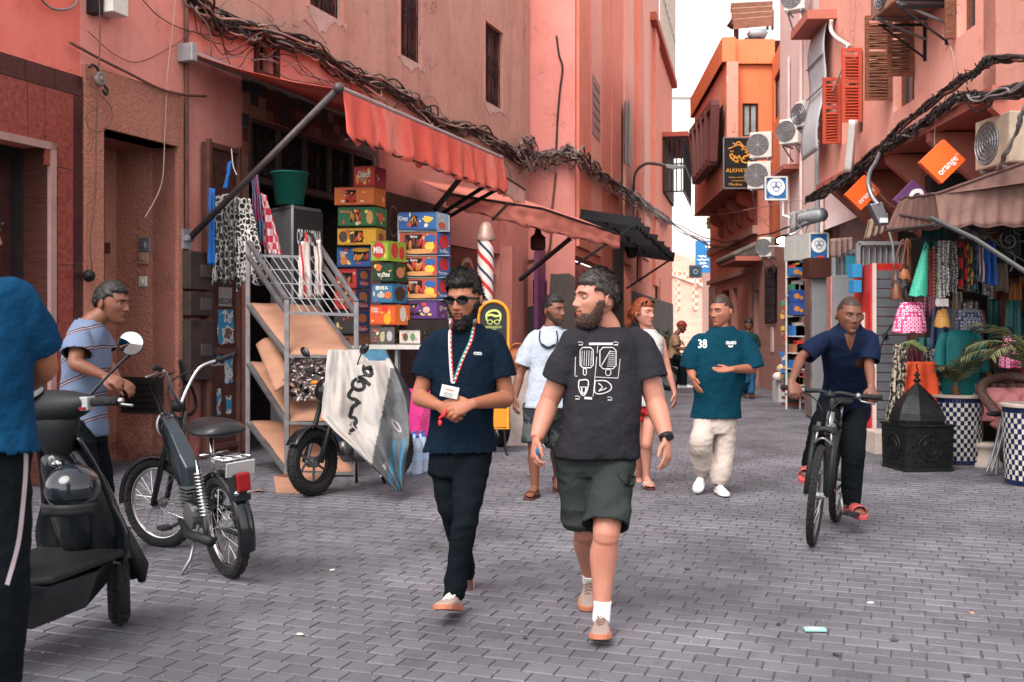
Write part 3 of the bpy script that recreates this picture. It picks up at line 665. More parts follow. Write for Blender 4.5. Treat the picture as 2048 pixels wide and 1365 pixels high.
b = MB(); b.tube([L1.pt(so0+Lr-.25, 2.75, .3), L1.pt(so0+Lr-.55,zb-.45,OO+.02)], .03, 8); b.tube([L1.pt(so0+Lr-.1, 2.75, .3), L1.pt(so0+Lr-.1,zb-.45,OO+.02)], .03, 8); b.build('arm', m_black, RA)
# --- cable bundles on the left walls ---
def bundle(name, label, paths, n, spread, r=(.008,.018), seed=1, ties=True, seg=5, sag=.06, mats=m_cable, kk=7):
    t = thing(name, label, 'cables', paths[0][0]); rr = random.Random(seed)
    for i in range(n):
        P0 = paths[i % len(paths)]; P = catmull(P0, kk); N_ = len(P)
        ph = rr.random()*9; amp = spread*(.35+.65*rr.random()); f1 = rr.uniform(.35,.9); off = V((rr.gauss(0,1)*.25, rr.gauss(0,1)*.25, rr.gauss(0,1)*.6))*spread
        Q = []
        for k, p in enumerate(P):
            e = min(1, k/3, (N_-1-k)/3)*.85+.15
            ww = V((noise.noise(V((k*f1*.35+ph,1,i))), noise.noise(V((k*f1*.35+ph,5,i))), 1.3*noise.noise(V((k*f1*.35+ph,9,i)))))
            Q.append(p+(off*(.5+.5*abs(sin(k*.21+ph)))+ww*amp*1.6)*e)
        b = MB(); b.tube(Q, rr.uniform(*r), seg, k=2); b.build('cable', rr.choice(mats), t, smooth=True)
    return t
pA = [(372,-30),(400,10),(440,45),(500,62),(560,78),(640,108),(700,150),(760,170),(820,200),(862,235),(900,256),(950,262),(1000,292),(1040,318),(1060,300)]
tL = bundle('cable_bundle', 'thick twisted bundle of old cables sagging along the left wall', [cable_path(L1, pA, .10)], 26, .12, seed=4, r=(.007,.016))
pA2 = [(440,45),(500,85),(560,100),(620,130),(700,185),(760,215),(800,225),(850,260),(905,290),(950,315),(1000,320),(1045,330)]
bundle('loose_cables', 'loose thin wires looping below the main cable bundle', [cable_path(L1, pA2, .06), cable_path(L1, [(380,5),(440,90),(520,95),(600,120),(760,235),(850,320),(870,235),(960,340),(1000,305)], .09)], 9, .24, (.005,.009), seed=9)
pE = [V((.35,22.5,5.3)), V((.6,22.45,5.15)), V((.9,22.5,5.2)), V((1.25,22.5,5.25)), V((1.5,22.6,5.0))]
pC = [L2.hit(*q, .2) for q in ((1158,315),(1180,335),(1205,352),(1240,378),(1275,400),(1310,425),(1345,447))]
bundle('cable_bundle', 'frayed cable bundle running down the orange house to its corner', [pE[:4]+pC], 20, .17, (.010,.022), seed=5)
bundle('cable_bundle', 'knotted grey loops of cable where the two left houses meet', [[L1.hit(*q, .25) for q in ((1045,275),(1062,290),(1070,315),(1058,335),(1050,310),(1040,290),(1068,275))]], 12, .13, (.008,.015), seed=8, mats=[m_cable[3], m_cable[0], m_cable[2]])
bundle('cable_bundle', 'dark wires hanging across the far street below the corbels', [[L2.hit(1345,447,.2), W(1400,478,38), W(1440,490,34), W(1500,486,28), W(1560,472,22), W(1620,440,17.6)]], 5, .12, (.012,.02), seed=6, mats=m_cable[:1])
def wire(name, label, P, r, m, cat='cable', k=6, par=None):
    b = MB(); b.tube(P, r, 6, k=k); o = b.build(name, m, par, smooth=True)
    return tag(o, label, cat) if par is None else o
wire('thick_cable', 'thick brown cable sloping across the pink wall above the doorway', cable_path(L1, [(140,85),(200,118),(260,148),(320,178),(370,190),(412,193)], .09), .016, m_cable[1])
wire('thin_wire', 'pale vertical wire hanging down beside the doorway jamb', cable_path(L1, [(352,-10),(345,60),(335,150),(330,260),(326,350),(315,390),(290,435)], .08), .006, m_cable[2])
wire('thin_wire', 'brown wire drooping from the junction box across the pink wall', cable_path(L1, [(175,62),(230,110),(280,124),(350,90),(390,60)], .05), .005, m_cable[1])
wire('grey_cable', 'grey cable loop at the very top left of the tiled shop wall', cable_path(L1, [(60,-30),(95,12),(125,20),(150,10),(162,-20)], .06), .012, m_cable[3])
wire('thin_wire', 'long dark wire crossing the top of the pink wall', cable_path(L1, [(285,0),(320,35),(370,60),(440,74),(500,80)], .06), .006, m_cable[0])
wire('thin_wire', 'twin wires dropping along the stucco pillar by the doorway', cable_path(L1, [(198,-10),(200,80),(195,180),(192,300),(190,400),(180,480),(184,540)], .12), .008, m_cable[1])
wire('wire_loop', 'round loop of thin wire on the stucco above the doorway', cable_path(L1, [(200,190),(222,215),(222,245),(205,262),(180,258),(172,235),(185,220),(196,216)], .12), .005, m_cable[1])
JB = thing('junction_box', 'white meter box on the wall at the top left with wires', 'meter box', L1.hit(205,20,.05))
b = MB(); p = L1.s_(190); q_ = L1.s_(222); L1.box(b, p, q_, L1.z_(205,33), L1.z_(205,-40), .0, .22); b.build('case', m_wht, JB, bevel=.01)
b = MB(); L1.box(b, p-.12, p-.02, L1.z_(180,30), L1.z_(180,-40), .0, .12); b.build('back_plate', m_black, JB)
CI = thing('cable_insulator', 'grey clamp with black cable stub on the stucco above the doorway', 'clamp', L1.hit(200,150,.05))
b = MB(); c = L1.hit(200,158,.15); b.torus(c, .05, .028, L1.n); b.ell(c, (.04,.04,.05)); b.build('clamp', mat('clamp_grey', (.2,.15,.14), .7, var=.4, scale=20), CI, smooth=True)
b = MB(); b.tube(cable_path(L1, [(178,135),(186,130),(196,140),(204,165),(215,180),(212,190),(206,180)], .16), .014, 6, k=5); b.build('stub', m_cable[0], CI, smooth=True)
b = MB(); b.tube([L1.pt(s350+.16, -.0, .03), L1.pt(s350+.16, 9, .03)], .025, 8); b.build('conduit', m_cable[1], B)
b = MB(); b.ell(L1.hit(178,552,.16), (.06,.05,.06)); b.cyl(L1.hit(178,552,.05), L1.hit(178,552,.22), .03); tag(b.build('insulator', m_black, smooth=True), 'small dark round insulator on the stucco pillar above the man', 'insulator')
wire('drop_wire', 'dark cable dropping down the pink end wall under the knot', [PE.hit(1113,72,.03), PE.hit(1118,110,.05), PE.hit(1125,135,.03), PE.hit(1120,180,.03), PE.hit(1115,240,.03), PE.hit(1112,310,.05)], .022, m_cable[0])
wire('conduit_pair', 'curved conduit on the pink end wall above the grey patch', [PE.hit(1112,345,.05), PE.hit(1104,420,.05), PE.hit(1098,500,.05), PE.hit(1070,520,.05), PE.hit(1040,520,.05)], .025, m_cable[1])

# ================= RIGHT SIDE =================
def patt(name, kind, c1, c2, scale, rough=.8, c3=None, bump=.15, stretch=(1,1,1)):
    if name in MC: return MC[name]
    m = bpy.data.materials.new(name); m.use_nodes = True; n = m.node_tree; N = n.nodes; L = n.links; MC[name] = m; b = N['Principled BSDF']; b.inputs['Roughness'].default_value = rough
    tc = N.new('ShaderNodeTexCoord'); mp = N.new('ShaderNodeMapping'); mp.inputs['Scale'].default_value = stretch; L.new(tc.outputs['Object'], mp.inputs[0]); v = mp.outputs[0]
    if kind == 'check':
        t = N.new('ShaderNodeTexChecker'); t.inputs[3].default_value = scale; t.inputs[1].default_value = (*c1,1); t.inputs[2].default_value = (*c2,1); L.new(v, t.inputs[0]); c = t.outputs[0]
    elif kind == 'brick':
        t = N.new('ShaderNodeTexBrick'); t.inputs['Scale'].default_value = scale; t.inputs['Color1'].default_value = (*c1,1); t.inputs['Color2'].default_value = (*[x*.8 for x in c1],1); t.inputs['Mortar'].default_value = (*c2,1); t.inputs['Mortar Size'].default_value = .02
        sx = N.new('ShaderNodeSeparateXYZ'); L.new(v, sx.inputs[0]); cx = N.new('ShaderNodeCombineXYZ'); ad = N.new('ShaderNodeMath'); ad.operation = 'ADD'; L.new(sx.outputs[0], ad.inputs[0]); L.new(sx.outputs[1], ad.inputs[1]); L.new(ad.outputs[0], cx.inputs[0]); L.new(sx.outputs[2], cx.inputs[1]); L.new(cx.outputs[0], t.inputs[0]); c = t.outputs[0]
    else:
        if kind in ('cells', 'rings'):
            t = N.new('ShaderNodeTexVoronoi'); t.inputs['Scale'].default_value = scale; t.inputs['Randomness'].default_value = 0 if kind == 'rings' else .8
            if kind == 'cells': t.feature = 'DISTANCE_TO_EDGE'
            L.new(v, t.inputs[0]); f = t.outputs['Distance']
        elif kind == 'wave':
            t = N.new('ShaderNodeTexWave'); t.inputs['Scale'].default_value = scale; t.inputs['Distortion'].default_value = 1.2; L.new(v, t.inputs[0]); f = t.outputs['Fac']
        else:
            t = N.new('ShaderNodeTexNoise'); t.inputs['Scale'].default_value = scale; t.inputs['Detail'].default_value = 2; L.new(v, t.inputs[0]); f = t.outputs[0]
        r = N.new('ShaderNodeValToRGB'); r.color_ramp.interpolation = 'CONSTANT'; e = r.color_ramp.elements
        e[0].color = (*c1,1); e[1].color = (*c2,1); e[1].position = {'cells':.10,'rings':.30,'wave':.5}.get(kind, .5)
        if kind == 'rings': k = e.new(.46); k.color = (*c1,1)
        if c3: k = e.new(.6); k.color = (*c3,1)
        L.new(f, r.inputs[0]); c = r.outputs[0]
    L.new(c, b.inputs['Base Color']); return m
def leaf_shutter(parent, name, hinge, out, z0, z1, w, m, lab=None):     # a louvred leaf standing out from the wall
    out = bn(out); t = bn(out.cross(V((0,0,1)))); b = MB(); P = lambda a, z, o=0: V((hinge.x, hinge.y, z))+out*a+t*o
    fr = .05
    b.bar(P(fr/2,z0), P(fr/2,z1), .035, fr, up=out); b.bar(P(w-fr/2,z0), P(w-fr/2,z1), .035, fr, up=out)
    for z in (z0+fr/2, z1-fr/2, z0+(z1-z0)*.55): b.bar(P(fr,z), P(w-fr,z), fr, .032, up=t)
    o = b.build(name, m, parent)
    if lab: o['label'] = lab
    k = 0; z = z0+fr+.02
    sb = MB(); R = Matrix((out, bn(t+V((0,0,.9))), out.cross(bn(t+V((0,0,.9)))))).transposed(); sb.box((0,0,0), (w-2*fr, .062, .012), R); me = sb.mesh('slat', m)
    r = random.Random(int(hinge.y*100))
    while z < z1-fr-.02:
        if not (z0+(z1-z0)*.55-.05 < z < z0+(z1-z0)*.55+.045) and r.random() > .04:
            s = bpy.data.objects.new('slat', me); s.matrix_basis = Matrix.Translation(P(w/2, z)) @ Matrix.Rotation(r.gauss(0,.05), 4, t); _link(s, o)
        z += .043
    return o
RH = thing('pink_house', 'salmon pink house on the right with brown and red shutters over an overhang', 'house', (4.8,12,0))
def ys(px): return R1.s_(px)
eN = 10.24; eF = 17.35; ZO = 3.76
wbr = (12.62, 13.42, 4.25, 5.42); wrd = (14.8, 15.9, 4.28, 5.40); wtop = (10.75, 11.25, 4.55+.05, 6.2)
b = MB(); R1.wall(b, eN, eF, ZO, 9.5, [wbr, wrd, wtop], .3); b.build('upper_wall', m_pinkR, RH)
PN = Pl(R1.pt(eN,0)[:2], (1,-.05), (-.05,-1))
b = MB(); PN.wall(b, -.0, 4, ZO, 9.5, [], .3); b.build('side_wall', m_pinkR, RH)
b = MB(); PN.box(b, .12, 4, 4.75, 4.80, 0, .03); PN.box(b, .35, .43, 4.8, 9.4, .0, .03); b.build('moulding', m_soff, RH)
for h in (wbr, wrd, wtop): window(RH, R1, *h, dp=.16, fr=.06, mull=1, mframe=m_shut)
for (y0, z0, z1, w, m, lb) in ((wbr[1]+.03,4.42,5.50,.33,m_shut,'weathered brown louvred shutter, the farther one'),(wbr[0]-.03,4.52,5.40,.31,m_shut,'weathered brown louvred shutter, the nearer one'),(wrd[0]-.02,4.40,5.44,.28,m_shutr,'bright red louvred shutter, the nearer one'),(wrd[1]+.02,4.30,5.30,.27,m_shutr,'bright red louvred shutter, the farther one'),(wtop[1]+.02,4.6,6.1,.10,m_shut,None)):
    leaf_shutter(RH, 'shutter', R1.pt(y0, 0, .02), R1.n, z0, z1, w, m, lb)
# soffit and triangular fins of the overhang
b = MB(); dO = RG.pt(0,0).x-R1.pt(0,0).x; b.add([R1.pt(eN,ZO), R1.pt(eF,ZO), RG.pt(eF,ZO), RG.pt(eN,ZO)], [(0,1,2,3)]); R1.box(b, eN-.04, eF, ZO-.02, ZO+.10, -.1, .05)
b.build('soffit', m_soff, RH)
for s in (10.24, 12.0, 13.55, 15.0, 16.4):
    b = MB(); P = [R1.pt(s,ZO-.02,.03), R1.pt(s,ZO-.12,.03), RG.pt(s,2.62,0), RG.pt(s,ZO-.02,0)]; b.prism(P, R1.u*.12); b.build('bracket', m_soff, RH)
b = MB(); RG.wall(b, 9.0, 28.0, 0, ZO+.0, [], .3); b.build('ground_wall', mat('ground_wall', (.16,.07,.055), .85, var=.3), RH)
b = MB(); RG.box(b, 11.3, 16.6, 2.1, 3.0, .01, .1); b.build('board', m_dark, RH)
# lilac house
LH = thing('lilac_house', 'pale lilac plastered house between the pink and the orange houses', 'house', RL.pt(21,0))
b = MB(); RL.wall(b, 17.6, 24.4, 3.4, 14, [(18.9,19.9,7.6,8.8)], .3); b.build('wall', m_lilac, LH)
b = MB(); RL.wall(b, 17.6, 24.4, 0, 3.4, [(22.0,22.9,0,2.4)], .3, -.3); b.build('lower_wall', m_lilac, LH)
P2 = Pl(RL.pt(17.6,0)[:2], (1,-.05), (-.05,-1)); b = MB(); P2.wall(b, -.01, 2, 3.4, 14, [], .3); b.build('end_wall', m_lilac, LH)
b = MB(); RL.box(b, 18.0, 20.2, 5.05, 5.17, 0, .4); RL.box(b, 22.3, 23.6, 4.9, 5.0, 0, .35); b.build('hood', m_soff, LH)
for (s, o, z0, z1, r) in ((22.0,.05,3.4,9,.035),(20.6,.05,2.6,5.4,.05),(20.2,.05,2.6,5.2,.035),(23.2,.05,3.6,7.5,.03)):
    b = MB(); b.tube([RL.pt(s,z0,o), RL.pt(s,z1,o)], r, 8); b.build('drainpipe', m_lilac if r < .05 else m_galv, LH)
# glazed pink brick wall with grille (d 22 to 28)
m_brk = patt('brick_pink', 'brick', (.40,.20,.165), (.26,.13,.11), 3.2, .6)
BW = thing('brick_wall', 'pink glazed brick wall with a black grilled window beyond the coolers', 'wall', RG.pt(25,0,.1))
b = MB(); RG.wall(b, 21.6, 28.0, 0, 3.45, [(23.5+1.2,25.9,1.65,2.95),(27.0,27.75,0,2.5)], .25, .3); b.build('wall', m_brk, BW)
b = MB(); RG.box(b, 24.7, 25.9, 1.65, 2.95, .1, .12); w_ = b.build('window', m_dark, BW)
b = MB()
for k in range(9): b.bar(RG.pt(24.72+k*.145,1.62,.36), RG.pt(24.72+k*.145,3.0,.36), .02)
for k in range(7): b.bar(RG.pt(24.7,1.65+k*.215,.36), RG.pt(25.9,1.65+k*.215,.36), .02)
b.build('window_grille', m_black, w_)
b = MB(); RG.box(b, 25.1,25.35,.95,1.55,.3,.33); b.build('white_patch', mat('pale_pink', (.6,.42,.37), .8), BW)
b = MB(); RG.box(b, 27.0,27.75,0,2.5,.1,.16); b.build('door', patt('door_lattice','cells',(.10,.05,.045),(.38,.27,.24),9), BW)
# ---------------- orange house with corbelled overhang ----------------
OH = thing('orange_house', 'bright orange house jutting over the street on scalloped corbels', 'house', (6.2,28,0))
ZB, ZT, ZP = 5.28, 8.55, 9.2
xf = 5.68
PF = Pl((xf,28),(1,0),(0,-1))
b = MB(); PF.wall(b, 0, 1.25, ZB, ZT, [((1485-1450)/2100*28*1.0, (1517-1450)/2100*28, 1.48+(660-273)*28/2100, 1.48+(660-207)*28/2100)], .3)
b.build('front_wall', m_orB, OH)
hw = [((1485-1450)/75, (1517-1450)/75, 6.62, 7.54)]
window(OH, PF, hw[0][0], hw[0][1], 6.62, 7.54, dp=.1, fr=.06, mull=1, mglass=mat('glass_pale', (.35,.40,.40), .15, var=.4, scale=2))
sB0, sB1 = 28.0/RO.u.y*1, 35.1
yo = lambda y: (V((0,y,0))-RO.p).dot(RO.u)
b = MB(); RO.wall(b, yo(28)-.0, yo(35.2), ZB, ZT, [], .3); b.build('side_wall', m_pinkR, OH)
b = MB(); RO.wall(b, yo(28), yo(35.4), ZT, ZP, [], .35, .12); PF.wall(b, -.12, 1.3, ZT, ZP, [], .3, .12); b.build('parapet', m_orB, OH)
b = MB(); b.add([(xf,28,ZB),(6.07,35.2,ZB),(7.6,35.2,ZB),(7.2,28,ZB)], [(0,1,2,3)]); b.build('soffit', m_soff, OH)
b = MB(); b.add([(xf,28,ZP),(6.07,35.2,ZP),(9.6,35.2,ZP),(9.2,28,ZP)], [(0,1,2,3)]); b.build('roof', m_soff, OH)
# wing towards the camera with slanting window
PW = Pl((6.93,28),(-.13,-1),(-1,.13))
b = MB(); PW.wall(b, 0, 3.6, 3.2, ZT+.1, [(.5,2.6,6.9,8.05)], .25); b.build('wing_wall', m_orB, OH)
window(OH, PW, .5, 2.6, 6.9, 8.05, dp=.1, fr=.07, mull=1, mglass=mat('glass_pale', (0,0,0)))
# tapering louvre frame on the side wall
def rp(px, py, o): return RO.hit(px, py, o)
LF = [(1378,268),(1420,205),(1437,205),(1433,320),(1388,365)]
o4 = [rp(1385,268,.3), rp(1430,208,.3), rp(1425,322,.3), rp(1392,362,.3)]
b = MB()
inn = [RO.hit(x,y,.0) for x,y in ((1402,275),(1438,222),(1435,318),(1405,352))]
for i in range(4): b.bar(o4[i], o4[(i+1)%4], .22, .22)
lf = b.build('window_surround', mat('surround_plum', (.17,.06,.055), .7, var=.1), OH)
for k in range(1,5):
    t = k/5; b = MB(); a_, c_ = o4[0].lerp(o4[1],t), o4[3].lerp(o4[2],t); b.bar(a_, c_, .08, .3, up=RO.n); b.build('fin', MC['surround_plum'], lf)
b = MB(); b.add([p-RO.n*.22 for p in o4], [(0,1,2,3)]); b.build('recess', m_dark, lf)
# corbels
for i, y in enumerate((28.5, 30.3, 32.1, 33.9)):
    x0 = xf+.28+(y-28)*.0557; b = MB(); P = []
    n_ = 5; pts = [(x0+.15, ZB-.05)]
    for k in range(n_):
        xa, za = x0+.15+k*.27, ZB-.05-k*.42
        for t in range(1,7):
            a = t/6*pi; pts.append((xa+.0+.27*t/6-.11*sin(a)*1.0, za-.42*t/6-.06*sin(a)))
    P = [V((p[0],y,p[1])) for p in pts]+[V((x0+1.9,y,ZB-.05-n_*.42)), V((x0+1.9,y,ZB-.05))]
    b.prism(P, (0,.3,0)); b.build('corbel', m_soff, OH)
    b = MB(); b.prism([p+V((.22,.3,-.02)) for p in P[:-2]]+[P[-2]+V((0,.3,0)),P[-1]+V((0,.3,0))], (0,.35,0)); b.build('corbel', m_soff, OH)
gw = []
P3 = Pl(RG.pt(28,0)[:2], (.05,1), (-1,.05))
ho = [(0.6,1.4,0,2.9),(3.3,4.4,0,2.75),(4.9,6.6,0,2.75)]
b = MB(); P3.wall(b, 0, 9.2, 0, ZB, ho, .3, .15); b.build('ground_wall', m_pinkR, OH)
for h, m in zip(ho, (m_black, mat('roller_pale', (.45,.38,.35), .6, var=.1), m_brown)):
    b = MB(); P3.box(b, h[0], h[1], 0, h[3], -.12, -.06); dd = b.build('door', m, OH)
    if m is not m_black:
        b = MB()
        for k in range(18): P3.box(b, h[0]+.03, h[1]-.03, .1+k*.15, .2+k*.15, -.06, -.045)
        b.build('panel_ribs', m, dd)
for k in range(9):   # moulding stones: two slanting bands read as cornices
    for z, hh in ((3.05,.14),(4.05,.22)):
        b = MB(); P3.box(b, .03+k*1.02, .99+k*1.02, z, z+hh, .15, .28); b.build('cornice_stone', mat('stone_pale', (.60,.36,.29), .9, var=.12), OH)
b = MB(); P3.box(b, 8.0, 9.2, 0, 3.0, .15, .2); b.build('pale_pilaster', m_lilac, OH)
TR = thing('tiled_hood', 'small mossy tiled hood projecting over the doorway past the brick wall', 'canopy', P3.pt(-.5,3.2,.5))
b = MB(); b.prism([P3.pt(-1.6,3.35,.1), P3.pt(-1.6,3.35,1.0), P3.pt(-1.6,3.75,.1)], P3.u*3.0); b.build('roof', mat('hood_mortar', (.12,.10,.09), .95, var=.5, bump=.8, bscale=12), TR)
for k in range(14):
    b = MB(); s = -1.55+k*.215; b.tube([P3.pt(s,3.36,1.06), P3.pt(s,3.80,.1)], .075, 8); b.build('tile', mat('hood_tile', (.16,.13,.11), .95, var=.5, scale=9, bump=.6, bscale=20), TR, smooth=True)
b = MB(); P3.box(b, -1.6, 1.4, 3.22, 3.34, .1, 1.0); b.build('fascia', m_soff, TR)
# ---------------- AC units ----------------
def ac(lab, c, w=.8, h=.56, dp=.3, yaw=0, brk=True, m=m_wht):
    t = thing('air_conditioner', lab, 'air conditioner', c, yaw, 'air conditioner units on the walls')
    b = MB(); b.box((0,0,h/2), (w,dp,h)); b.build('casing', m, t, local=True, bevel=.02)
    b = MB(); 
    for k in range(5): b.torus((-w*.14,-dp/2-.006,h/2), h*.09*(k+.6), .006, (0,1,0), 24, 4)
    for k in range(8): a = k*pi/4; b.bar((-w*.14,-dp/2-.008,h/2), (-w*.14+h*.42*cos(a),-dp/2-.008,h/2+h*.42*sin(a)), .008)
    b.build('fan_grille', m_steel, t, local=True)
    b = MB(); b.lathe((-w*.14,-dp/2-.001,h/2), [(0,0),(h*.43,0),(h*.43,.004)], 24, (0,-1,0)); b.build('fan', mat('fan_grey', (.14,.13,.13), .6), t, local=True)
    for k in range(9):
        b = MB(); b.box((-w/2-.002,0,h*.15+k*h*.085), (.008,dp*.75,.012)); b.build('vent_slot', m_steel, t, local=True)
    if brk:
        b = MB()
        for q in (-w*.32, w*.32): b.bar((q,-dp/2,-.02),(q,dp/2+.15,-.02),.03); b.bar((q,-dp/2+.02,-.03),(q,dp/2+.15,-.3),.025)
        b.build('bracket', m_steel, t, local=True)
    return t
ac('old yellowed air conditioner under the overhang above the brown stall awning', W(2012,335,10.4), .62, .50, .30, radians(-84), m=mat('ac_yellow', (.42,.33,.25), .6, var=.2, dirt=(.2,.1,.07)))
ac('air conditioner on an iron bracket at the top of the picture above the brown shutters', R1.pt(11.85,5.1,.30), .95, .5, .55, radians(-88), m=mat('ac_rust', (.30,.15,.10), .7, var=.3))
wr = thing('iron_bracket', 'rusty triangular iron bracket under the topmost air conditioner', 'bracket', R1.pt(11.6,4.4,.2))
b = MB()
for s in (11.5, 12.2): b.bar(R1.pt(s,5.02,0), R1.pt(s,5.02,.55), .03); b.bar(R1.pt(s,5.02,.52), R1.pt(s,4.62,.0), .02); b.bar(R1.pt(s,5.02,.02), R1.pt(s,4.6,.02), .03)
b.build('frame', m_black, wr)
ac('upper of the two grimy units beside the black restaurant sign', W(1523,318,25.3), .52, .62, .35, radians(-20))
ac('lower of the two grimy units beside the black restaurant sign', W(1520,380,25.3), .55, .66, .35, radians(-20))
ac('air conditioner with pipes under the small hood on the lilac house', W(1584,290,22.0), .42, .52, .36, radians(-40))
ac('narrow air conditioner between the hood and the blind window', W(1616,256,18.3), .2, .44, .4, radians(-60))
ac('air conditioner at the top edge on the lilac house', W(1592,24,21.2), .42, .5, .3, radians(-30))
ac('small unit low over the brick wall beside the lit lamp', W(1534,515,22.5), .26, .42, .3, radians(-30))
# ---------------- signs ----------------
m_or = mat('sign_orange', (.85,.13,.02), .45, var=.04); m_wp = mat('print_white', (.85,.83,.80), .6, var=0); m_bl = mat('sign_blue', (.02,.13,.34), .4, var=.15, scale=3)
def diamond(lab, q, d, txt, m, dep=.08):     # a tilted square lightbox hung between the brackets
    P = [W(x,y,d) for x,y in q]; c = sum(P, V())/4; t = thing('shop_sign', lab, 'sign', c, group='shop signs under the overhang')
    b = MB(); b.prism(P, (0,dep,0)); b.build('panel', m, t)
    xd = P[2]-P[3]; yd = P[1]-P[2]; 
    if txt:
        b = MB(); text_mb(b, txt, (P[3]+P[2])/2+(yd).normalized()*.075+V((.03*0,-.003,0)), xd, yd, .075 if 'o' in txt else .1, width=xd.length*.72, bold=.012); b.build('lettering', m_wp, t, fix=False)
        b = MB(); text_mb(b, 'TM', P[2]-bn(xd)*.03+bn(yd)*.11+V((0,-.003,0)), xd, yd, .018); b.build('trademark', m_wp, t, fix=False)
    return t
diamond('large tilted orange telephone shop sign nearest the camera', [(1840,325),(1888,279),(1932,320),(1884,367)], 11.0, 'orange', m_or)
diamond('smaller tilted orange telephone shop sign farther up the street', [(1690,390),(1730,350),(1762,382),(1722,421)], 14.2, 'orange', m_or)
tt = diamond('violet sign with a white curl between the two orange signs', [(1788,400),(1827,360),(1862,392),(1820,432)], 12.4, None, mat('sign_violet', (.12,.045,.14), .5, var=.05))
b = MB(); c = W(1822,398,12.38); stroke_mb(b, [(-.09,-.06),(-.02,.0),(.03,.08),(.11,.09),(.13,.03),(.08,.03)], c, (1,0,0), (0,0,1), .05); stroke_mb(b, [(-.15,-.09),(-.09,-.01),(-.05,-.05)], c, (1,0,0), (0,0,1), .04); b.build('curl', m_wp, tt, fix=False)
AK = thing('restaurant_sign', 'black sign with golden Arabic script and tent shape reading ALKHAYMA', 'sign', W(1476,330,27.2))
d = 27.2; x0, x1, z0, z1 = W(1447,0,d).x, W(1512,0,d).x, W(0,377,d).z, W(0,276,d).z
b = MB(); b.b2((x0,d,z0),(x1,d+.15,z1)); b.build('panel', mat('sign_black', (.012,.016,.018), .35, var=0), AK)
b = MB(); 
for a_, c_ in (((x0,d-.01,z0),(x1,d-.01,z0)),((x1,d-.01,z0),(x1,d-.01,z1)),((x1,d-.01,z1),(x0,d-.01,z1)),((x0,d-.01,z1),(x0,d-.01,z0))): b.bar(a_, c_, .03)
b.build('frame', m_steel, AK)
m_gold = mat('print_gold', (.75,.36,.05), .5, var=0); sc_ = 28/2100
O = W(1476,330,d-.012); X, Z = V((1,0,0)), V((0,0,1))
def SS(b, pts, w): stroke_mb(b, [((x-1476)*d/F, (330-y)*d/F) for x, y in pts], O, X, Z, w*d/F, depth=.004)
b = MB(); SS(b, [(1456,298),(1466,294),(1477,284),(1486,292),(1497,298)], 2.2); SS(b, [(1468,294),(1479,290),(1490,300),(1502,300)], 2.0); b.build('tent_emblem', m_gold, AK, fix=False)
b = MB()
SS(b, [(1502,285),(1501,296),(1502,308),(1498,316)], 3.2); SS(b, [(1495,287),(1494,298),(1495,310)], 3); SS(b, [(1500,322),(1492,326),(1483,322),(1488,314),(1498,310),(1490,304)], 3)
SS(b, [(1490,318),(1482,318),(1478,312),(1474,318),(1470,312),(1468,318),(1463,317),(1460,311),(1464,308),(1467,314)], 2.6); SS(b, [(1464,320),(1472,323),(1478,320)], 2)
for x, y in ((1466,303),(1462,303),(1484,300),(1472,325),(1476,325)): SS(b, [(x-1.2,y),(x+1.2,y)], 2.4)
b.build('arabic_script', m_gold, AK, fix=False)
for txt, y, h, w in (('ALKHAYMA',341,8,56),('Stambou, Food & Grill',355,3.6,40),('Medina',369,5,26)):
    b = MB(); text_mb(b, txt, W(1452 if w > 50 else 1458,y,d-.012)+V((w*d/F/2,0,0)), X, Z, h*d/F, width=w*d/F); b.build('lettering', m_gold, AK, fix=False)
b = MB(); SS(b, [(1463,362),(1490,362)], .9); b.build('rule', m_gold, AK, fix=False)
def ringlogo(b, c, R, X=X, Z=Z, yy=V((0,-.004,0))):
    for qx, qz in ((-.28,.25),(.28,.25),(0,-.22)): stroke_mb(b, [(R*(qx+.36*cos(a*pi/8)), R*(qz+.36*sin(a*pi/8))) for a in range(17)], c+yy, X, Z, R*.07, tap=1, k=1)
    for qx, qz in ((-.0,.02),(.3,-.2)): pass
def ringsign(lab, x0, x1, y0, y1, d, deep=.12, side=None, name='lottery_sign', sub=''):
    t = thing(name, lab, 'sign', W((x0+x1)/2,(y0+y1)/2,d)); a, c = W(x0,y1,d), W(x1,y0,d)
    b = MB(); b.b2(a, V((c.x, d+deep, c.z))); b.build('lightbox', m_bl, t)
    b = MB(); fr = (c.x-a.x)*.05
    b.b2((a.x-.01,d-.02,a.z-.01),(a.x+fr,d,c.z)); b.b2((c.x-fr,d-.02,a.z),(c.x+.01,d,c.z)); b.b2((a.x+fr,d-.02,a.z-.01),(c.x-fr,d,a.z+fr)); b.b2((a.x+fr,d-.02,c.z-fr),(c.x-fr,d,c.z+.01)); b.build('frame', m_wht, t)
    m = (a+c)/2; m.y = d; R = (c.x-a.x)*.40; m.z += R*.18
    b = MB(); b.lathe(m+V((0,-.003,0)), [(0,0),(R,0),(R,-.003)], 32, (0,-1,0), (1,0,0)); b.build('white_disc', m_wp, t)
    b = MB(); ringlogo(b, m+V((0,-.008,0)), R*.95); b.build('rings', m_bl, t, fix=False)
    b = MB(); text_mb(b, sub or 'loterie', V((a.x+(c.x-a.x)*.3, d-.004, a.z+fr*2.3)), X, Z, fr*1.1); b.build('lettering', m_wp, t, fix=False)
    return t
t = ringsign('upper blue lottery sign with white disc of rings on a bent pipe', 1530, 1574, 354, 400, 20.0)
b = MB(); b.tube([W(1566,402,20.05), W(1566,430,20.05), W(1582,435,20.05)], .022, 8); b.build('bracket', m_wht, t)
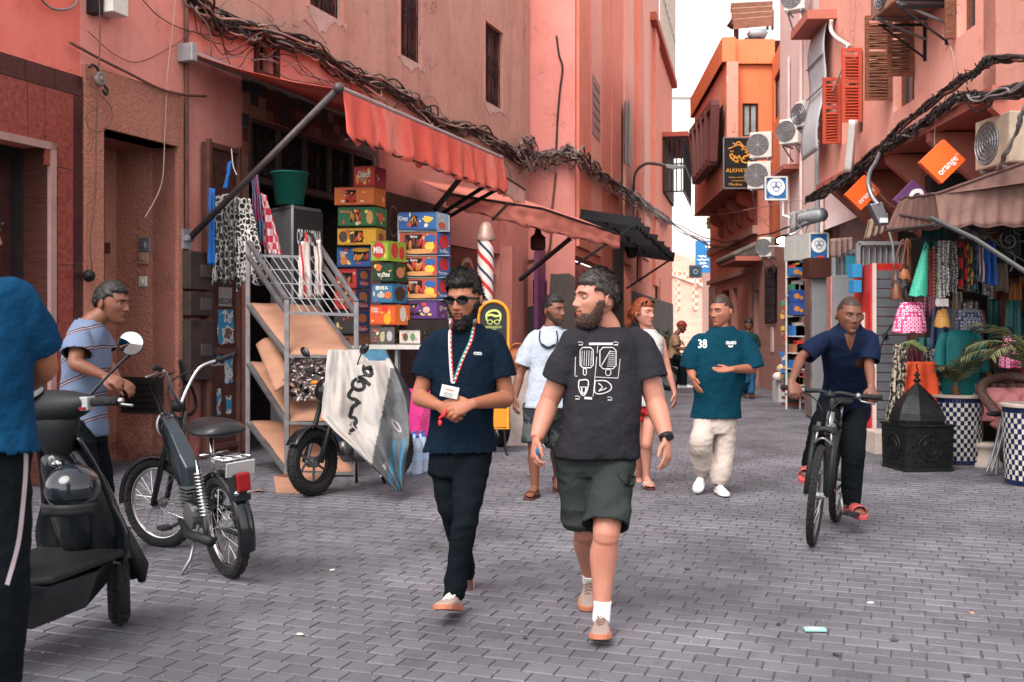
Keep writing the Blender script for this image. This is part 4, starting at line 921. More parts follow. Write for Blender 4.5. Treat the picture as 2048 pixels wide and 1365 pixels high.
t = ringsign('lower lottery lightbox with rings beside the lit lamp', 1619, 1656, 467, 520, 17.3, .1, name='lottery_lightbox', sub='tabac')
b = MB(); b.prism([W(1571,474,18.6), W(1618,467,17.3), W(1618,519,17.3), W(1571,522,18.6)], (0,.1,0)); b.build('side_panel', mat('lightbox_pale', (.5,.53,.49), .5, emit=(.8,.95,.85), es=.02), t)
b = MB(); b.b2(W(1634,518,17.28), W(1648,512,17.27)); b.build('red_label', mat('label_red', (.6,.05,.04), .5), t)
FL = thing('flood_lamp', 'lit white lamp glowing on a horizontal pole over the brick wall', 'lamp', W(1568,482,20))
b = MB(); b.ell(W(1568,482,20), (.14,.08,.07)); b.build('bulb', mat('lamp_glow', (1,1,1), .5, var=0, emit=(.92,.97,1), es=14), FL, smooth=True)
b = MB(); b.tube([W(1538,494,21), W(1605,492,18.5)], .02, 8); b.tube([W(1568,492,19.9), W(1568,484,20)], .015, 6); b.build('pole', m_wht, FL)
ld = bpy.data.lights.new('lamp_light', 'POINT'); ld.energy = 7; ld.shadow_soft_size = .12; ld.color = (.9,.96,1); lo = bpy.data.objects.new('lamp_light', ld); lo.location = W(1568,487,19.7); S.collection.objects.link(lo)
# street lamps
SL = thing('street_lamp', 'grey street lamp arm curving out from the left orange house', 'street lamp', L2.hit(1268,400,.1))
b = MB(); b.tube([L2.hit(1268,470,.12), L2.hit(1268,380,.12), L2.hit(1272,345,.3), W(1290,329,31), W(1310,328,30), W(1335,333,29)], .045, 8, k=5); b.build('arm', m_steel, SL, smooth=True)
b = MB(); b.prism([W(1333,328,29), W(1352,331,29), W(1369,332,29), W(1369,335,29), W(1345,338,29), W(1333,336,29)], (0,.2,0)); b.build('head', m_steel, SL)
SL = thing('street_lamp', 'grey street lamp hanging in front of the right overhang', 'street lamp', W(1770,430,12.6))
b = MB(); b.tube([W(1762,300,13.6), W(1752,325,13.2), W(1740,345,13), W(1737,370,12.8), W(1745,395,12.7), W(1757,410,12.6)], .028, 8, k=5); b.build('arm', m_steel, SL, smooth=True)
b = MB(); b.prism([W(1740,408,12.6), W(1765,404,12.6), W(1777,435,12.6), W(1777,450,12.6), W(1760,450,12.6)], (0,.16,0)); b.build('head', m_steel, SL, bevel=.01)
b = MB(); b.b2(W(1759,446,12.59), W(1776,436,12.58)); b.build('lens', mat('lens', (.6,.65,.68), .2), SL)
b = MB(); b.tube([W(1774,450,12.62), W(1786,490,12.7), W(1792,560,12.9)], .014, 6); b.build('cord', m_wht, SL)
WLn = thing('wall_lantern', 'small old lantern under the metal canopy', 'lantern', L2.hit(1264,480,.3))
b = MB(); c = W(1263,500,30); b.lathe(c, [(.0,-.25),(.12,-.22),(.2,.15),(.05,.4),(.02,.5)], 6); b.build('lantern_body', m_black, WLn)
PLn = thing('pendant_lantern', 'brown bell shaped lantern hanging beneath the barber awning', 'lantern', W(1076,480,18))
c = W(1076,482,18); b = MB(); b.lathe(c, [(.0,.22),(.05,.2),(.06,.12),(.13,.06),(.13,-.13),(.1,-.16),(0,-.16)], 16); b.build('glass_body', m_brown, PLn, smooth=True); b = MB(); b.tube([c+V((0,0,.2)), W(1076,455,18)], .012); b.build('hook', m_black, PLn)
# ---------------- blind window and hood ----------------
BLD = thing('roller_blind', 'pale grey hanging blind over the window next to the lilac house', 'blind', R1.pt(16.9,5,.1))
b = MB(); b.grid(lambda u, v: R1.pt(16.35+1.1*u, 4.28+2.0*v-(1-u)*.0, .10+.04*sin(v*9)+(1-v)*.15), 8, 24); b.build('cloth', mat('blind_grey', (.45,.47,.49), .9, var=.12, scale=4), BLD, smooth=True, solid=.01)
b = MB()
for v in (.25,.5,.75): b.tube([R1.pt(16.35,4.28+2*v,.18), R1.pt(17.45,4.28+2*v,.18)], .012, 6)
b.build('seam', m_steel, BLD)
HD = thing('window_hood', 'pink cement hood over the grey blind', 'hood', R1.pt(16.9,6.3,.1)); b = MB(); R1.box(b, 16.2, 17.4, 6.28, 6.42, 0, .45); b.build('slab', m_soff, HD)
# white corrugated pipe and cloth hanging under red shutter
b = MB(); b.tube([R1.hit(*q,.1) for q in ((1663,40),(1662,60),(1672,75),(1690,87),(1698,92))], .03, 8, k=5); b.tube([R1.hit(*q,.14) for q in ((1694,92),(1690,120),(1675,160),(1655,205),(1645,240))], .013, 6, k=4); tag(b.build('white_hose', m_wht, smooth=True), 'white hose bending down the pink wall beside the grey blind', 'hose')
CT = thing('hanging_awning_strip', 'faded white cloth strip hanging under the red shutter', 'cloth', R1.hit(1700,300,.2))
b = MB(); b.grid(lambda u, v: R1.hit(1691+u*14+v*10-(1-v)*0, 345-v*105, .2)+R1.n*(.03*sin(u*14)), 12, 10); b.build('cloth', mat('white_cloth', (.6,.58,.56), .9, var=.1), CT, smooth=True, solid=.004)
# ---------------- cables with ties on the right ----------------
pR = [(2060,118),(2010,116),(1970,125),(1952,145),(1915,163),(1862,205),(1800,255),(1762,292),(1700,345),(1660,370),(1612,398)]
pR2 = [(2060,170),(2000,185),(1960,195),(1935,190),(1905,200),(1880,220),(1840,248),(1800,275),(1765,298),(1735,325),(1690,360),(1650,385),(1612,402)]
bundle('cable_bundle', 'thick dark cables along the edge of the right overhang', [[R1.hit(*q,.12) for q in pR2]], 9, .05, (.012,.02), seed=21, mats=[m_cable[0], m_cable[3], m_cable[0]])
bundle('cable_bundle', 'upper run of dark cables climbing to the right edge of the picture', [[R1.hit(*q,.12) for q in pR]], 5, .04, (.014,.024), seed=22, mats=[m_cable[0], m_cable[1]])
for nm, pp, lab in (('cable_ties', pR, 'spiky plastic ties along the upper right cable run'), ('cable_ties', pR2, 'spiky plastic ties along the lower right cable run')):
    t = thing(nm, lab, 'cable ties', R1.hit(*pp[5], .15)); P = catmull([R1.hit(*q,.14) for q in pp], 9); r = random.Random(2); base = None
    for i in range(14, len(P)-1, 3):
        b = MB(); 
        for k in range(3):
            a = r.random()*6; v_ = V((0,cos(a),sin(a)))*r.uniform(.05,.10)+V((-r.uniform(.0,.05),0,0)); b.tube([P[i], P[i]+v_*.6, P[i]+v_+V((0,0,-.02))], .006, 5)
        b.torus(P[i], .035, .009, P[i+1]-P[i], 10, 5); b.build('tie', m_cable[0], t)
wire('thin_wire', 'thin wire dropping from the top down the right pink wall', [R1.hit(*q,.05) for q in ((1893,50),(1896,80),(1906,110),(1908,150),(1890,200),(1870,260),(1872,330))], .006, m_cable[2])
wire('thin_wire', 'looped wire hanging in front of the right fins', [R1.hit(*q,.1) for q in ((1745,310),(1728,330),(1740,360),(1770,400),(1790,415))], .008, m_cable[1])
bundle('loose_cables', 'tangle of wires at the right edge above the stall awning', [[R1.hit(*q,.2) for q in ((1935,190),(1950,197),(1990,185),(2055,160))], [R1.hit(*q,.2) for q in ((2055,200),(2045,240),(2020,300),(1995,340))]], 8, .07, (.008,.014), seed=24, mats=[m_cable[3], m_cable[0]])
wire('long_wire', 'fine bright wire crossing from the left house to the black sign', [L2.hit(1354,110,.1), W(1375,160,44), W(1402,205,38), W(1430,250,32), W(1470,290,26.8)], .014, m_cable[2])
wire('thin_wire', 'pale wire strung under the corbels', [W(1388,432,34), W(1450,428,30), W(1520,415,25), W(1600,400,20)], .012, m_cable[2])
# ---------------- roof things, far buildings ----------------
PG = thing('roof_pergola', 'striped wooden pergola on the roof above the orange house', 'pergola', W(1505,40,33))
mw = mat('pergola_wood', (.45,.25,.17), .8, var=.2)
for k in range(4):
    b = MB(); a_ = W(1461+k*2,16+k*11,33-.3*k); c_ = W(1545,12+k*10,33-.3*k); b.bar(a_, c_, .3, .05, up=(0,1,.6)); b.build('slat', mw, PG)
b = MB()
for x, y0, y1 in ((1470,20,82),(1535,20,60),(1545,20,60),(1475,40,82)): b.bar(W(x,y0,33), W(x,y1,33), .07)
b.bar(W(1460,42,33), W(1472,50,33), .3,.3); b.build('post', m_brown, PG)
RT = thing('roof_tank', 'round metal water tank lying on the orange house roof', 'tank', W(1515,72,31)); b = MB(); b.tube([W(1496,72,31), W(1500,70,31), W(1530,68,31), W(1534,70,31)], [.08,.16,.16,.08], 12); b.build('tank_body', m_galv, RT, smooth=True)
b = MB(); b.box(W(1505,80,31), (.5,.3,.05)); b.build('stand', m_black, RT)
FW = thing('pale_building', 'tall hazy white building far behind at the end of the street', 'building', (14,90,0))
b = MB(); b.b2((W(1340,0,90).x,90,0),(W(1430,0,90).x,98,W(0,190,90).z)); b.build('wall', mat('haze_white', (.80,.76,.74), .9, var=.03), FW); b = MB(); b.b2((W(1422,0,95).x,95,0),(W(1462,0,95).x,96,W(0,76,95).z)); b.build('wall', mat('haze_white', (.80,.76,.74), .9, var=.03), FW)
b = MB(); b.b2((W(1342,0,90).x,89.8,W(0,196,90).z),(W(1428,0,90).x,90.2,W(0,190,90).z)); b.build('parapet', m_white, FW)
TB = thing('tiled_building', 'sunlit orange tiled building with pattern panels at the street end', 'building', W(1370,740,47))
d = 69; xa, xb, zt = W(1325,0,d).x, W(1396,0,d).x, W(0,500,d).z
m_tb = patt('tile_sunlit', 'brick', (.80,.46,.36), (.70,.36,.28), 2.6, .7); m_tb2 = patt('tile_pattern', 'check', (.75,.24,.14), (.82,.66,.58), 4, .7)
b = MB(); b.prism([(xa,d,0),(xb,d-1.5,0),(xb,d-1.5,zt-1),(xa,d,zt)], (3,6,0)); b.build('wall', m_tb, TB)
for x0, x1 in ((1337,1345),(1352,1362),(1385,1396)):
    b = MB(); dd = d-1.5*(x0-1325)/71-.06; b.b2((W(x0,0,dd).x,dd-.05,W(0,620,dd).z),(W(x1,0,dd).x,dd,W(0,545,dd).z)); b.build('pattern_panel', m_tb2, TB)
b = MB(); b.prism([(xa,d-.1,zt-1.5),(xb,d-1.6,zt-2.5),(xb,d-1.6,zt-2),(xa,d-.1,zt-1)], (0,-.15,0)); b.build('frieze', m_tb2, TB)
AW = thing('arched_facade', 'cream and orange facade with three tall arched recesses', 'building', W(1400,740,43))
d = 72; b = MB(); b.b2((W(1378,0,d).x,d,0),(W(1470,0,d).x,d+.6,W(0,575-25,d).z)); b.build('wall', m_cream, AW)
b = MB(); b.b2((W(1372,0,d+2).x,d+2,0),(W(1470,0,d+2).x,d+2.5,W(0,472,d+2).z)); b.build('upper_wall', m_white, AW)
for k in range(3):
    b = MB(); x0 = W(1384+13*k,0,d).x; x1 = W(1393+13*k,0,d).x; za = W(0,590,d).z; P = [V((x0,d-.02,.2)),V((x1,d-.02,.2))]
    for t in range(9): u = t/8; P.append(V((x1+(x0-x1)*u, d-.02, za+1.2*(1-abs(2*u-1)**1.6))))
    b.prism(P, (0,-.06,0)); b.build('arched_recess', mat('arch_orange', (.82,.30,.14), .8, var=.05), AW)
BS = thing('blue_hoarding', 'large blue signboard with white writing at the end of the street', 'sign', W(1405,515,66)); d = 66
b = MB(); b.b2((W(1391,0,d).x,d,W(0,546,d).z),(W(1422,0,d).x,d+.1,W(0,482,d).z)); b.build('board', mat('hoarding_blue', (.02,.17,.42), .5, var=.05), BS)
for k, (y, w) in enumerate(((513,20),(520,24),(527,14),(533,22))):
    b = MB(); stroke_mb(b, [(-w/2*d/F+i*w/7*d/F, .05*sin(i*2.3+k)) for i in range(8)], W(1406,y,d-.02), X, Z, .07); b.build('lettering', m_wp, BS, fix=False)
b = MB(); b.b2(W(1411,496,d-.03), W(1420,486,d-.02)); b.build('white_patch', m_wp, BS)
BS = thing('blue_shop_sign', 'small square blue sign with a pale ring in a grey frame', 'sign', W(1392,545,38)); d = 38
b = MB(); b.b2((W(1379,0,d).x,d,W(0,556,d).z),(W(1404,0,d).x,d+.1,W(0,531,d).z)); b.build('frame', m_steel, BS)
b = MB(); b.b2((W(1382,0,d).x,d-.02,W(0,553,d).z),(W(1401,0,d).x,d,W(0,534,d).z)); b.build('panel', mat('hoarding_pale', (.07,.22,.32), .5), BS)
b = MB(); b.torus(W(1391,544,d-.03), .07, .018, (0,1,0), 20, 5); b.build('ring', m_wp, BS)
b = MB(); r = random.Random(4)
for k in range(3): b.ell(W(1418+r.uniform(-2,3), 440+k*7, 33), (.07,.07,.08), seg=8, rings=6)
tag(b.build('hanging_lamps', mat('lamp_yellow', (.7,.6,.25), .5), smooth=True), 'small yellow lamps hung in a string under the far overhang', 'lamps', kind='stuff')

# ================= GOODS ON THE LEFT =================
def cloth_px(name, lab, cat, q, d, m, folds=5, amp=.03, nu=30, nv=24, group=None, par=None, solid=.004, hem=.0, seed=0, dd=(0,0,0,0)):
    P = [W(x, y, d+e) for (x, y), e in zip(q, dd)]      # top-left, top-right, bottom-right, bottom-left
    def fn(u, v):
        p = P[0].lerp(P[1], u).lerp(P[3].lerp(P[2], u), v)
        p.y += amp*(.3+.7*v)*sin(u*folds*2*pi+.8*sin(v*3+seed))+amp*.8*noise.noise(V((u*4+seed,v*2.5,seed)))
        p.z += hem*sin(u*9+seed)*v; p.x += amp*.4*noise.noise(V((v*4,u*2,seed+4))); return p
    b = MB(); b.grid(fn, nu, nv)
    o = b.build(name, m, par, smooth=True, solid=solid)
    return tag(o, lab, cat, group) if cat else o
def flat(c): return mat('flat_%.2f_%.2f_%.2f' % c, c, .5, var=.06)
ncart = 0
def carton(px0, split, px1, y0, y1, d, cf, cs, lab, txt=None, win=None, blobs=None, tcol=(.85,.8,.75), logo=None, flip=False, strip=None):
    global ncart; r = random.Random(ncart); ncart += 1
    A_, B_, C_ = W(px0,0,d+.06), W(split,0,d), W(px1,0,d+.30); z0, z1 = W(0,y1,d).z, W(0,y0,d).z
    A_.z = B_.z = C_.z = 0; D_ = A_+C_-B_; up = V((0,0,1))
    t = thing('snack_carton', lab, 'carton', (B_.x, B_.y, z0), group='cartons of snacks stacked outside the shop')
    fx = (B_-A_); Lf = fx.length; fx.normalize(); fn_ = fx.cross(up); sx = (C_-B_); Ls = sx.length; sx.normalize(); sn = sx.cross(up); H = z1-z0-.006
    b = MB(); b.m = 0; b.prism([A_+up*z0, B_+up*z0, C_+up*z0, D_+up*z0], up*H); b.build('box', flat(cf), t)
    P = lambda u, v, o=.003: A_+fx*(u*Lf)+up*(z0+v*H)+fn_*o
    Q = lambda u, v, o=.003: B_+sx*(u*Ls)+up*(z0+v*H)+sn*o
    def quad(b, f, a, c, e, g, o=.003): b.add([f(a,e,o), f(c,e,o), f(c,g,o), f(a,g,o)], [(0,1,2,3)])
    if cs != cf: b = MB(); quad(b, Q, 0, 1, 0, 1, .002); b.build('side_print', flat(cs), t)
    b = MB(); quad(b, P, 0, 1, 0, .07); quad(b, P, 0, 1, .93, 1); b.build('edge_print', flat(strip or tuple(min(1, c*.55) for c in cf)), t)
    if win:
        b = MB(); quad(b, P, *win, .004); w_ = b.build('window', m_dark, t)
        for k in range(5):
            b = MB(); u = win[0]+(win[1]-win[0])*(k+.5)/5; v = win[2]+(win[3]-win[2])*r.uniform(.25,.6)
            b.ell(P(u, v, .006), (Lf*(win[1]-win[0])/9, .012, H*(win[3]-win[2])*.38), Matrix.Rotation(r.gauss(0,.3),3,'Y'), 8, 6)
            b.build('packet', flat(r.choice(blobs or [(.6,.25,.05),(.5,.05,.03),(.12,.06,.04)])), w_, smooth=True)
    for (u, v, ru, rv, col) in (logo or []):
        f = P if u <= 1 else Q; uu = u if u <= 1 else u-1
        b = MB(); L_ = Lf if u <= 1 else Ls
        c = f(uu, v, .006); xx = fx if u <= 1 else sx
        b.add([c+xx*(ru*L_*cos(a*pi/8))+up*(rv*H*sin(a*pi/8)) for a in range(16)], [tuple(range(16))]); b.build('logo_print', flat(col), t, fix=False)
    for q in (txt or []):
        s_, u, v, h, w = q[:5]; f, xx, L_ = (P, fx, Lf) if u <= 1 else (Q, sx, Ls); uu = u if u <= 1 else u-1
        b = MB(); text_mb(b, s_, f(uu, v, .009), -xx if flip else xx, -up if flip else up, h*H, width=w*L_, bold=.02); b.build('lettering', flat(q[5] if len(q) > 5 else tcol), t, fix=False)
    # a few small printed shapes so that the face reads as printed card
    for k in range(10):
        f, L_ = (P, Lf) if k < 7 else (Q, Ls); xx = fx if k < 7 else sx
        u, v = r.uniform(.08,.92), r.uniform(.15,.85); c = f(u, v, .0045+k*.0001); ru, rv = r.uniform(.025,.08)*Lf, r.uniform(.04,.15)*H
        col = r.choice([(.75,.35,.06),(.7,.6,.45),(.6,.06,.04),(.85,.62,.12)])
        b = MB(); b.add([c+xx*(ru*cos(a*pi/5)*r.uniform(.7,1.1))+up*(rv*sin(a*pi/5)*r.uniform(.7,1.1)) for a in range(10)], [tuple(range(10))]); b.build('snack_print', flat(col), t, fix=False)
    return t
RED, ORA, GRN, YEL, BLU, DGR, LIM, PUR, DRK, BRN = (.50,.035,.025), (.62,.14,.02), (.02,.13,.045), (.66,.34,.02), (.02,.10,.30), (.012,.05,.025), (.30,.42,.04), (.10,.03,.16), (.05,.045,.045), (.22,.09,.045)
wh = (.8,.75,.7)
dA = 12.9
carton(708,749,772,331,373,dA,RED,(.42,.03,.05),'glossy red carton on the very top of the left snack pile',[('Crunch',.5,.6,.3,.6)],None,logo=[(.45,.5,.22,.3,(.5,.2,.1))])
carton(669,748,771,373,410,dA,ORA,(.66,.15,.03),'orange carton second from the top of the left snack pile',None,(.28,.55,.15,.85))
carton(676,751,774,413,452,dA,GRN,(.03,.17,.06),'green carton with cartoon snack print below the orange one',[('Bigoo',.2,.75,.16,.25,(.8,.3,.1))],(.33,.6,.2,.85),logo=[(.85,.45,.09,.36,(.6,.28,.08)),(.42+1,.5,.2,.25,(.7,.1,.05))])
carton(675,752,772,455,490,dA,YEL,(.72,.40,.03),'yellow carton with a dark window in the left snack pile',None,(.32,.66,.15,.85),logo=[(.15,.5,.11,.33,(.08,.05,.03)),(1.45,.5,.25,.25,(.4,.1,.03))])
carton(674,742,748,493,534,dA+.1,BLU,YEL,'blue and yellow carton under the yellow one',[('Chips',.2,.7,.18,.22)],(.5,.93,.3,.8),logo=[(.2,.3,.1,.2,(.6,.2,.05)),(.7,.85,.28,.1,YEL)])
carton(671,713,741,537,577,dA,RED,BLU,'red carton with blue side in the middle of the left pile',[('Gusto',1.5,.28,.15,.6)],(.3,.8,.3,.8),logo=[(1.5,.7,.28,.22,(.7,.25,.08)),(1.5,.27,.33,.15,(.7,.1,.1))])
carton(669,711,740,579,619,dA,RED,BLU,'red carton with blue side one below the middle',[('Gusto',1.5,.22,.15,.6)],(.2,.8,.3,.8),logo=[(1.5,.7,.28,.22,(.7,.25,.08)),(1.5,.22,.33,.15,(.7,.1,.1))])
carton(668,710,739,621,668,dA,DRK,BLU,'dark carton with blue side lower in the left pile',[('Gusto',1.5,.22,.13,.6)],None,logo=[(1.5,.68,.28,.2,(.7,.25,.08)),(1.5,.22,.33,.13,(.7,.1,.1))])
carton(664,712,739,671,696,dA,BRN,(.28,.12,.06),'brown carton at the bottom of the left snack pile',None,(.3,.7,.2,.8))
dB = 12.4
carton(742,776,812,481,522,dB,LIM,(.26,.38,.04),'lime green carton on top of the middle stack',[('Mila',.45,.55,.34,.55,wh)],None,logo=[(.45,.55,.38,.42,(.5,.04,.04)),(1.35,.55,.2,.4,(.5,.04,.04)),(1.75,.45,.15,.35,(.5,.04,.04))])
carton(745,786,814,525,563,dB,DGR,DGR,'dark green carton standing upside down in the middle stack',[('FRITA',.55,.35,.20,.6)],None,flip=True,logo=[(.3,.75,.14,.2,(.6,.14,.05)),(1.5,.5,.3,.3,(.5,.2,.1))])
carton(744,785,814,567,606,dB,(.03,.17,.32),(.03,.15,.28),'blue carton with big white letters FRITA',[('FRITA',.5,.78,.20,.6)],None,logo=[(.78,.4,.17,.2,(.65,.14,.03)),(.45,.4,.2,.14,(.5,.45,.4)),(1.5,.5,.35,.38,(.04,.03,.03))])
carton(740,790,820,609,650,dB,(.66,.10,.025),(.72,.16,.03),'bright orange red carton in the middle stack',[('Crispy',.2,.8,.16,.26,wh),('Chips',.2,.66,.16,.26,wh)],None,logo=[(.7,.3,.15,.28,YEL),(.6,.82,.12,.14,(.7,.03,.03)),(1.5,.55,.22,.4,(.7,.6,.5))])
carton(741,789,798,653,688,dB,(.10,.09,.09),DRK,'dark grey carton with pale snack pictures on the white table',[('Crack',.2,.8,.2,.25,(.6,.1,.08))],None,logo=[(.5,.4,.1,.3,(.45,.38,.2)),(.8,.45,.12,.3,(.4,.4,.4))])
carton(799,840,853,660,688,dB-.05,(.5,.47,.44),DRK,'small pale carton at the right end of the white table',None,None,logo=[(.3,.5,.12,.3,(.08,.06,.05)),(.65,.5,.12,.3,(.1,.2,.1))])
dC = 12.7
carton(797,872,895,423,460,dC,BLU,(.30,.42,.55),'blue carton on top of the right snack stack',[('Crispy',.14,.62,.3,.24)],(.33,.5,.2,.8),logo=[(.78,.58,.11,.18,(.75,.42,.05)),(1.5,.3,.3,.2,(.6,.1,.05))])
for k, (y0, y1, nm) in enumerate(((464,508,'upper'),(512,552,'middle'),(556,597,'lower'))):
    carton(800,874,900,y0,y1,dC,(.45,.05,.03),(.02,.16,.45),'%s of the three red snack cartons with flame print' % nm,[('FOOTBALL',1.5,.14,.12,.7),('Spicy',.38,.8,.14,.2)],(.14,.6,.22,.9),[(.45,.04,.03),(.10,.03,.02),(.5,.15,.04)],logo=[(1.5,.62,.36,.34,(.6,.03,.04)),(.8,.35,.13,.2,(.78,.48,.05)),(.82,.72,.16,.18,BLU),(.5,.12,.4,.12,(.6,.28,.1))],strip=(.3,.1,.05))
carton(804,874,896,601,638,dC,PUR,(.16,.06,.22),'purple carton at the bottom of the right snack stack',[('Crispy',1.5,.6,.25,.7)],(.05,.5,.2,.85),[(.2,.06,.25),(.1,.03,.1)],logo=[(.7,.5,.1,.18,(.65,.4,.3))])
TBL = thing('white_table', 'narrow white topped table carrying the snack cartons', 'table', G(793,915))
za = W(0,690,12.3).z; b = MB(); b.b2((W(735,0,12.2).x,12.15,za-.05),(W(850,0,12.2).x,13.3,za)); b.b2((W(664,0,12.9).x,12.85,za-.06),(W(742,0,12.9).x,13.5,za-.02)); b.build('top', m_wht, TBL)
for x, y in ((760,12.2),(840,12.2),(670,12.9),(793,12.25)):
    b = MB(); b.bar(V((W(x,0,y).x,y,0)), V((W(x,0,y).x,y,za-.05)), .035); b.build('leg', m_galv, TBL)
b = MB(); b.b2((W(797,0,12.6).x,12.65,za),(W(905,0,12.6).x,13.2,W(0,640,12.7).z)); b.build('stand', m_dark, TBL)
STD = thing('goods_stand', 'dark wire stand behind the right snack stack', 'stand', W(850,900,13))
b = MB()
for z in (W(0,461,12.7).z, W(0,510,12.7).z, W(0,554,12.7).z, W(0,599,12.7).z): b.b2((W(797,0,12.7).x,12.75,z-.01),(W(899,0,12.7).x,13.1,z))
for x in (798, 897): b.bar(V((W(x,0,13.05).x,13.05,0)), V((W(x,0,13.05).x,13.05,W(0,425,12.7).z)), .03)
b.build('rack_frame', m_steel, STD)
# fridge, tub, shop depth clutter
FR = thing('drinks_fridge', 'tall dark drinks fridge with white lettering inside the shop opening', 'fridge', W(590,800,12.9))
za, zb_ = 1.1, W(0,415,12.5).z
A_, B_, C_ = W(541,0,12.9), W(585,0,12.45), W(642,0,12.9)
for p in (A_,B_,C_): p.z = 0
D_ = A_+C_-B_; b = MB(); b.prism([p+V((0,0,.02)) for p in (A_,B_,C_,D_)], (0,0,zb_)); b.build('cabinet', mat('fridge_grey', (.13,.13,.14), .5, var=.1), FR)
fx = (C_-B_).normalized(); fn_ = fx.cross(V((0,0,1)))
b = MB(); b.prism([B_+fn_*.01+V((0,0,.1)), C_+fn_*.01+V((0,0,.1)), C_+fn_*.01+V((0,0,zb_-.02)), B_+fn_*.01+V((0,0,zb_-.02))], fn_*.02); b.build('door', mat('fridge_door', (.03,.032,.038), .3, var=.1), FR)
b = MB(); text_mb(b, 'ORANGINA', (B_+C_)/2+V((0,0,W(0,475,12.6).z))+fn_*.035, fx, (0,0,1), .19, width=(C_-B_).length*.86, bold=.02); b.build('lettering', m_wp, FR, fix=False)
b = MB(); b.bar(B_+V((0,0,.1)), B_+V((0,0,zb_)), .03); b.bar(A_+V((0,0,zb_+.01)), B_+V((0,0,zb_+.01)), .03); b.build('trim', m_steel, FR)
b = MB(); c = C_-fx*.05; b.b2(c+V((-.03,-.04,zb_-.2)), c+V((.0,-.05,zb_-.1))); b.build('sticker', m_wp, FR)
TU = thing('green_tub', 'big green plastic tub on top of the fridge', 'tub', W(579,410,12.6))
b = MB(); b.lathe(W(579,411,12.65), [(0,0),(.17,0),(.215,.37),(.235,.37),(.235,.39),(.2,.39),(.16,.03),(0,.03)], 32); b.build('tub_body', mat('tub_green', (.01,.16,.12), .45, var=.05), TU, smooth=True)
# brown metal door leaf with posters
DL = thing('shop_door_leaf', 'rusty brown metal shutter door folded open by the shop with torn posters', 'door', L1.pt(L1.s_(445),0,.1))
d0, d1 = L1.s_(412,.1), L1.s_(476,.1)
b = MB(); L1.box(b, d0, d1, 0, L1.z_(445,292,.1), .04, .1); b.build('leaf', mat('door_rust', (.075,.03,.025), .6, var=.35, scale=6), DL)
b = MB()
for a in (d0, d1-.04): L1.box(b, a, a+.05, 0, L1.z_(445,290,.1)+.02, .1, .15)
for z in (.1, 1.2, L1.z_(445,292,.1)-.06): L1.box(b, d0+.05, d1-.04, z, z+.06, .1, .14)
b.build('frame', mat('door_rust2', (.11,.045,.035), .6, var=.3), DL)
b = MB(); L1.box(b, L1.s_(436,.1), L1.s_(462,.1), L1.z_(448,613,.1), L1.z_(448,575,.1), .105, .115); ns = b.build('advert_plate', mat('plate_grey', (.32,.30,.29), .6, var=.15), DL)
b = MB(); text_mb(b, 'NESCAFE', L1.pt((L1.s_(436,.1)+L1.s_(462,.1))/2, L1.z_(448,603,.1), .118), L1.u, (0,0,1), .07, width=.27); b.build('lettering', m_black, ns, fix=False)
m_post = patt('poster_torn', 'noise', (.03,.22,.42), (.50,.52,.52), 7, .8, c3=(.15,.08,.06))
for (x0,x1,y0,y1) in ((432,468,618,690),(431,440,695,730),(447,465,698,770),(432,441,775,830),(450,463,790,830)):
    b = MB(); P = []
    a, c, e, g_ = L1.s_(x0,.1), L1.s_(x1,.1), L1.z_(450,y1,.1), L1.z_(450,y0,.1)
    for k in range(16):
        t = k/16*2*pi; P.append(L1.pt((a+c)/2+(c-a)/2*max(-1,min(1,1.35*cos(t)))*(1-.25*random.random()), (e+g_)/2+(g_-e)/2*max(-1,min(1,1.35*sin(t)))*(1-.12*random.random()), .106))
    b.prism(P, L1.n*.003); b.build('torn_poster', m_post, DL)
EB = thing('electric_cabinet', 'dark battered electric cabinets on the wall beside the shop door', 'cabinet', L1.pt(L1.s_(380),1,.1))
for (y0, y1) in ((505,580),(585,632),(640,760)):
    b = MB(); L1.box(b, L1.s_(357), L1.s_(405), L1.z_(380,y1), L1.z_(380,y0), .01, .16); e_ = b.build('box', mat('cabinet_dark', (.05,.035,.033), .6, var=.4, scale=5), EB, bevel=.008)
    b = MB(); L1.box(b, L1.s_(378), L1.s_(399), L1.z_(380,(y0+y1)/2+12), L1.z_(380,(y0+y1)/2-12), .16, .17); b.build('lid', mat('cabinet_lid', (.09,.085,.085), .5, var=.3), e_)
b = MB(); b.tube([L1.hit(*q,.1) for q in ((372,770),(365,800),(375,830),(392,815),(385,780),(368,760),(360,720))], .02, 6, k=5); b.build('hose', m_black, EB, smooth=True)
# hanging aprons and towels
m_bw = patt('print_blackwhite', 'cells', (.70,.66,.62), (.015,.015,.018), 17, .85)
m_bw2 = patt('print_darkwhite', 'cells', (.30,.29,.28), (.012,.012,.014), 14, .85)
m_plaid = patt('plaid_red', 'check', (.55,.03,.07), (.62,.50,.50), 13, .85)
m_blu = mat('apron_blue', (.02,.13,.42), .85, var=.2)
cloth_px('blue_apron', 'bright blue trimmed apron hanging leftmost outside the shop', 'apron', [(418,376),(430,378),(432,530),(415,530)], 11.75, m_blu, 2, .03, 12, 24, 'aprons and towels hung for sale')
cloth_px('blue_apron', 'blue apron strap looped on a wire hanger near the top', 'apron', [(456,325),(464,322),(455,378),(446,378)], 11.8, m_blu, 1, .02, 8, 16, 'aprons and towels hung for sale')
cloth_px('black_apron', 'black patterned apron hanging beside the blue one', 'apron', [(432,392),(474,385),(480,560),(424,572)], 11.7, m_bw2, 5, .05, 40, 30, 'aprons and towels hung for sale', hem=.03)
cloth_px('printed_apron', 'black and white patterned apron hanging under the awning arm', 'apron', [(474,395),(500,398),(532,535),(478,565)], 11.6, m_bw, 3, .05, 34, 34, 'aprons and towels hung for sale', hem=.04, seed=2)
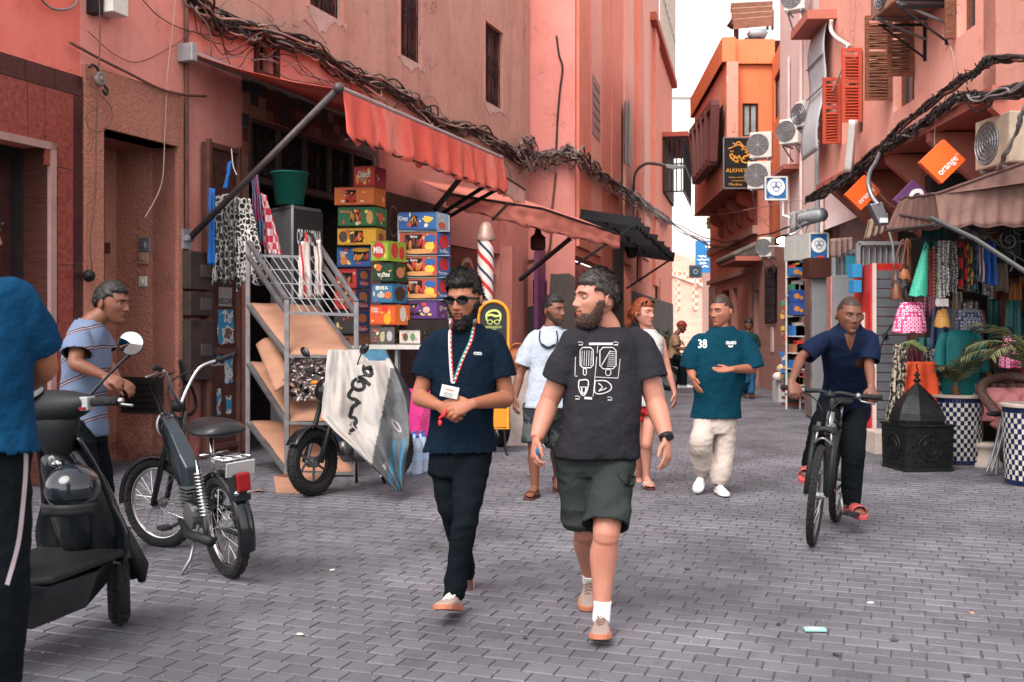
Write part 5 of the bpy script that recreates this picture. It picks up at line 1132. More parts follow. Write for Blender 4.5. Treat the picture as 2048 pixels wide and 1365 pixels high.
cloth_px('black_towel', 'black cloth with pale squares hanging lowest of the cloths', 'towel', [(478,540),(530,520),(546,556),(470,578)], 11.65, m_bw2, 3, .04, 24, 16, 'aprons and towels hung for sale', hem=.05, seed=5)
cloth_px('red_apron', 'crimson and teal striped apron beside the plaid towel', 'apron', [(505,345),(516,350),(533,498),(508,480)], 11.75, patt('apron_stripes','wave',(.36,.02,.07),(.03,.16,.28),5,.85,stretch=(2,2,.2)), 3, .05, 30, 26, 'aprons and towels hung for sale', seed=3)
cloth_px('plaid_towel', 'red and white plaid towel hanging in front of the fridge', 'towel', [(518,385),(534,392),(566,512),(528,508)], 11.8, m_plaid, 2, .04, 24, 26, 'aprons and towels hung for sale', seed=4)
cloth_px('white_towel', 'white tea towel with a red stripe hung on the rack', 'towel', [(598,485),(618,482),(624,596),(596,600)], 11.1, mat('towel_white', (.66,.58,.55), .9, var=.1), 2, .04, 16, 20, 'aprons and towels hung for sale', seed=6)
cloth_px('white_towel', 'white tea towel hung at the right on the rack', 'towel', [(628,482),(642,480),(648,590),(630,594)], 11.15, mat('towel_white', (0,0,0)), 2, .04, 16, 20, 'aprons and towels hung for sale', seed=7)
cloth_px('red_ribbon', 'thin red ribbon hanging over the white tea towel', 'ribbon', [(600,490),(604,490),(612,598),(608,598)], 11.02, mat('ribbon_red', (.5,.02,.03), .8), 1, .02, 4, 12)
HG = thing('wire_hanger', 'white wire hanger holding the blue apron', 'hanger', W(464,300,11.8)); b = MB(); b.tube([W(463,298,11.8), W(466,330,11.8), W(471,345,11.8), W(474,350,11.8)], .006, 5, k=3); b.build('hook', m_wht, HG)
HB = thing('black_hanger', 'black hanger with a red hook holding the white tea towels', 'hanger', W(620,470,11.1)); b = MB(); b.tube([W(600,490,11.1), W(606,476,11.1), W(616,466,11.1), W(626,476,11.1), W(632,492,11.1)], .016, 6, k=4); b.build('bar', m_black, HB, smooth=True); b = MB(); b.tube([W(612,466,11.05), W(612,476,11.05), W(615,484,11.05)], .012, 6, k=3); b.build('hook', mat('ribbon_red', (0,0,0)), HB)
# slanting metal rack with cardboard shelves
m_rack = mat('rack_metal', (.20,.19,.20), .45, .6, var=.25, scale=10)
m_card = mat('cardboard', (.36,.185,.12), .85, var=.15, scale=3, bump=.2, bscale=9, dirt=(.36,.18,.12), stretch=(1,1,4))
RK = thing('display_rack', 'slanting grey metal rack with cardboard shelves outside the shop', 'rack', G(575,955))
def rk(a, c, z): return V((a, c, z))
B1x, B1y, B2x, F1x, F1y, F2x = -2.84, 11.3, -2.10, -2.25, 10.5, -1.57
b = MB(); P_ = [(V((F1x,F1y,0)),V((F1x,F1y,1.78))), (V((F2x,F1y+.1,0)),V((F2x,F1y+.1,1.76))), (V((B1x,B1y,0)),V((B1x,B1y,2.44))), (V((B2x,B1y+.05,0)),V((B2x,B1y+.05,2.34)))]
for a, c in P_:
    b = MB(); b.bar(a, c, .045); b.build('post', m_rack, RK)
lv = [(2.43,1.78,0),(2.28,1.65,1),(1.75,1.22,2),(1.12,.55,2),(.48,.05,2)]
for zb__, zf, kind in lv:
    a, c, e, g_ = V((B1x,B1y,zb__)), V((B2x,B1y+.05,zb__-.02)), V((F2x,F1y+.1,zf-.02)), V((F1x,F1y,zf))
    for p, q in ((a,g_),(c,e)): b = MB(); b.bar(p, q, .05, .03); b.build('side_rail', m_rack, RK)
    if kind:
        for p, q in ((a,c),(g_,e)): b = MB(); b.bar(p, q, .045, .03); b.build('cross_rail', m_rack, RK)
    if kind == 1:
        for k in range(1,9): b = MB(); b.tube([a.lerp(c,k/9), g_.lerp(e,k/9)], .006, 5); b.build('wire', m_galv, RK)
        for k in range(1,4): b = MB(); b.tube([a.lerp(g_,k/4), c.lerp(e,k/4)], .006, 5); b.build('wire', m_galv, RK)
    if kind == 2:
        n_ = (c-a).cross(g_-a).normalized(); n_ = n_ if n_.z > 0 else -n_
        def cf(u, v, a=a, c=c, e=e, g_=g_, n_=n_): p = a.lerp(c,.04+.93*u).lerp(g_.lerp(e,.04+.93*u), v); return p+n_*(.02+.018*noise.noise(V((u*2,v*3,zf))))
        b = MB(); b.grid(cf, 10, 10); b.build('cardboard_sheet', m_card, RK, smooth=True, solid=.008)
b = MB(); b.grid(lambda u, v: W(512+40*u+38*v, 690+95*v-8*u, 11.0-.5*v)+V((0,0,.05*sin(u*3))), 8, 8); tag(b.build('loose_cardboard', m_card, None, smooth=True, solid=.01), 'loose curved sheet of cardboard leaning inside the rack', 'cardboard')
b = MB(); r = random.Random(3); c0 = W(618,760,10.6)
b.grid(lambda u, v: c0+V(((u-.5)*.42, .1*noise.noise(V((u*6,v*6,0))), (v-.5)*.42))+V((noise.noise(V((u*7,v*7,3)))*.09,noise.noise(V((u*9,v*9,5)))*.14,0)), 24, 24); tag(b.build('foil_bag', mat('foil', (.42,.36,.34), .25, .8, var=.3), None, smooth=True), 'crumpled clear plastic and foil bag behind the parked motorbike', 'bag')
CB = thing('cardboard_box', 'small open cardboard box on the paving at the foot of the rack', 'box', G(585,985))
b = MB(); c = G(583,986); b.add([c+V(q) for q in ((-.14,0,0),(.1,-.04,0),(.22,.16,0),(-.02,.2,0),(-.16,0,.15),(.1,-.05,.13),(.23,.17,.15),(-.03,.21,.16))], [(0,1,5,4),(1,2,6,5),(2,3,7,6),(3,0,4,7),(0,3,2,1)]); b.build('box_body', m_card, CB, solid=.006)
b = MB(); b.add([c+V(q) for q in ((.1,-.05,.13),(.23,.17,.15),(.30,.10,.08),(.18,-.1,.06))], [(0,1,2,3)]); b.build('flap', m_card, CB, solid=.006)
b = MB(); c = G(512,985); b.add([c+V(q) for q in ((-.06,0,.005),(.06,-.03,.03),(.1,.06,.02),(-.03,.08,.005))], [(0,1,2,3)]); tag(b.build('cardboard_scrap', m_card, solid=.006), 'scrap of cardboard lying behind the moped rear wheel', 'scrap')
# water bottles and pink packs
m_pet = mat('bottle_plastic', (.42,.52,.66), .15, var=.1, spec=.6, alpha=.85); m_cap = mat('cap_blue', (.03,.15,.5), .4)
def bottle(p, h, r, lab, grp, lcol=(.35,.5,.7), par=None):
    t = thing('water_bottle', lab, 'bottle', p, 0, grp)
    b = MB(); pr = [(0,0),(r*.9,0),(r,.02)]+[(r*(1-.05*(k%2)), .04+k*(h*.55)/10) for k in range(11)]+[(r,h*.68),(r*.8,h*.8),(r*.35,h*.93),(r*.3,h*.96),(0,h*.96)]
    b.lathe((0,0,0), pr, 12); b.build('bottle_body', m_pet, t, local=True, smooth=True)
    b = MB(); b.cyl((0,0,h*.93),(0,0,h),r*.36,10); b.build('cap', m_cap, t, local=True)
    b = MB(); b.lathe((0,0,0), [(r*1.02,h*.36),(r*1.02,h*.56)], 12); b.build('label', flat(lcol), t, local=True)
    return t
k = 0
for x, d in ((822,10.9),(835,10.75),(847,10.9),(829,11.15),(842,11.2)):
    bottle((W(x,0,d).x, d, 0), .40, .062, ['leftmost water bottle of the pack by the red motorbike tarp','front middle water bottle of the pack by the tarp','right front water bottle of the pack near the man','back left water bottle of the pack by the tarp','back right water bottle of the pack by the tarp'][k], 'large water bottles by the tarp'); k += 1
PK = thing('pink_pack', 'pink and white plastic wrapped pack standing behind the water bottles', 'pack', (W(850,0,11.4).x, 11.4, 0))
b = MB(); c = V((W(848,0,11.4).x,11.4,.42)); b.grid(lambda u, v: c+V(((u-.5)*.42+.02*sin(v*7), -.0-.16*sin(pi*u)**.4-.02*noise.noise(V((u*5,v*6,0))), (v-.5)*.84)), 12, 20); b.grid(lambda u, v: c+V(((u-.5)*.42, .02, (v-.5)*.84)), 2, 2); b.build('wrap', patt('pack_pink','wave',(.62,.03,.22),(.75,.62,.68),.9,.4,stretch=(.3,.3,1)), PK, smooth=True)
b = MB(); text_mb(b, 'Avoine', c+V((.0,-.20,.08)), (.25,0,1), (-1,0,.25), .12, width=.32, bold=.02); b.build('lettering', flat((.3,.03,.1)), PK, fix=False)
# barber pole and A-board
def twist_pole(name, lab, c, h, r, lean):
    t = thing(name, lab, 'barber pole', c); R = Matrix.Rotation(lean, 3, 'Y'); b = MB(); nu, nv = 28, 60; vs_ = []; 
    for j in range(nv+1):
        for i in range(nu):
            a = 2*pi*(i/nu)-j/nv*2*pi*1.15*h/ (2*pi*r)*.9; vs_.append(c+R @ V((r*cos(a), r*sin(a), h*j/nv)))
    for j in range(nv):
        for i in range(nu):
            b.f.append((j*nu+i, j*nu+(i+1)%nu, (j+1)*nu+(i+1)%nu, (j+1)*nu+i)); q = i%14; b.mi.append(1 if q in (0,1,2) else 2 if q in (7,8) else 0)
    b.v = [tuple(p) for p in vs_]
    b.build('striped_cylinder', [mat('pole_white', (.70,.62,.56), .45, var=.05), mat('pole_red', (.55,.03,.03), .45, var=.05), mat('pole_navy', (.02,.03,.09), .45, var=.05)], t, smooth=True)
    b = MB(); b.lathe(c+R @ V((0,0,h)), [(r*1.15,-.03),(r*1.2,.02),(r*.95,.06),(r*.9,.12),(r*.5,.2),(0,.22)], 24, R @ V((0,0,1))); b.build('cap', mat('pole_cap', (.36,.22,.18), .4, .3, var=.2), t, smooth=True)
    b = MB(); b.lathe(c, [(0,-.02),(r*1.2,-.02),(r*1.2,.05),(r,.06)], 24, R @ V((0,0,1))); b.build('base', mat('pole_cap', (0,0,0)), t, smooth=True); return t
c = W(970,650,13.6); twist_pole('barber_pole', 'red white and navy striped barber pole outside the barber shop', c, 1.12, .105, radians(.5))
b = MB(); b.bar(V((c.x,c.y,0)), c, .05); b.box((c.x,c.y,.02),(.4,.4,.04)); o = b.build('pole_stand', m_black, bpy.data.objects['barber_pole'])
AB = thing('barber_board', 'arched yellow framed sandwich board of the barber with a quiff logo', 'sign board', G(990,900))
d = 12.5; cx = W(987,0,d).x; zb_, zt_ = W(0,858,d).z, W(0,603,d).z; hw_ = 30*d/F
m_yel = mat('frame_yellow', (.70,.26,.02), .4, var=.1)
Pm = [V((cx-hw_,d,zb_))]+[V((cx-hw_*cos(a/12*pi), d, zt_-hw_+hw_*sin(a/12*pi))) for a in range(13)]+[V((cx+hw_,d,zb_))]
b = MB(); b.tube(Pm+[Pm[0]], .022, 8); b.build('frame', m_yel, AB, smooth=True)
b = MB(); b.prism([p+V((0,.01,0)) for p in Pm], (0,.02,0)); b.build('panel', mat('board_black', (.015,.02,.02), .4), AB)
b = MB(); b.b2((cx-hw_,d-.01,zb_+.02),(cx+hw_,d+.0,zb_+.24)); b.build('lower_panel', m_yel, AB)
b = MB(); barber_logo(b, V((cx,d-.003,W(0,648,d).z)), X, Z, .30); b.build('logo_print', mat('print_lime', (.55,.62,.18), .7), AB, fix=False)
for sx in (-1,1):
    b = MB(); b.tube([V((cx+sx*hw_*.7,d,zb_)), V((cx+sx*hw_*.85,d-.12,.02)), V((cx+sx*hw_*.95,d-.16,0.01))], .012, 6); b.build('leg', m_black, AB)
    b = MB(); b.tube([V((cx+sx*hw_*.7,d+.02,zb_)), V((cx+sx*hw_*.8,d+.2,.01))], .012, 6); b.build('leg', m_black, AB)
TY = thing('parked_wheel', 'black motorcycle wheel showing behind the barber board', 'wheel', W(1003,890,13.3))
b = MB(); b.torus(V((W(1000,0,13.3).x,13.3,.27)), .21, .065, (1,.35,0), 28, 10); b.build('tyre', m_black, TY, smooth=True)
b = MB(); b.torus(V((W(1000,0,13.3).x,13.3,.27)), .15, .012, (1,.35,0), 24, 6); b.build('rim', m_steel, TY, smooth=True)
GB = thing('crate_table', 'small white covered table behind the man in the white shirt', 'table', W(1035,750,13.5))
b = MB(); c = W(1035,0,13.6); b.b2((c.x-.2,13.4,0),(c.x+.25,13.9,.95)); b.build('cover', mat('cover_pale', (.45,.36,.33), .8, var=.2), GB)
LB = thing('leather_bag', 'orange brown leather bag on the covered table', 'bag', W(1035,690,13.5)); b = MB(); b.ell(V((c.x,13.6,1.09)), (.17,.12,.15)); b.torus(V((c.x,13.6,1.2)), .1, .015, (0,1,0), 20, 6); b.build('bag_body', mat('leather_orange', (.30,.08,.03), .5, var=.35, scale=9), LB, smooth=True)
PT = thing('potted_plant', 'green bushy plant in the far street behind the red haired woman', 'plant', G(1318,735))
c = V((W(1318,0,34).x,34,0)); b = MB(); b.lathe(c, [(0,0),(.25,0),(.32,.5),(0,.5)], 16); b.build('pot', m_brown, PT)
b = MB(); r = random.Random(8)
for k in range(420):
    a, e, L_ = r.random()*6.28, r.uniform(.1,1.4), r.uniform(.3,1.0); q = c+V((0,0,.5))+V((cos(a)*cos(e),sin(a)*cos(e),sin(e)))*L_*1.0; t_ = V((r.gauss(0,1),r.gauss(0,1),r.gauss(0,.6))).normalized()*.16; n_ = V((r.gauss(0,1),r.gauss(0,1),r.gauss(0,1))).normalized()*.04
    b.add([q-n_, q+t_, q+n_, q-t_*.5], [(0,1,2,3)])
b.build('foliage', mat('leaf_green', (.05,.10,.035), .6, var=.5, scale=6, hue=(.12,.17,.05)), PT, fix=False)

# ================= GOODS ON THE RIGHT =================
# brown awning of the stall
ST = thing('brown_stall_awning', 'faded brown cloth awning sagging over the souvenir stall', 'awning', V((4.6,10.5,0)))
d1, d2 = 9.6, 12.4
m_bra = mat('awning_brown', (.20,.115,.098), .95, spec=.1, var=.25, scale=2.5, bump=.5, bscale=9, dirt=(.11,.065,.06), dscale=3)
tL, tR = W(1872,388,d1), W(2120,300,d1+.2); hL, hR = W(1880,452,d1), W(2120,446,d1+.2); fT, fH = W(1800,398,d2), W(1772,462,d2)
def frontf(u, v):
    p = tL.lerp(tR, u).lerp(hL.lerp(hR, u), v); p.y += .012*sin(u*60+3*v)*v+.03*noise.noise(V((u*9,v*2,1))); p.z += .02*noise.noise(V((u*6,v*2,7)))*(.3+v)-.025*abs(sin(u*12))*v; return p
def sidef(u, v):
    p = fT.lerp(tL, u).lerp(fH.lerp(hL, u), v); p.x -= .012*sin(u*50)*v; p.z += .02*noise.noise(V((u*6,v*3,9)))-.03*abs(sin(u*9))*v; return p
bk = W(2200,300,12.6)
def topf(u, v):
    a_ = fT.lerp(tL, u); c_ = a_+V((3,0,.45)); p = a_.lerp(c_, v); p.z += .05*noise.noise(V((u*4,v*5,5)))-.1*sin(pi*v)*.3; return p
b = MB(); b.grid(frontf, 110, 8); b.build('skirt', m_bra, ST, smooth=True, solid=.006); b = MB(); b.grid(sidef, 90, 8); b.build('side_skirt', m_bra, ST, smooth=True, solid=.006); b = MB(); b.tube([frontf(k/30,.0)+V((0,-.008,0)) for k in range(31)], .014, 6); b.tube([sidef(k/30,.0) for k in range(31)], .014, 6); b.tube([frontf(k/60,1) for k in range(61)], .010, 5); b.tube([sidef(k/60,1) for k in range(61)], .010, 5); b.build('binding', mat('binding_brown', (.10,.05,.045), .9), ST, smooth=True)
b = MB(); b.grid(topf, 20, 20); b.build('cloth', m_bra, ST, smooth=True, solid=.006)
b = MB(); b.tube([W(1862,436,d1), W(1950,478,d1-.3), W(2075,560,d1-.7)], .022, 8); b.tube([fH, hL+V((0,.1,.02))], .02, 8); b.tube([W(1862,440,9.9), W(1800,430,11.8)], .016, 8); b.build('pole', mat('pole_dark', (.05,.055,.055), .5, .3), ST)
b = MB(); rs = W(1765,470,12.8)
b.grid(lambda u, v: W(1738+40*u-10*v, 440+20*u*0+40*v-14*u, 13.2)+V((0,.04*sin(u*20),0)), 20, 6); tag(b.build('straw_fringe', mat('straw', (.32,.22,.17), .95, var=.4, scale=20, stretch=(8,8,.6)), smooth=True, solid=.01), 'ragged grey brown straw matting beside the stall awning', 'matting')
b = MB(); b.grid(lambda u, v: W(1660+44*u, 478-3*u+(34+6*sin(u*5))*v, 15.2)+V((0,.05*sin(u*25),0)), 24, 6); tag(b.build('hanging_sacking', mat('sacking', (.24,.16,.14), .95, var=.3), smooth=True, solid=.006), 'limp brown cloth hanging next to the lottery lightbox', 'cloth')
b = MB(); b.grid(lambda u, v: W(1580+55*u, 425-12*u+(38-6*u)*v, 18.2)+V((0,.06*sin(u*30),0)), 30, 6); tag(b.build('hanging_plastic', mat('sheet_grey', (.30,.29,.29), .6, var=.4, scale=12), smooth=True, solid=.006), 'torn grey plastic sheeting under the overhang corner', 'sheeting')
CP = thing('corrugated_pipe', 'silver corrugated duct under the overhang corner', 'duct', W(1630,432,17.5)); b = MB(); b.tube([W(1605,440,17.8), W(1645,430,17)], .10, 16); b.build('duct_body', m_galv, CP, smooth=True)
for k in range(8): b = MB(); b.torus(W(1608+5*k,439-1.3*k,17.75-.1*k), .10, .014, W(1645,430,17)-W(1605,440,17.8), 20, 6); b.build('rib', m_galv, CP, smooth=True)
# iron scrollwork
IS = thing('iron_scrollwork', 'black wrought iron scroll bracket under the stall awning', 'ironwork', W(1990,470,9.8))
def spiral(cx_, cy_, R_, turns, a0, sg): return [W(cx_+R_*(1-t/26)*cos(a0+sg*t/26*turns*2*pi), cy_+R_*(1-t/26)*sin(a0+sg*t/26*turns*2*pi), 9.8) for t in range(25)]
for q in ((1985,452,16,1.6,2.6,1),(2018,482,20,1.7,-2.2,-1),(1950,448,12,1.4,0,-1),(2040,455,16,1.5,1.5,1)):
    b = MB(); b.tube(spiral(*q), .009, 6, k=2); b.build('scroll', m_black, IS, smooth=True)
for P in ([(1912,440),(1950,460),(1985,466),(2010,452),(2048,440)],[(1905,446),(1960,462),(2010,500),(2060,530)],[(2022,500),(2030,520),(2020,545)]): b = MB(); b.tube([W(x,y,9.82) for x,y in P], .010, 6, k=5); b.build('stem', m_black, IS, smooth=True)
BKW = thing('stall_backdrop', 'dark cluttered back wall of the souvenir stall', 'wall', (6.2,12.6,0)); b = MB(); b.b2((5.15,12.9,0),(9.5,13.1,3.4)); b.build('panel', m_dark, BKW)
r = random.Random(12)
gm = [flat(c) for c in ((.20,.03,.03),(.05,.07,.16),(.16,.10,.05),(.02,.11,.11),(.26,.20,.16),(.03,.03,.03),(.32,.12,.03),(.30,.05,.12))]+[patt('g1','rings',(.30,.03,.10),(.5,.4,.42),24),patt('g2','cells',(.05,.05,.07),(.4,.38,.35),20),patt('g3','check',(.25,.04,.03),(.04,.04,.05),14)]
for k in range(120):      # half seen clothes and bags in the gloom
    x, z = r.uniform(4.75,7.2), r.uniform(.35,2.75); w_, h_ = r.uniform(.08,.24), r.uniform(.2,.6); yy = 12.0+r.uniform(-.25,.5); b = MB(); b.grid(lambda u, v: V((x+(u-.5)*w_*(1+.4*v), yy+.03*sin(u*14+k), z+h_/2-h_*v+.02*sin(u*5+k)*v)), 10, 5)
    tag(b.build('hanging_garment', r.choice(gm), None, smooth=True, solid=.006), 'garment or bag half hidden in the gloom of the souvenir stall', 'garment', 'clothes and bags crowded inside the stall')
# scarves and bags
m_kef = patt('keffiyeh', 'cells', (.02,.025,.03), (.62,.60,.58), 42, .9)
gs = 'scarves and bags hung from the stall awning'
cloth_px('scarf', 'white and black checked scarf with tassels hanging in the stall middle', 'scarf', [(1875,482),(1900,480),(1897,592),(1872,600)], 10.8, m_kef, 3, .03, 30, 30, gs, seed=1)
b = MB()
for k in range(10): x = 1873+k*2.6; b.tube([W(x,598,10.78), W(x-1,606,10.78), W(x,613,10.78)], .006, 5)
tag(b.build('scarf_tassels', mat('tassel', (.65,.6,.58), .9)), 'white tassels at the end of the checked scarf', 'tassels', kind='stuff')
cloth_px('scarf', 'darker checked black and white scarf just right of the tasselled one', 'scarf', [(1900,480),(1915,480),(1913,590),(1898,582)], 10.85, patt('keffiyeh_dark', 'cells', (.45,.44,.43), (.02,.022,.03), 36, .9), 2, .03, 20, 26, gs, seed=2)
for (x0,x1,y1,m,lb,sd_) in ((1916,1932,577,patt('scarf_red','check',(.40,.02,.02),(.02,.015,.015),9,.9),'red and black checked scarf in the row of scarves',3),(1931,1942,572,patt('scarf_gold','noise',(.05,.03,.02),(.45,.24,.05),22,.9),'narrow gold and black scarf in the row',4),(1943,1953,588,patt('scarf_teal','check',(.02,.10,.14),(.02,.02,.03),20,.9),'dark teal checked scarf hanging longest in the row',5),(1953,1967,566,patt('scarf_purple','wave',(.16,.10,.17),(.42,.36,.38),9,.9,stretch=(2,.1,.1)),'mauve striped scarf beside the blue one',6),(1967,1993,572,mat('scarf_blue',(.02,.09,.34),.85,var=.2,scale=3),'plain bright blue scarf at the right of the row',7)):
    cloth_px('scarf', lb, 'scarf', [(x0,481),(x1,482),(x1+2,y1),(x0,y1-4)], 10.85, m, 2, .035, 18, 24, gs, seed=sd_)
b = MB(); b.bar(W(1822,478,10.9), W(2060,484,10.6), .025); tag(b.build('hanging_rail', m_black), 'dark rail from which the scarves hang', 'rail')
def bagm(name, lab, q, d, m, depth=.14, handle=None, hm=None):
    t = thing(name, lab, 'bag', W(sum(p[0] for p in q)/4, max(p[1] for p in q), d), group=gs); P = [W(x,y,d) for x,y in q]
    def fn(u, v):
        base = P[0].lerp(P[1],.5).lerp(P[3].lerp(P[2],.5), v); w = P[0].lerp(P[1],1)-P[0]; w2 = P[2]-P[3]; hw = (w.lerp(w2, v)).length/2; a = u*2*pi
        return base+V((hw*cos(a)*(1+.05*sin(v*pi)), depth*.5*sin(a)*(.35+.65*sin(min(1,v*1.1)*pi/2)), 0))+V((0,0,-.015*sin(pi*abs(cos(a)))*v))
    b = MB(); b.grid(fn, 28, 14); b.add([fn(k/28,1) for k in range(28)], [tuple(range(28))]); b.build('bag_body', m, t, smooth=True)
    if handle:
        for off in (-.02, .05): b = MB(); b.tube([W(x,y,d+off) for x,y in handle], .012, 6, k=5); b.build('handle', hm or m_black, t, smooth=True)
    return t
m_lb = mat('leather_brown', (.12,.04,.02), .45, var=.4, scale=12)
bagm('leather_bag', 'brown leather shoulder bag hanging leftmost in the stall', [(1786,570),(1800,566),(1806,598),(1780,596)], 10.9, m_lb, .12, [(1784,572),(1792,520),(1806,480),(1812,520),(1800,566)], m_lb)
bagm('leather_bag', 'smaller tan leather bag hanging higher among the brown bags', [(1800,540),(1816,536),(1820,556),(1798,558)], 10.8, mat('leather_tan', (.25,.085,.03), .45, var=.3, scale=12), .1, [(1801,542),(1808,510),(1814,478),(1816,505),(1815,536)], m_lb)
bagm('leather_bag', 'dark folded leather bag beside the turquoise bag', [(1812,500),(1822,498),(1826,560),(1812,566)], 11, m_lb, .1, [(1813,500),(1818,480),(1822,498)], m_lb)
bagm('woven_bag', 'turquoise woven bag tapering to its handle', [(1846,500),(1856,496),(1854,592),(1818,590)], 10.8, patt('weave_teal','rings',(.03,.36,.24),(.10,.52,.38),38,.6), .16, [(1847,502),(1852,486),(1856,498)], mat('weave_t', (.03,.3,.2), .6))
for (x0,x1,y0,y1,c_,lb) in ((1857,1862,505,590,(.36,.02,.02),'string of red beads beside the turquoise bag'),(1863,1873,496,596,(.16,.06,.035),'braided brown cord hanging beside the scarves')):
    t = thing('bead_string', lb, 'beads', W((x0+x1)/2,y0,10.8)); y = y0; k = 0
    while y < y1: b = MB(); b.ell(W((x0+x1)/2,y,10.8), ((x1-x0)/2*10.8/F,)*2+(.022,), seg=8, rings=5); b.build('bead', flat(c_), t, smooth=True); y += 7
m_pk = patt('rings_pink','rings',(.42,.03,.14),(.75,.55,.62),25,.6)
bagm('woven_bag', 'wide pink ring patterned bag hanging at the left of the stall', [(1800,606),(1846,604),(1852,664),(1784,664)], 10.9, m_pk, .22, [(1812,608),(1808,580),(1822,572),(1826,606)])
bagm('woven_bag', 'mustard woven bag under the tasselled scarf', [(1876,618),(1894,618),(1900,652),(1868,654)], 10.9, patt('rings_mustard','rings',(.42,.18,.03),(.55,.33,.1),30,.6), .15, [(1878,620),(1885,606),(1892,618)])
bagm('woven_bag', 'navy and white ring patterned bag at the middle of the stall', [(1912,622),(1962,616),(1970,656),(1908,660)], 11.2, patt('rings_navy','rings',(.02,.03,.07),(.32,.34,.40),25,.6), .2, [(1925,622),(1926,605),(1945,600),(1948,618)])
bagm('woven_bag', 'pink ring patterned bag behind the palm at the right', [(2008,672),(2032,668),(2042,734),(1998,733)], 11.0, m_pk, .2, [(2012,672),(2018,655),(2028,668)])
# mannequin in teal dress
MN = thing('dress_mannequin', 'white mannequin torso wearing a pleated teal dress', 'mannequin', W(1921,800,11.8))
d = 11.8; c = W(1920,0,d)
b = MB(); P = []
prof = [(797,42),(760,38),(720,34),(695,34),(680,35),(668,30),(661,20),(657,11)]
rings = []
for (y, hw) in prof:
    z = W(0,y,d).z; rings.append([V((c.x+hw*d/F*cos(a*pi/32)*(1+.03*sin(a*3)*(y>680)), d+.16*sin(a*pi/32)*(hw/38)*(1+.16*sin(a*3)*(y>680)), z)) for a in range(64)])
b.loft(rings); b.build('dress', mat('dress_teal', (.015,.20,.21), .6, var=.12, scale=3, stretch=(4,4,.3)), MN, smooth=True)
for sx in (-1,1): b = MB(); b.tube([V((c.x+sx*.17,d,W(0,668,d).z)), V((c.x+sx*.23,d-.02,W(0,700,d).z)), V((c.x+sx*.25,d-.04,W(0,745,d).z))], [.055,.06,.07], 14, k=4); b.build('sleeve', MC['dress_teal'], MN, smooth=True)
b = MB(); b.lathe(V((c.x,d,W(0,662,d).z)), [(.09,0),(.055,.03),(.05,.08),(.056,.09),(0,.10)], 20); b.build('neck', m_wp, MN, smooth=True)
b = MB(); b.bar(V((c.x,d,0)), V((c.x,d,.75)), .04); b.build('stand', m_black, MN)
# clothes rack left of lantern
cloth_px('printed_dress', 'black and cream printed dress hanging at the left edge of the stall', 'dress', [(1790,690),(1812,686),(1822,858),(1770,846)], 11.6, patt('floral_print','noise',(.02,.02,.025),(.48,.42,.32),26,.85), 4, .05, 40, 40, 'clothes on low hangers', seed=3)
cloth_px('printed_dress', 'dark dotted dress behind the orange skirt', 'dress', [(1845,692),(1872,700),(1884,800),(1850,795)], 11.8, patt('floral_print2','noise',(.02,.02,.025),(.30,.28,.26),30,.85), 3, .05, 24, 24, 'clothes on low hangers', seed=8)
cloth_px('maroon_top', 'maroon top on a hanger above the orange skirt', 'top', [(1818,700),(1846,700),(1850,745),(1814,745)], 11.75, flat((.10,.02,.03)), 3, .03, 20, 14, 'clothes on low hangers', seed=9)
cloth_px('orange_skirt', 'plain orange red skirt displayed above the black lantern', 'skirt', [(1813,724),(1870,724),(1882,835),(1808,815)], 11.5, mat('skirt_orange', (.68,.085,.03), .8, var=.08, scale=3), 2, .04, 30, 24, 'clothes on low hangers', seed=10)
HG2 = thing('clothes_hanger', 'yellow green wire hangers holding the low clothes', 'hanger', W(1820,685,11.6))
for k in range(4): b = MB(); b.tube([W(1796+k*6,700,11.6+k*.03), W(1815+k*4,684-k,11.6+k*.03), W(1850+k*2,704,11.6+k*.03)], .008, 5, k=3); b.build('hanger_bar', mat('hanger_green', (.25,.35,.12), .4), HG2)
# black metal lantern
LT = thing('metal_lantern', 'large pierced black metal lantern with onion dome on the paving', 'lantern', G(1834,938), radians(8))
s_ = .265; m_ln = mat('lantern_black', (.014,.017,.018), .45, .5, var=.5, scale=18, bump=.25, bscale=60)
def octo(r, z, n=8, ph=pi/8): return [V((r*cos(ph+2*pi*k/n), r*sin(ph+2*pi*k/n), z)) for k in range(n)]
b = MB(); b.loft([octo(.30,.0,4,pi/4+.0)[:] for _ in ()] or [[V((sx*s_*q,sy*s_*q,z)) for sx,sy in ((-1,-1),(1,-1),(1,1),(-1,1))] for q, z in ((1.0,0),(1.0,.02),(.97,.03),(1.0,.46),(1.06,.47),(1.06,.49))]); b.build('lantern_base', m_ln, LT, local=True)
b = MB(); b.loft([octo(r_, z) for r_, z in ((.275,.49),(.285,.53),(.265,.60),(.22,.69),(.15,.78),(.08,.85),(.03,.90),(.02,.92))]); b.build('dome', m_ln, LT, local=True)
b = MB(); b.lathe((0,0,.92), [(.02,0),(.045,.02),(.02,.04),(.015,.06),(.035,.08),(.015,.10),(.008,.12)], 12); b.tube([(0,0,1.02),(.012,0,1.05),(-.008,0,1.09),(.005,0,1.12)], .007, 6, k=3); b.build('finial', m_ln, LT, local=True, smooth=True)
b = MB()
for f in range(4):
    R = Matrix.Rotation(f*pi/2, 3, 'Z')
    for i in range(9):
        for j in range(8):
            q = R @ V((-.20+i*.05, -s_-.001, .06+j*.05)); rr = .007 if (i+j)%2 else .012
            b.ell(q, (rr if abs((R@V((1,0,0))).x)>.5 else .003, .003 if abs((R@V((1,0,0))).x)>.5 else rr, rr), seg=6, rings=4)
tag(b.build('rivets', mat('rivet_black', (.004,.004,.005), .3, .3), LT, local=True), kind='stuff')
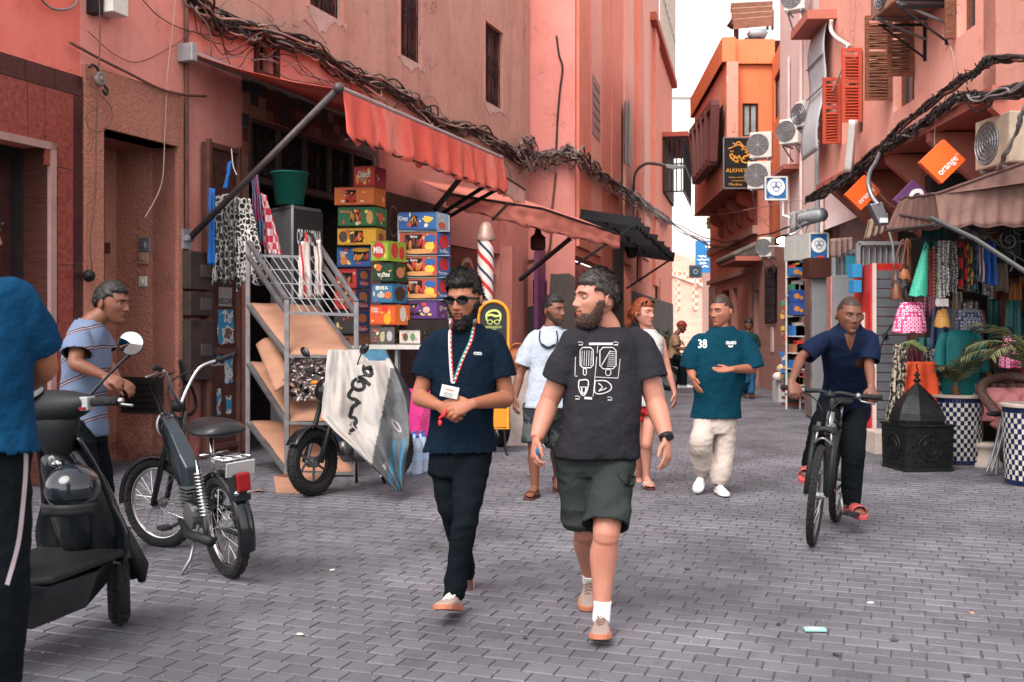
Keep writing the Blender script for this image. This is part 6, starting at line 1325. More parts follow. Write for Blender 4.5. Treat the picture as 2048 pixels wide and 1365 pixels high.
for f in range(4):
    R = Matrix.Rotation(f*pi/2, 3, 'Z')
    for q in (.13, .07): b = MB(); b.torus(R @ V((0,-s_-.002,.25)), q, .006, R @ V((0,1,0)), 28, 5); b.build('ring_relief', m_ln, LT, local=True)
# checkered planters with palms
m_tw = mat('zellige_white', (.55,.53,.48), .3, var=.2, scale=12, dirt=(.30,.20,.14), dscale=6, damt=.6); m_tn = mat('zellige_navy', (.008,.018,.07), .25, var=.4, scale=12); m_cem = mat('cement_rim', (.50,.42,.37), .85, var=.15)
def planter(lab, p, r0, r1, h, cols=44, rows=15):
    t = thing('tiled_planter', lab, 'planter', p, group='checkered tile planters')
    b = MB(); b.lathe((0,0,0), [(0,0),(r0-.008,0),(r1-.008,h),(r1-.05,h),(r1-.06,h-.06),(0,h-.06)], 48); b.build('drum', mat('mortar', (.30,.25,.22), .9), t, local=True)
    b = MB(); b.lathe((0,0,0), [(r1-.06,h-.005),(r1+.025,h-.005),(r1+.03,h+.02),(r1-.05,h+.025),(r1-.06,h)], 48); b.build('rim', m_cem, t, local=True, smooth=False)
    rr = random.Random(5); W_, N_ = MB(), MB()
    for j in range(rows):
        za, zb__ = .02+(h-.03)*j/rows, .02+(h-.03)*(j+1)/rows-.005
        for i in range(cols):
            a0, a1 = 2*pi*(i+.06)/cols, 2*pi*(i+.94)/cols; q = (W_ if (i+j)%2 and 0 < j < rows-1 else N_); o = rr.gauss(0,.0012)
            P = []
            for oo in (0,.006):
                for (a, z) in ((a0,za),(a1,za),(a1,zb__),(a0,zb__)):
                    R_ = r0+(r1-r0)*z/h-.006+oo+o; P.append(V((R_*cos(a), R_*sin(a), z)))
            q.add(P, [(4,5,6,7),(0,1,5,4),(1,2,6,5),(2,3,7,6),(3,0,4,7)])
    tag(W_.build('white_tiles', m_tw, t, local=True, fix=False), kind='stuff'); tag(N_.build('navy_tiles', m_tn, t, local=True, fix=False), kind='stuff')
    b = MB(); b.lathe((0,0,h-.05), [(0,0),(r1-.055,0)], 24); b.build('soil', mat('soil', (.06,.04,.03), .95), t, local=True); return t
p1 = G(1934,935); p2 = G(2066,982); planter('blue and white checkered planter beside the black lantern holding a small palm', (p1.x,p1.y+.24,0), .235, .275, .75)
planter('blue and white checkered planter cut off by the right edge', (p2.x+.19,p2.y+.3,0), .28, .31, .76, 48, 15)
m_palm = mat('palm_frond', (.09,.12,.05), .55, var=.5, scale=5, hue=(.22,.22,.11)); m_trk = mat('palm_trunk', (.12,.065,.035), .95, var=.5, scale=30, bump=.8, bscale=50)
def palm(lab, base, th, tr, fronds, seed=0):
    t = thing('small_palm', lab, 'palm', base); r = random.Random(seed); top = V(base)+V((0,0,th))
    b = MB(); b.tube([V(base)+V((.01*sin(k*1.7),0,th*k/8)) for k in range(9)], [tr*(1.5-.6*k/8+.15*(k%2)) for k in range(9)], 12); b.build('trunk', m_trk, t, smooth=True)
    for (az, el, L_, droop) in fronds:
        b = MB(); P = []; dr = V((cos(az),sin(az),0)); q = V(top); e = el
        for k in range(15): P.append(V(q)); q = q+(dr*cos(e)+V((0,0,sin(e))))*L_/14; e -= droop/14
        b.tube(P, [.008*(1-.7*k/14) for k in range(15)], 5)
        for k in range(2, 15):
            for sub in (0,.5):
                for sg in (-1,1):
                    base_ = P[k-1].lerp(P[k], sub); tg = (P[k]-P[k-1]).normalized(); sd_ = tg.cross(V((0,0,1)));
                    if sd_.length < .05: sd_ = V((1,0,0))
                    sd_.normalize(); ll = L_*.36*(1-.55*k/14)*r.uniform(.8,1.1); di = (tg*.75+sd_*sg*.8+V((0,0,r.uniform(-.35,.15)))).normalized(); nn = di.cross(V((0,0,1))).normalized()*.006
                    m_ = base_+di*ll*.5; e_ = base_+di*ll+V((0,0,-.12*ll)); b.add([base_-nn, base_+nn, m_+nn*1.2, e_, m_-nn*1.2], [(0,1,2,3,4)])
        b.build('frond', m_palm, t, fix=False)
    return t
palm('slender small palm growing in the checkered planter beside the lantern', (p1.x-.03,p1.y+.22,.70), .16, .035, [(-1.2,1.45,.62,.9),(.1,1.2,.75,1.6),(2.9,1.3,.6,1.9),(-.7,1.3,.66,1.4),(-2.4,1.3,.55,1.9),(.8,1.4,.7,1.5),(1.9,1.2,.6,1.7)], 1)
palm('palm with long drooping fronds in the right edge planter', (p2.x+.2,p2.y+.3,.72), .32, .05, [(3.1,1.25,.85,1.9),(2.7,1.45,.85,1.6),(-2.7,1.2,.8,2.0),(-2.0,1.3,.9,1.8),(1.9,1.3,.9,1.6),(.4,1.2,.9,1.7),(-1.1,1.2,.8,1.9),(-3.0,.9,.9,1.5)], 2)
# chair with pink cushion
CH = thing('wicker_chair', 'wicker armchair with a dusty pink cushion at the right edge', 'chair', (W(2030,0,11).x, 11, 0))
c = V((W(2038,0,11).x,11,0)); m_wk = mat('wicker', (.10,.055,.045), .7, var=.4, scale=40, bump=.6, bscale=60)
b = MB(); b.tube([c+V((-.32,-.2,.62)), c+V((-.34,.1,.80)), c+V((-.2,.32,.92)), c+V((.1,.4,.97)), c+V((.4,.3,.92))], .05, 12, k=5); b.build('arm_rest', m_wk, CH, smooth=True)
b = MB(); b.grid(lambda u, v: c+V((-.3+.7*u, .34-.0*v+.03*sin(u*40), .5+.4*v)), 40, 10); b.build('back', m_wk, CH, smooth=True, solid=.02)
m_cu = mat('cushion_pink', (.50,.19,.20), .85, var=.1)
b = MB(); b.grid(lambda u, v: c+V((-.26+.6*u, .26-.12*sin(pi*u)**.5*sin(pi*v)**.5+.03*cos(u*4*pi*1.5)*cos(v*3*pi), .50+.36*v)), 30, 20); b.ell(c+V((.03,.02,.48)), (.3,.27,.08)); b.build('cushion', m_cu, CH, smooth=True)
for sx, sy in ((-.3,-.2),(.32,-.2),(-.3,.3),(.32,.3)): b = MB(); b.tube([c+V((sx,sy,.5)), c+V((sx*1.15,sy*1.2,0))], .016, 8); b.build('leg', m_steel, CH)
CR = thing('tubular_chair', 'chrome tubed chair with a black arm pad by the wicker chair', 'chair', (W(2000,0,10.7).x,10.7,0))
for k in range(2):
    c = V((W(1996+k*9,0,10.6).x,10.6,0)); b = MB(); b.tube([c+V((-.12,0,.02)), c+V((-.03,0,.3)), c+V((.03,0,.58)), c+V((-.0,0,.62)), c+V((-.06,.05,.62))], .014, 8, k=5); b.build('frame', m_steel, CR, smooth=True)
b = MB(); c = V((W(2000,0,10.6).x,10.6,.63)); b.ell(c+V((-.05,0,0)), (.09,.05,.025)); b.build('arm_pad', m_black, CR, smooth=True)
b = MB(); b.lathe(G(1998,940)+V((0,.3,0)), [(0,.26),(.16,.26),(.17,.22),(.13,.2),(.14,.06),(.17,.04),(.17,0)], 24); tag(b.build('stone_base', m_cem, smooth=True), 'low round stone base between the two planters', 'stone base')
cloth_px('blue_bag', 'pale blue plastic bag tucked behind the planter', 'bag', [(1955,800),(1990,802),(1990,830),(1958,832)], 11.5, flat((.16,.28,.42)), 2, .03, 10, 10)
b = MB(); b.tube([W(1766,865,11.9), W(1773,876,11.85), W(1782,885,11.8)], [.02,.05,.04], 10); tag(b.build('blue_slipper', flat((.02,.2,.5)), smooth=True), 'blue pointed slipper on the ground left of the lantern', 'slipper')
b = MB(); b.b2((W(1745,0,12.6).x,12.5,0),(W(1800,0,12.6).x,13.1,.25)); tag(b.build('low_step', m_cem), 'low cement step in front of the grey drawer cabinet', 'step')
# coolers and cabinets along the right side
m_cg = mat('cooler_grey', (.23,.235,.25), .5, .1, var=.08)
def cab(name, lab, cat, px0, split, px1, y0, y1, d, cf, cs, dep=.6):     # side faces the street on the left, front towards the camera
    t = thing(name, lab, cat, W(split,y1,d)); z1 = W(0,y0,d).z; A_, B_, C_ = W(px0,0,d+dep), W(split,0,d), W(px1,0,d)
    for p in (A_,B_,C_): p.z = 0
    D_ = A_+C_-B_; b = MB(); b.prism([A_,B_,C_,D_], (0,0,z1)); b.build('cabinet', cf, t, bevel=.01)
    if cs: b = MB(); fx = (B_-A_).normalized(); n_ = fx.cross(V((0,0,1))); b.prism([A_+n_*.004+V((0,0,.05)), B_+n_*.004+V((0,0,.05)), B_+n_*.004+V((0,0,z1-.01)), A_+n_*.004+V((0,0,z1-.01))], n_*.02); b.build('side_panel', cs, t)
    return t, B_, C_, z1
t, B_, C_, z1 = cab('slatted_cooler', 'tall grey slatted cooler with a bright red side', 'cooler', 1712, 1744, 1812, 527, 890, 13.3, mat('cooler_red', (.55,.03,.025), .4), mat('cooler_red', (0,0,0)), .9)
for k in range(18):
    z = .12+k*(z1-.2)/18; b = MB(); b.b2((B_.x+.04,13.27,z),(C_.x-.0,13.3,z+(z1-.2)/18-.012)); b.build('slat', mat('slat_grey', (.15,.16,.18), .5, .2, var=.12), t)
b = MB(); b.b2((W(1716,0,13.9).x-.04,13.6,1.25),(W(1722,0,13.9).x,13.8,1.7)); b.b2((B_.x,13.25,0),(B_.x+.04,13.3,z1)); b.build('label_strip', flat((.75,.6,.55)), t)
b = MB(); b.tube([W(1800,640,13.2), W(1780,655,13.15), W(1763,690,13.1), W(1758,720,13.1)], .012, 6, k=4); b.ell(W(1770,672,13.25), (.04,.02,.04)); b.build('handle', m_black, t, smooth=True)
b = MB(); b.b2(W(1705,555,13.6), W(1714,530,13.8)); b.b2(W(1707,585,13.6), W(1713,562,13.8)); b.build('sticker', flat((.03,.25,.5)), t)
t, B_, C_, z1 = cab('grey_cooler', 'grey drinks cooler with a worn pink edge behind the cyclist', 'cooler', 1656, 1665, 1722, 551, 850, 15.3, m_cg, mat('edge_pink', (.55,.26,.22), .5, .2, var=.25), .5)
t, B_, C_, z1 = cab('grey_cooler', 'farther grey cooler with a rusty chrome edge left of the cyclist', 'cooler', 1612, 1624, 1660, 556, 820, 17.3, m_cg, mat('edge_chrome', (.35,.22,.19), .3, .7, var=.4, scale=3), .7)
SH = thing('metal_shutter', 'corrugated grey metal shutter above the slatted cooler', 'shutter', W(1755,520,14.2))
m_cor = mat('corrugated', (.25,.27,.29), .5, .4, var=.15)
b = MB(); b.grid(lambda u, v: W(1718+92*u, 488, 14.2)+V((0,.03*sin(u*16*pi),-2.6*v)), 160, 1); b.build('sheet', m_cor, SH, smooth=True)
b = MB(); b.bar(W(1716,487,14.15), W(1812,487,14.15), .05); b.bar(W(1716,487,14.15), W(1716,800,14.15), .05); b.build('frame', m_galv, SH)
SH = thing('metal_shutter', 'smaller corrugated shutter panel with a teal poster beyond', 'shutter', W(1690,530,15.9))
b = MB(); b.grid(lambda u, v: W(1668+48*u, 503, 16.0)+V((0,.03*sin(u*10*pi),-1.5*v)), 100, 1); b.build('sheet', m_cor, SH, smooth=True)
b = MB(); b.bar(W(1667,503,15.9), W(1716,503,15.9), .05); b.bar(W(1667,503,15.9), W(1667,560,15.9), .05); b.build('frame', m_galv, SH); b = MB(); b.b2(W(1692,548,15.85), W(1714,512,15.86)); b.build('poster', flat((.03,.25,.32)), SH)
b = MB(); b.b2(W(1618,556,17.2), W(1655,519,17.6)); tag(b.build('brown_shutter_box', m_brown), 'dark brown box under the lottery lightbox', 'box')
# snack shelf far right with red stand
SS_ = thing('snack_shelf', 'white shelf stand packed with snacks beyond the grey coolers', 'shelf', G(1592,805)); d = 19.2
b = MB()
for y in (517,552,590,632,672,706,738,770): b.b2((W(1584,0,d).x,d,W(0,y,d).z-.02),(W(1612,0,d).x,d+.4,W(0,y,d).z))
for x in (1584,1612): b.bar(V((W(x,0,d).x,d+.4,0)), V((W(x,0,d).x,d+.4,W(0,515,d).z)), .03)
b.build('frame', m_wht, SS_); r = random.Random(9)
b = MB(); b.b2((W(1584,0,d).x,d+.41,.1),(W(1613,0,d).x,d+.45,W(0,516,d).z)); b.build('back', m_dark, SS_)
gsx = 'goods on the far snack shelf'
pal = [(.03,.18,.5),(.6,.05,.03),(.65,.4,.08),(.6,.55,.5),(.35,.15,.08),(.05,.25,.15)]; k = 0
for y in (552,590,632,672,706,738,770):
    x = 1585
    while x < 1609:
        w_ = r.uniform(5,9); h_ = r.uniform(16,28); b = MB(); b.b2(W(x,y,d+.02), W(min(x+w_,1612),y-h_,d+.3)); o = b.build('snack_packet', flat(r.choice(pal)), SS_); x += w_+.6
for (x0,x1,y0,y1,c_,lb) in ((1585,1611,537,551,(.02,.22,.55),'blue carton on the upper part of the far shelf'),(1586,1612,581,604,(.03,.10,.38),'blue carton with orange fruit print on the far shelf'),(1586,1612,606,630,(.05,.10,.36),'blue and red carton under the blue one on the far shelf')):
    t = thing('shelf_carton', lb, 'carton', W(x0,y1,d-.1), group='cartons on the far shelf'); b = MB(); b.b2(W(x0,y1,d-.1), W(x1,y0,d+.2)); b.build('box', flat(c_), t); b = MB(); q = W(x0+8,(y0+y1)/2,d-.105); b.lathe(q, [(0,0),(.05,0)], 12, (0,-1,0)); b.lathe(q+V((.08,0,-.03)), [(0,0),(.035,0)], 12, (0,-1,0)); b.build('fruit_print', flat((.75,.3,.05)), t)
RS = thing('red_stand', 'red wire stand hung with small packets', 'stand', G(1572,800)); d = 20
b = MB(); b.tube([W(1573,800,d), W(1573,600,d), W(1576,578,d), W(1586,572,d)], .03, 8, k=3)
for y in (600,640,680,720): b.tube([W(1566,y,d), W(1582,y,d-.1)], .015, 6)
b.build('frame', mat('stand_red', (.42,.03,.03), .5), RS)
for k in range(22): b = MB(); q = W(1564+r.uniform(0,16), 590+k*8.5, d-.12); b.box(q, (.07,.03,.1)); b.build('packet', flat(r.choice(pal)), RS)
CRT = thing('bottle_crate', 'red crate of dark soda bottles on the ground by the far shelf', 'crate', G(1598,812)); d = F*EYE/(812-HOR)
a, c = W(1571,812,d), W(1609,782,d+.3); b = MB(); 
for z in (0, .12, .26): b.b2((a.x,d,z),(W(1609,0,d).x,d+.3,z+.05))
b.build('crate_body', mat('crate_red', (.22,.03,.03), .5), CRT)
for k in range(6): b = MB(); x = a.x+.04+k*(W(1609,0,d).x-a.x-.08)/5; b.lathe(V((x,d+.06+.12*(k%2),.06)), [(0,0),(.03,0),(.032,.14),(.014,.21),(.014,.27),(0,.27)], 10); b.build('soda_bottle', flat((.05,.02,.015)), CRT, smooth=True)
b = MB(); b.b2((W(1577,0,19.5).x,19.5,.35),(W(1612,0,19.5).x,19.9,.66)); tag(b.build('green_crate', flat((.02,.10,.07)), bevel=.01), 'dark green plastic crate above the soda crate', 'crate')
k = 0
for x, d in ((1552,22.6),(1557,22.3),(1563,22.4),(1568,22.1),(1560,22.8),(1574,22.2)):
    bottle((W(x,0,d).x, d, 0), .5, .055, ['far water bottle, leftmost of the pile','far water bottle, second from the left at the front','far water bottle in the middle of the pile','far water bottle fourth from the left','far water bottle standing at the back of the pile','far water bottle nearest the soda crate'][k], 'water bottles by the far shelf', (.5,.6,.7)); k += 1
for k, (x, y, z, c_, lb) in enumerate(((1557,21.4,.52,(.6,.55,.5),'cream wrapped package at the left of the heap by the red stand'),(1572,21.5,.54,(.3,.4,.5),'blue wrapped package at the right of the heap by the red stand'),(1565,21.6,.68,(.5,.4,.25),'tan wrapped package lying on top of the heap by the red stand'))):
    b = MB(); b.grid(lambda u, v: V((W(x,0,y).x,y,z))+V((.11*cos(u*2*pi)*sin(v*pi)*(1+.15*sin(u*19)), .10*sin(u*2*pi)*sin(v*pi), .10*cos(v*pi))), 24, 10); tag(b.build('wrapped_goods', flat(c_), smooth=True), lb, 'package', 'wrapped goods heaped by the far shelf')
b = MB(); b.b2((W(1552,0,21.6).x,21.4,0),(W(1578,0,21.6).x,21.9,.42)); tag(b.build('goods_box', flat((.45,.45,.45))), 'grey box under the heap of wrapped goods', 'box')
# litter on the street
b = MB(); b.lathe(G(1945,1234)+V((0,0,.001)), [(0,.005),(.045,.005),(.055,.001)], 20); tag(b.build('drain_cap', m_steel), 'small round metal cap set in the paving at the lower right', 'drain cap')
b = MB(); c = G(1630,1264); b.box(c+V((0,0,.012)), (.105,.045,.014), Matrix.Rotation(-.06,3,'Z')); o = b.build('mint_packet', flat((.25,.55,.50)), bevel=.004); tag(o, 'small pale green packet lying on the paving in the foreground', 'litter'); b = MB(); b.box(c+V((-.005,-.002,.0195)), (.05,.03,.001)); b.build('label', m_wp, o)
for k, (x, y, c_) in enumerate(((1741,1208,(.7,.7,.7)),(1557,1251,(.03,.02,.02)),(1672,1312,(.03,.02,.02)),(1788,1283,(.05,.04,.04)),(1935,1354,(.05,.05,.05)),(1943,1228,(.4,.2,.15)),(600,1271,(.6,.55,.5)),(665,1142,(.6,.57,.52)),(1050,1277,(.05,.04,.03)),(1375,1140,(.05,.04,.03)),(495,1052,(.02,.02,.02)))):
    c = G(x, y); b = MB(); b.ell(c+V((0,0,.006)), (.022,.011,.006), Matrix.Rotation(k,3,'Z'), 8, 5); tag(b.build('litter', flat(c_), smooth=True), 'small scrap of litter on the paving', 'litter', 'small scraps on the paving')

# ================= PEOPLE =================
def fuse(mb, voxel, smooth=2, fac=.5):
    me = bpy.data.meshes.new('tmp'); me.from_pydata(mb.v, [], mb.f); bm = bmesh.new(); bm.from_mesh(me); bmesh.ops.recalc_face_normals(bm, faces=bm.faces); bm.to_mesh(me); bm.free()
    o = bpy.data.objects.new('tmp', me); S.collection.objects.link(o)
    r = o.modifiers.new('r', 'REMESH'); r.mode = 'VOXEL'; r.voxel_size = voxel; r.use_smooth_shade = True
    if smooth: s = o.modifiers.new('s', 'SMOOTH'); s.factor = fac; s.iterations = smooth
    dg = bpy.context.evaluated_depsgraph_get(); out = bpy.data.meshes.new_from_object(o.evaluated_get(dg)); bpy.data.objects.remove(o); bpy.data.meshes.remove(me); return out
def etube(mb, pts, rads, xh=None, k=4, n=16):      # elliptical tube: rads = r or (rx, ry); xh = side hint
    R_ = [(q, q) if not isinstance(q, tuple) else q for q in rads]; P = catmull([V(p) for p in pts], k); RR = catmull([V((a, b, 0)) for a, b in R_], k); rings = []
    xp = V(xh) if xh is not None else V((1,0,.01))
    for i, p in enumerate(P):
        t = P[min(i+1,len(P)-1)]-P[max(i-1,0)]; x, y, z = frame(t, xp)
        if xh is None: xp = x
        rings.append([p+x*(RR[i].x*cos(a*2*pi/n))+y*(RR[i].y*sin(a*2*pi/n)) for a in range(n)])
    mb.loft(rings); return mb
def gz(x, c, s): return exp(-((x-c)/s)**2)
NU, NV_ = 84, 76
def hp(az, pol, off=0.0, jaw=1.0, nose=1.0, fat=0.0):
    dx, dy, dz = sin(pol)*sin(az), -sin(pol)*cos(az), cos(pol)
    z = dz*(.122 if dz > 0 else .118); t = max(0, -z/.118); x = dx*(.076+fat*.4)*(1-.27*jaw*t**1.5+fat*2*t); y = dy*(.096 if dy < 0 else .102)
    if dy > 0: y *= 1-.5*min(1, t*1.3)
    y -= .040*t*t
    if dz > 0: x *= 1-.03*dz; y += .006*dz
    if dy < .1:
        f = min(1, (.1-dy)*2.2)
        d = .0055*gz(z,.030,.010)*gz(abs(x),.026,.030) - .0125*gz(z,.006,.012)*gz(abs(x),.032,.016) + .004*gz(z,.065,.03)*gz(x,0,.05)
        zn = .022 if z > -.030 else .0085; d += nose*(.023*exp(-((z+.030)/(.030 if z > -.030 else .0075))**2)*gz(x,0,.0085 if z > -.02 else .011)) + .007*gz(z,-.031,.007)*gz(abs(x),.013,.007)
        d += .0055*gz(abs(x),.046,.018)*gz(z,-.018,.018) - .004*gz(abs(x),.046,.018)*gz(z,-.058,.022)
        d += .0055*gz(z,-.053,.0045)*gz(x,0,.020) + .0065*gz(z,-.064,.0050)*gz(x,0,.018) - .0055*gz(z,-.0585,.0022)*gz(x,0,.022) - .004*gz(z,-.078,.007)*gz(x,0,.02)
        d += .009*gz(z,-.100,.018)*gz(x,0,.024)
        y -= d*f
    p = V((x,y,z))
    if off: p += V((dx, dy, dz*.9)).normalized()*off
    return p
def azf(i): t = 2*i/NU-1; return pi*(1 if t > 0 else -1)*abs(t)**1.35
def head_mesh(hk, skin_i=0, lip_i=1):
    vs_, fs_, mi = [], [], []
    for j in range(NV_+1):
        pol = pi*(j/NV_)
        for i in range(NU): vs_.append(hp(azf(i), pol, **hk))
    for j in range(NV_):
        for i in range(NU):
            a, b_ = j*NU+i, j*NU+(i+1)%NU; fs_.append((a, a+NU, b_+NU, b_)); c = (V(vs_[a])+V(vs_[b_+NU]))/2
            mi.append(lip_i if c.y < -.05 and abs(c.x) < .023*(1-abs(c.z+.0585)/.02) and -.0685 < c.z < -.050 else skin_i)
    return vs_, fs_, mi
def shell(mask, thick, hk, T, amp=.004, fr=60, seed=0, tuft=0, tl=.02, flow=None, tw=.0016):
    b = MB(); vs_ = []; idx = {}; pts = []
    for j in range(NV_+1):
        for i in range(NU):
            az, pol = azf(i), pi*j/NV_; p0 = hp(az, pol, **hk); m = mask(p0)
            th = thick(p0)*min(1, max(0, m)) if m > 0 else 0
            if m > 0:
                q = hp(az, pol, **dict(hk, off=th+amp*noise.noise(p0*fr+V((seed,0,0)))+.001)); idx[(i,j)] = len(vs_); vs_.append(q); pts.append((p0, q))
    fs_ = []
    for j in range(NV_):
        for i in range(NU):
            k = [(i,j),(i,j+1),((i+1)%NU,j+1),((i+1)%NU,j)]
            if all(q in idx for q in k): fs_.append(tuple(idx[q] for q in k))
    b.add([T @ v for v in vs_], fs_)
    r = random.Random(seed)
    for _ in range(tuft):
        p0, q = r.choice(pts); n_ = (q-V((0,0,.0))).normalized(); fl = V(flow(q)) if flow else V((0,0,-1)); fl = (fl+V((r.gauss(0,.35),r.gauss(0,.35),r.gauss(0,.3)))+n_*.12).normalized(); s_ = fl.cross(n_); s_ = s_.normalized()*tw if s_.length > 1e-4 else V((tw,0,0))
        L_ = tl*r.uniform(.5,1.2); m_ = q+fl*L_*.5+n_*.002; e = q+fl*L_-n_*.001
        b.add([T @ v for v in (q-s_, q+s_, m_+s_*.8, e, m_-s_*.8)], [(0,1,2,3,4)])
    return b
def hand(mb, w, f, td, pd, s=1.0, curl=.5, spread=.12, thumb=.5, fc=None):
    f, pd = bn(f), V(pd); pd = bn(pd-f*pd.dot(f)); td_ = V(td); td = bn(td_-f*td_.dot(f)-pd*td_.dot(pd)); w = V(w)
    etube(mb, [w-f*.02*s, w+f*.015*s, w+f*.05*s, w+f*.088*s, w+f*.10*s], [(.027*s,.019*s),(.031*s,.018*s),(.040*s,.0165*s),(.040*s,.0135*s),(.032*s,.010*s)], td, 3, 14)
    for i, (o, L_, r) in enumerate(((.031,.074,.0092),(.0105,.082,.0095),(-.0105,.077,.0092),(-.030,.060,.0083))):
        c = (fc[i] if fc else curl); base = w+f*(.088-.004*abs(i-1))*s+td*o*s; d = bn(f+td*(spread*(1.3-i)*.9)); P = [base-f*.012*s, base]; q = base; a = c*.55
        for kk, seg in enumerate((.45,.30,.25)):
            dd = d*cos(a)+pd*sin(a); q = q+dd*L_*seg*s; P.append(q); a += c*(.95 if kk == 0 else .65)
        etube(mb, P, [r*s, r*s*1.03, r*s, r*s*.92, r*s*.70], td, 3, 10)
    b0 = w+f*.022*s+td*.024*s; d1 = bn(f*.62+td*.78+pd*.25*thumb); d2 = bn(f*(.9)+td*(.35-.5*thumb)+pd*.55*thumb); q1 = b0+d1*.042*s; q2 = q1+d2*.030*s; q3 = q2+bn(d2+pd*.2*thumb)*.024*s
    etube(mb, [b0-d1*.012*s, b0, q1, q2, q3], [.013*s,.0145*s,.0115*s,.0105*s,.0072*s], pd, 3, 10)
def shoe(parent, an, f, up, mu, ms, L=.285, sole_h=.026, lace=None, sandal=None, label=None, w=1.0):
    f, up = bn(f), V(up); up = bn(up-f*up.dot(f)); sd_ = f.cross(up); an = V(an); o = an-up*.085
    P = lambda a, x, h: o+f*a*L/.285+sd_*x*w+up*h
    secs = [(-.062,.018),(-.055,.030),(-.02,.036),(.04,.037),(.10,.044),(.15,.047),(.19,.041),(.212,.026),(.220,.012)]
    if sandal is None:
        b = MB(); hs_ = [.05,.088,.098,.085,.066,.052,.042,.032,.022]; rings = []
        for (a, x), h in zip(secs, hs_): rings.append([P(a, x*cos(t*pi/8)*.97, sole_h-.004+(h-sole_h)*sin(t*pi/8)**.8) for t in range(9)]+[P(a, -x*.9*(1-q*.66), sole_h-.006) for q in range(1,3)])
        b.loft(rings); sh = b.build('shoe', mu, parent, smooth=True, sub=1)
        if label: sh['label'] = label
    else: sh = None
    out = [P(a, x*1.06, 0) for a, x in secs]+[P(a, -x*1.06, 0) for a, x in secs[::-1]]
    b = MB(); b.prism(out, up*sole_h); so = b.build('sole', ms, sh or parent, bevel=.004)
    if sandal:
        for a0, a1, hh in sandal:
            b = MB(); b.grid(lambda u, v: P(a0+(a1-a0)*u, .050*cos(v*pi), sole_h+hh*sin(v*pi)**.7), 4, 12); b.build('strap', mu, so, smooth=True, solid=.004)
    elif lace:
        for k in range(5):
            a = .035+.022*k; b = MB(); hh = .092-.009*k; b.tube([P(a-.006,-.020,hh-.010), P(a,0,hh+.004), P(a+.006,.020,hh-.010)], .0028, 5, k=3); b.build('lace', lace, sh)
    return P
def bare_foot(mb, an, f, up, toes=True):
    f, up = bn(f), V(up); up = bn(up-f*up.dot(f)); sd_ = f.cross(up); o = V(an)-up*.062; P = lambda a, x, h: o+f*a+sd_*x+up*h
    etube(mb, [P(-.055,0,.03), P(-.02,0,.04), P(.04,0,.042), (P(.10,0,.028)), P(.14,0,.02), P(.155,0,.017)], [(.022,.022),(.034,.034),(.036,.034),(.040,.022),(.042,.015),(.038,.011)], sd_, 3, 14)
    for k in range(5): x = -.032+.016*k; L_ = .185-.011*abs(k-1)-.012*(k>2); etube(mb, [P(.14,x,.015), P(L_-.01,x*1.05,.014), P(L_+.01,x*1.05,.010)], [.0095,.009,.006], sd_, 2, 8)
def wrinkle(me, amp, fr, seed, zones=(), fine=.0):
    me.update(); nrm = [v.normal.copy() for v in me.vertices]
    for v, n_ in zip(me.vertices, nrm):
        p = v.co; q = V((p.x*fr[0], p.y*fr[1], p.z*fr[2]))+V((seed,seed,0)); w = noise.noise_vector(q*.5)
        h = (1-abs(noise.noise(q+w*.9))*2.2)*.6+noise.noise(q*.45+V((9,0,0)))*.9; a = amp
        for (c, r, k) in zones: a += amp*k*exp(-((p-c).length/r)**2)
        v.co = p+n_*(h*a)
    me.update()
def open_caps(me, caps):
    bm = bmesh.new(); bm.from_mesh(me); dl = []
    for f in bm.faces:
        c = f.calc_center_median()
        for p, ax, r in caps:
            if (c-p).length < r*1.2 and (c-p).dot(ax) > -.014 and f.normal.dot(ax) > .72: dl.append(f); break
    bmesh.ops.delete(bm, geom=dl, context='FACES'); bm.to_mesh(me); bm.free()
def cloth_obj(name, me, m, parent, thick=.005, label=None):
    me.name = name; me.materials.clear(); me.materials.append(m); me.polygons.foreach_set('use_smooth', [True]*len(me.polygons))
    o = bpy.data.objects.new(name, me); _link(o, parent); s = o.modifiers.new('s', 'SOLIDIFY'); s.thickness = thick; s.offset = -1
    if label: o['label'] = label
    return o
def project(me_obj, mb, direction, off=.003, back=.4):       # wrap flat print vertices on a garment
    bvh = BVHTree.FromPolygons([v.co for v in me_obj.data.vertices], [tuple(p.vertices) for p in me_obj.data.polygons]); out = []; cam_ = V((0,0,EYE))
    for v in mb.v:
        v = V(v); d = (v-cam_).normalized(); h = bvh.ray_cast(v-d*back, d)
        out.append(tuple(h[0]-d*off) if h[0] is not None else tuple(v))
    mb.v = out; return mb
def subdiv_mb(mb, cuts=1):
    me = mb.mesh('t', m_wp); bm = bmesh.new(); bm.from_mesh(me); bmesh.ops.triangulate(bm, faces=bm.faces)
    for _ in range(cuts):
        ed = [e for e in bm.edges if e.calc_length() > .012]; bmesh.ops.subdivide_edges(bm, edges=ed, cuts=1)
    bmesh.ops.triangulate(bm, faces=bm.faces); o = MB(); bm.verts.ensure_lookup_table(); o.v = [tuple(v.co) for v in bm.verts]; o.f = [tuple(v.index for v in f.verts) for f in bm.faces]; o.mi = [0]*len(o.f); bm.free(); return o

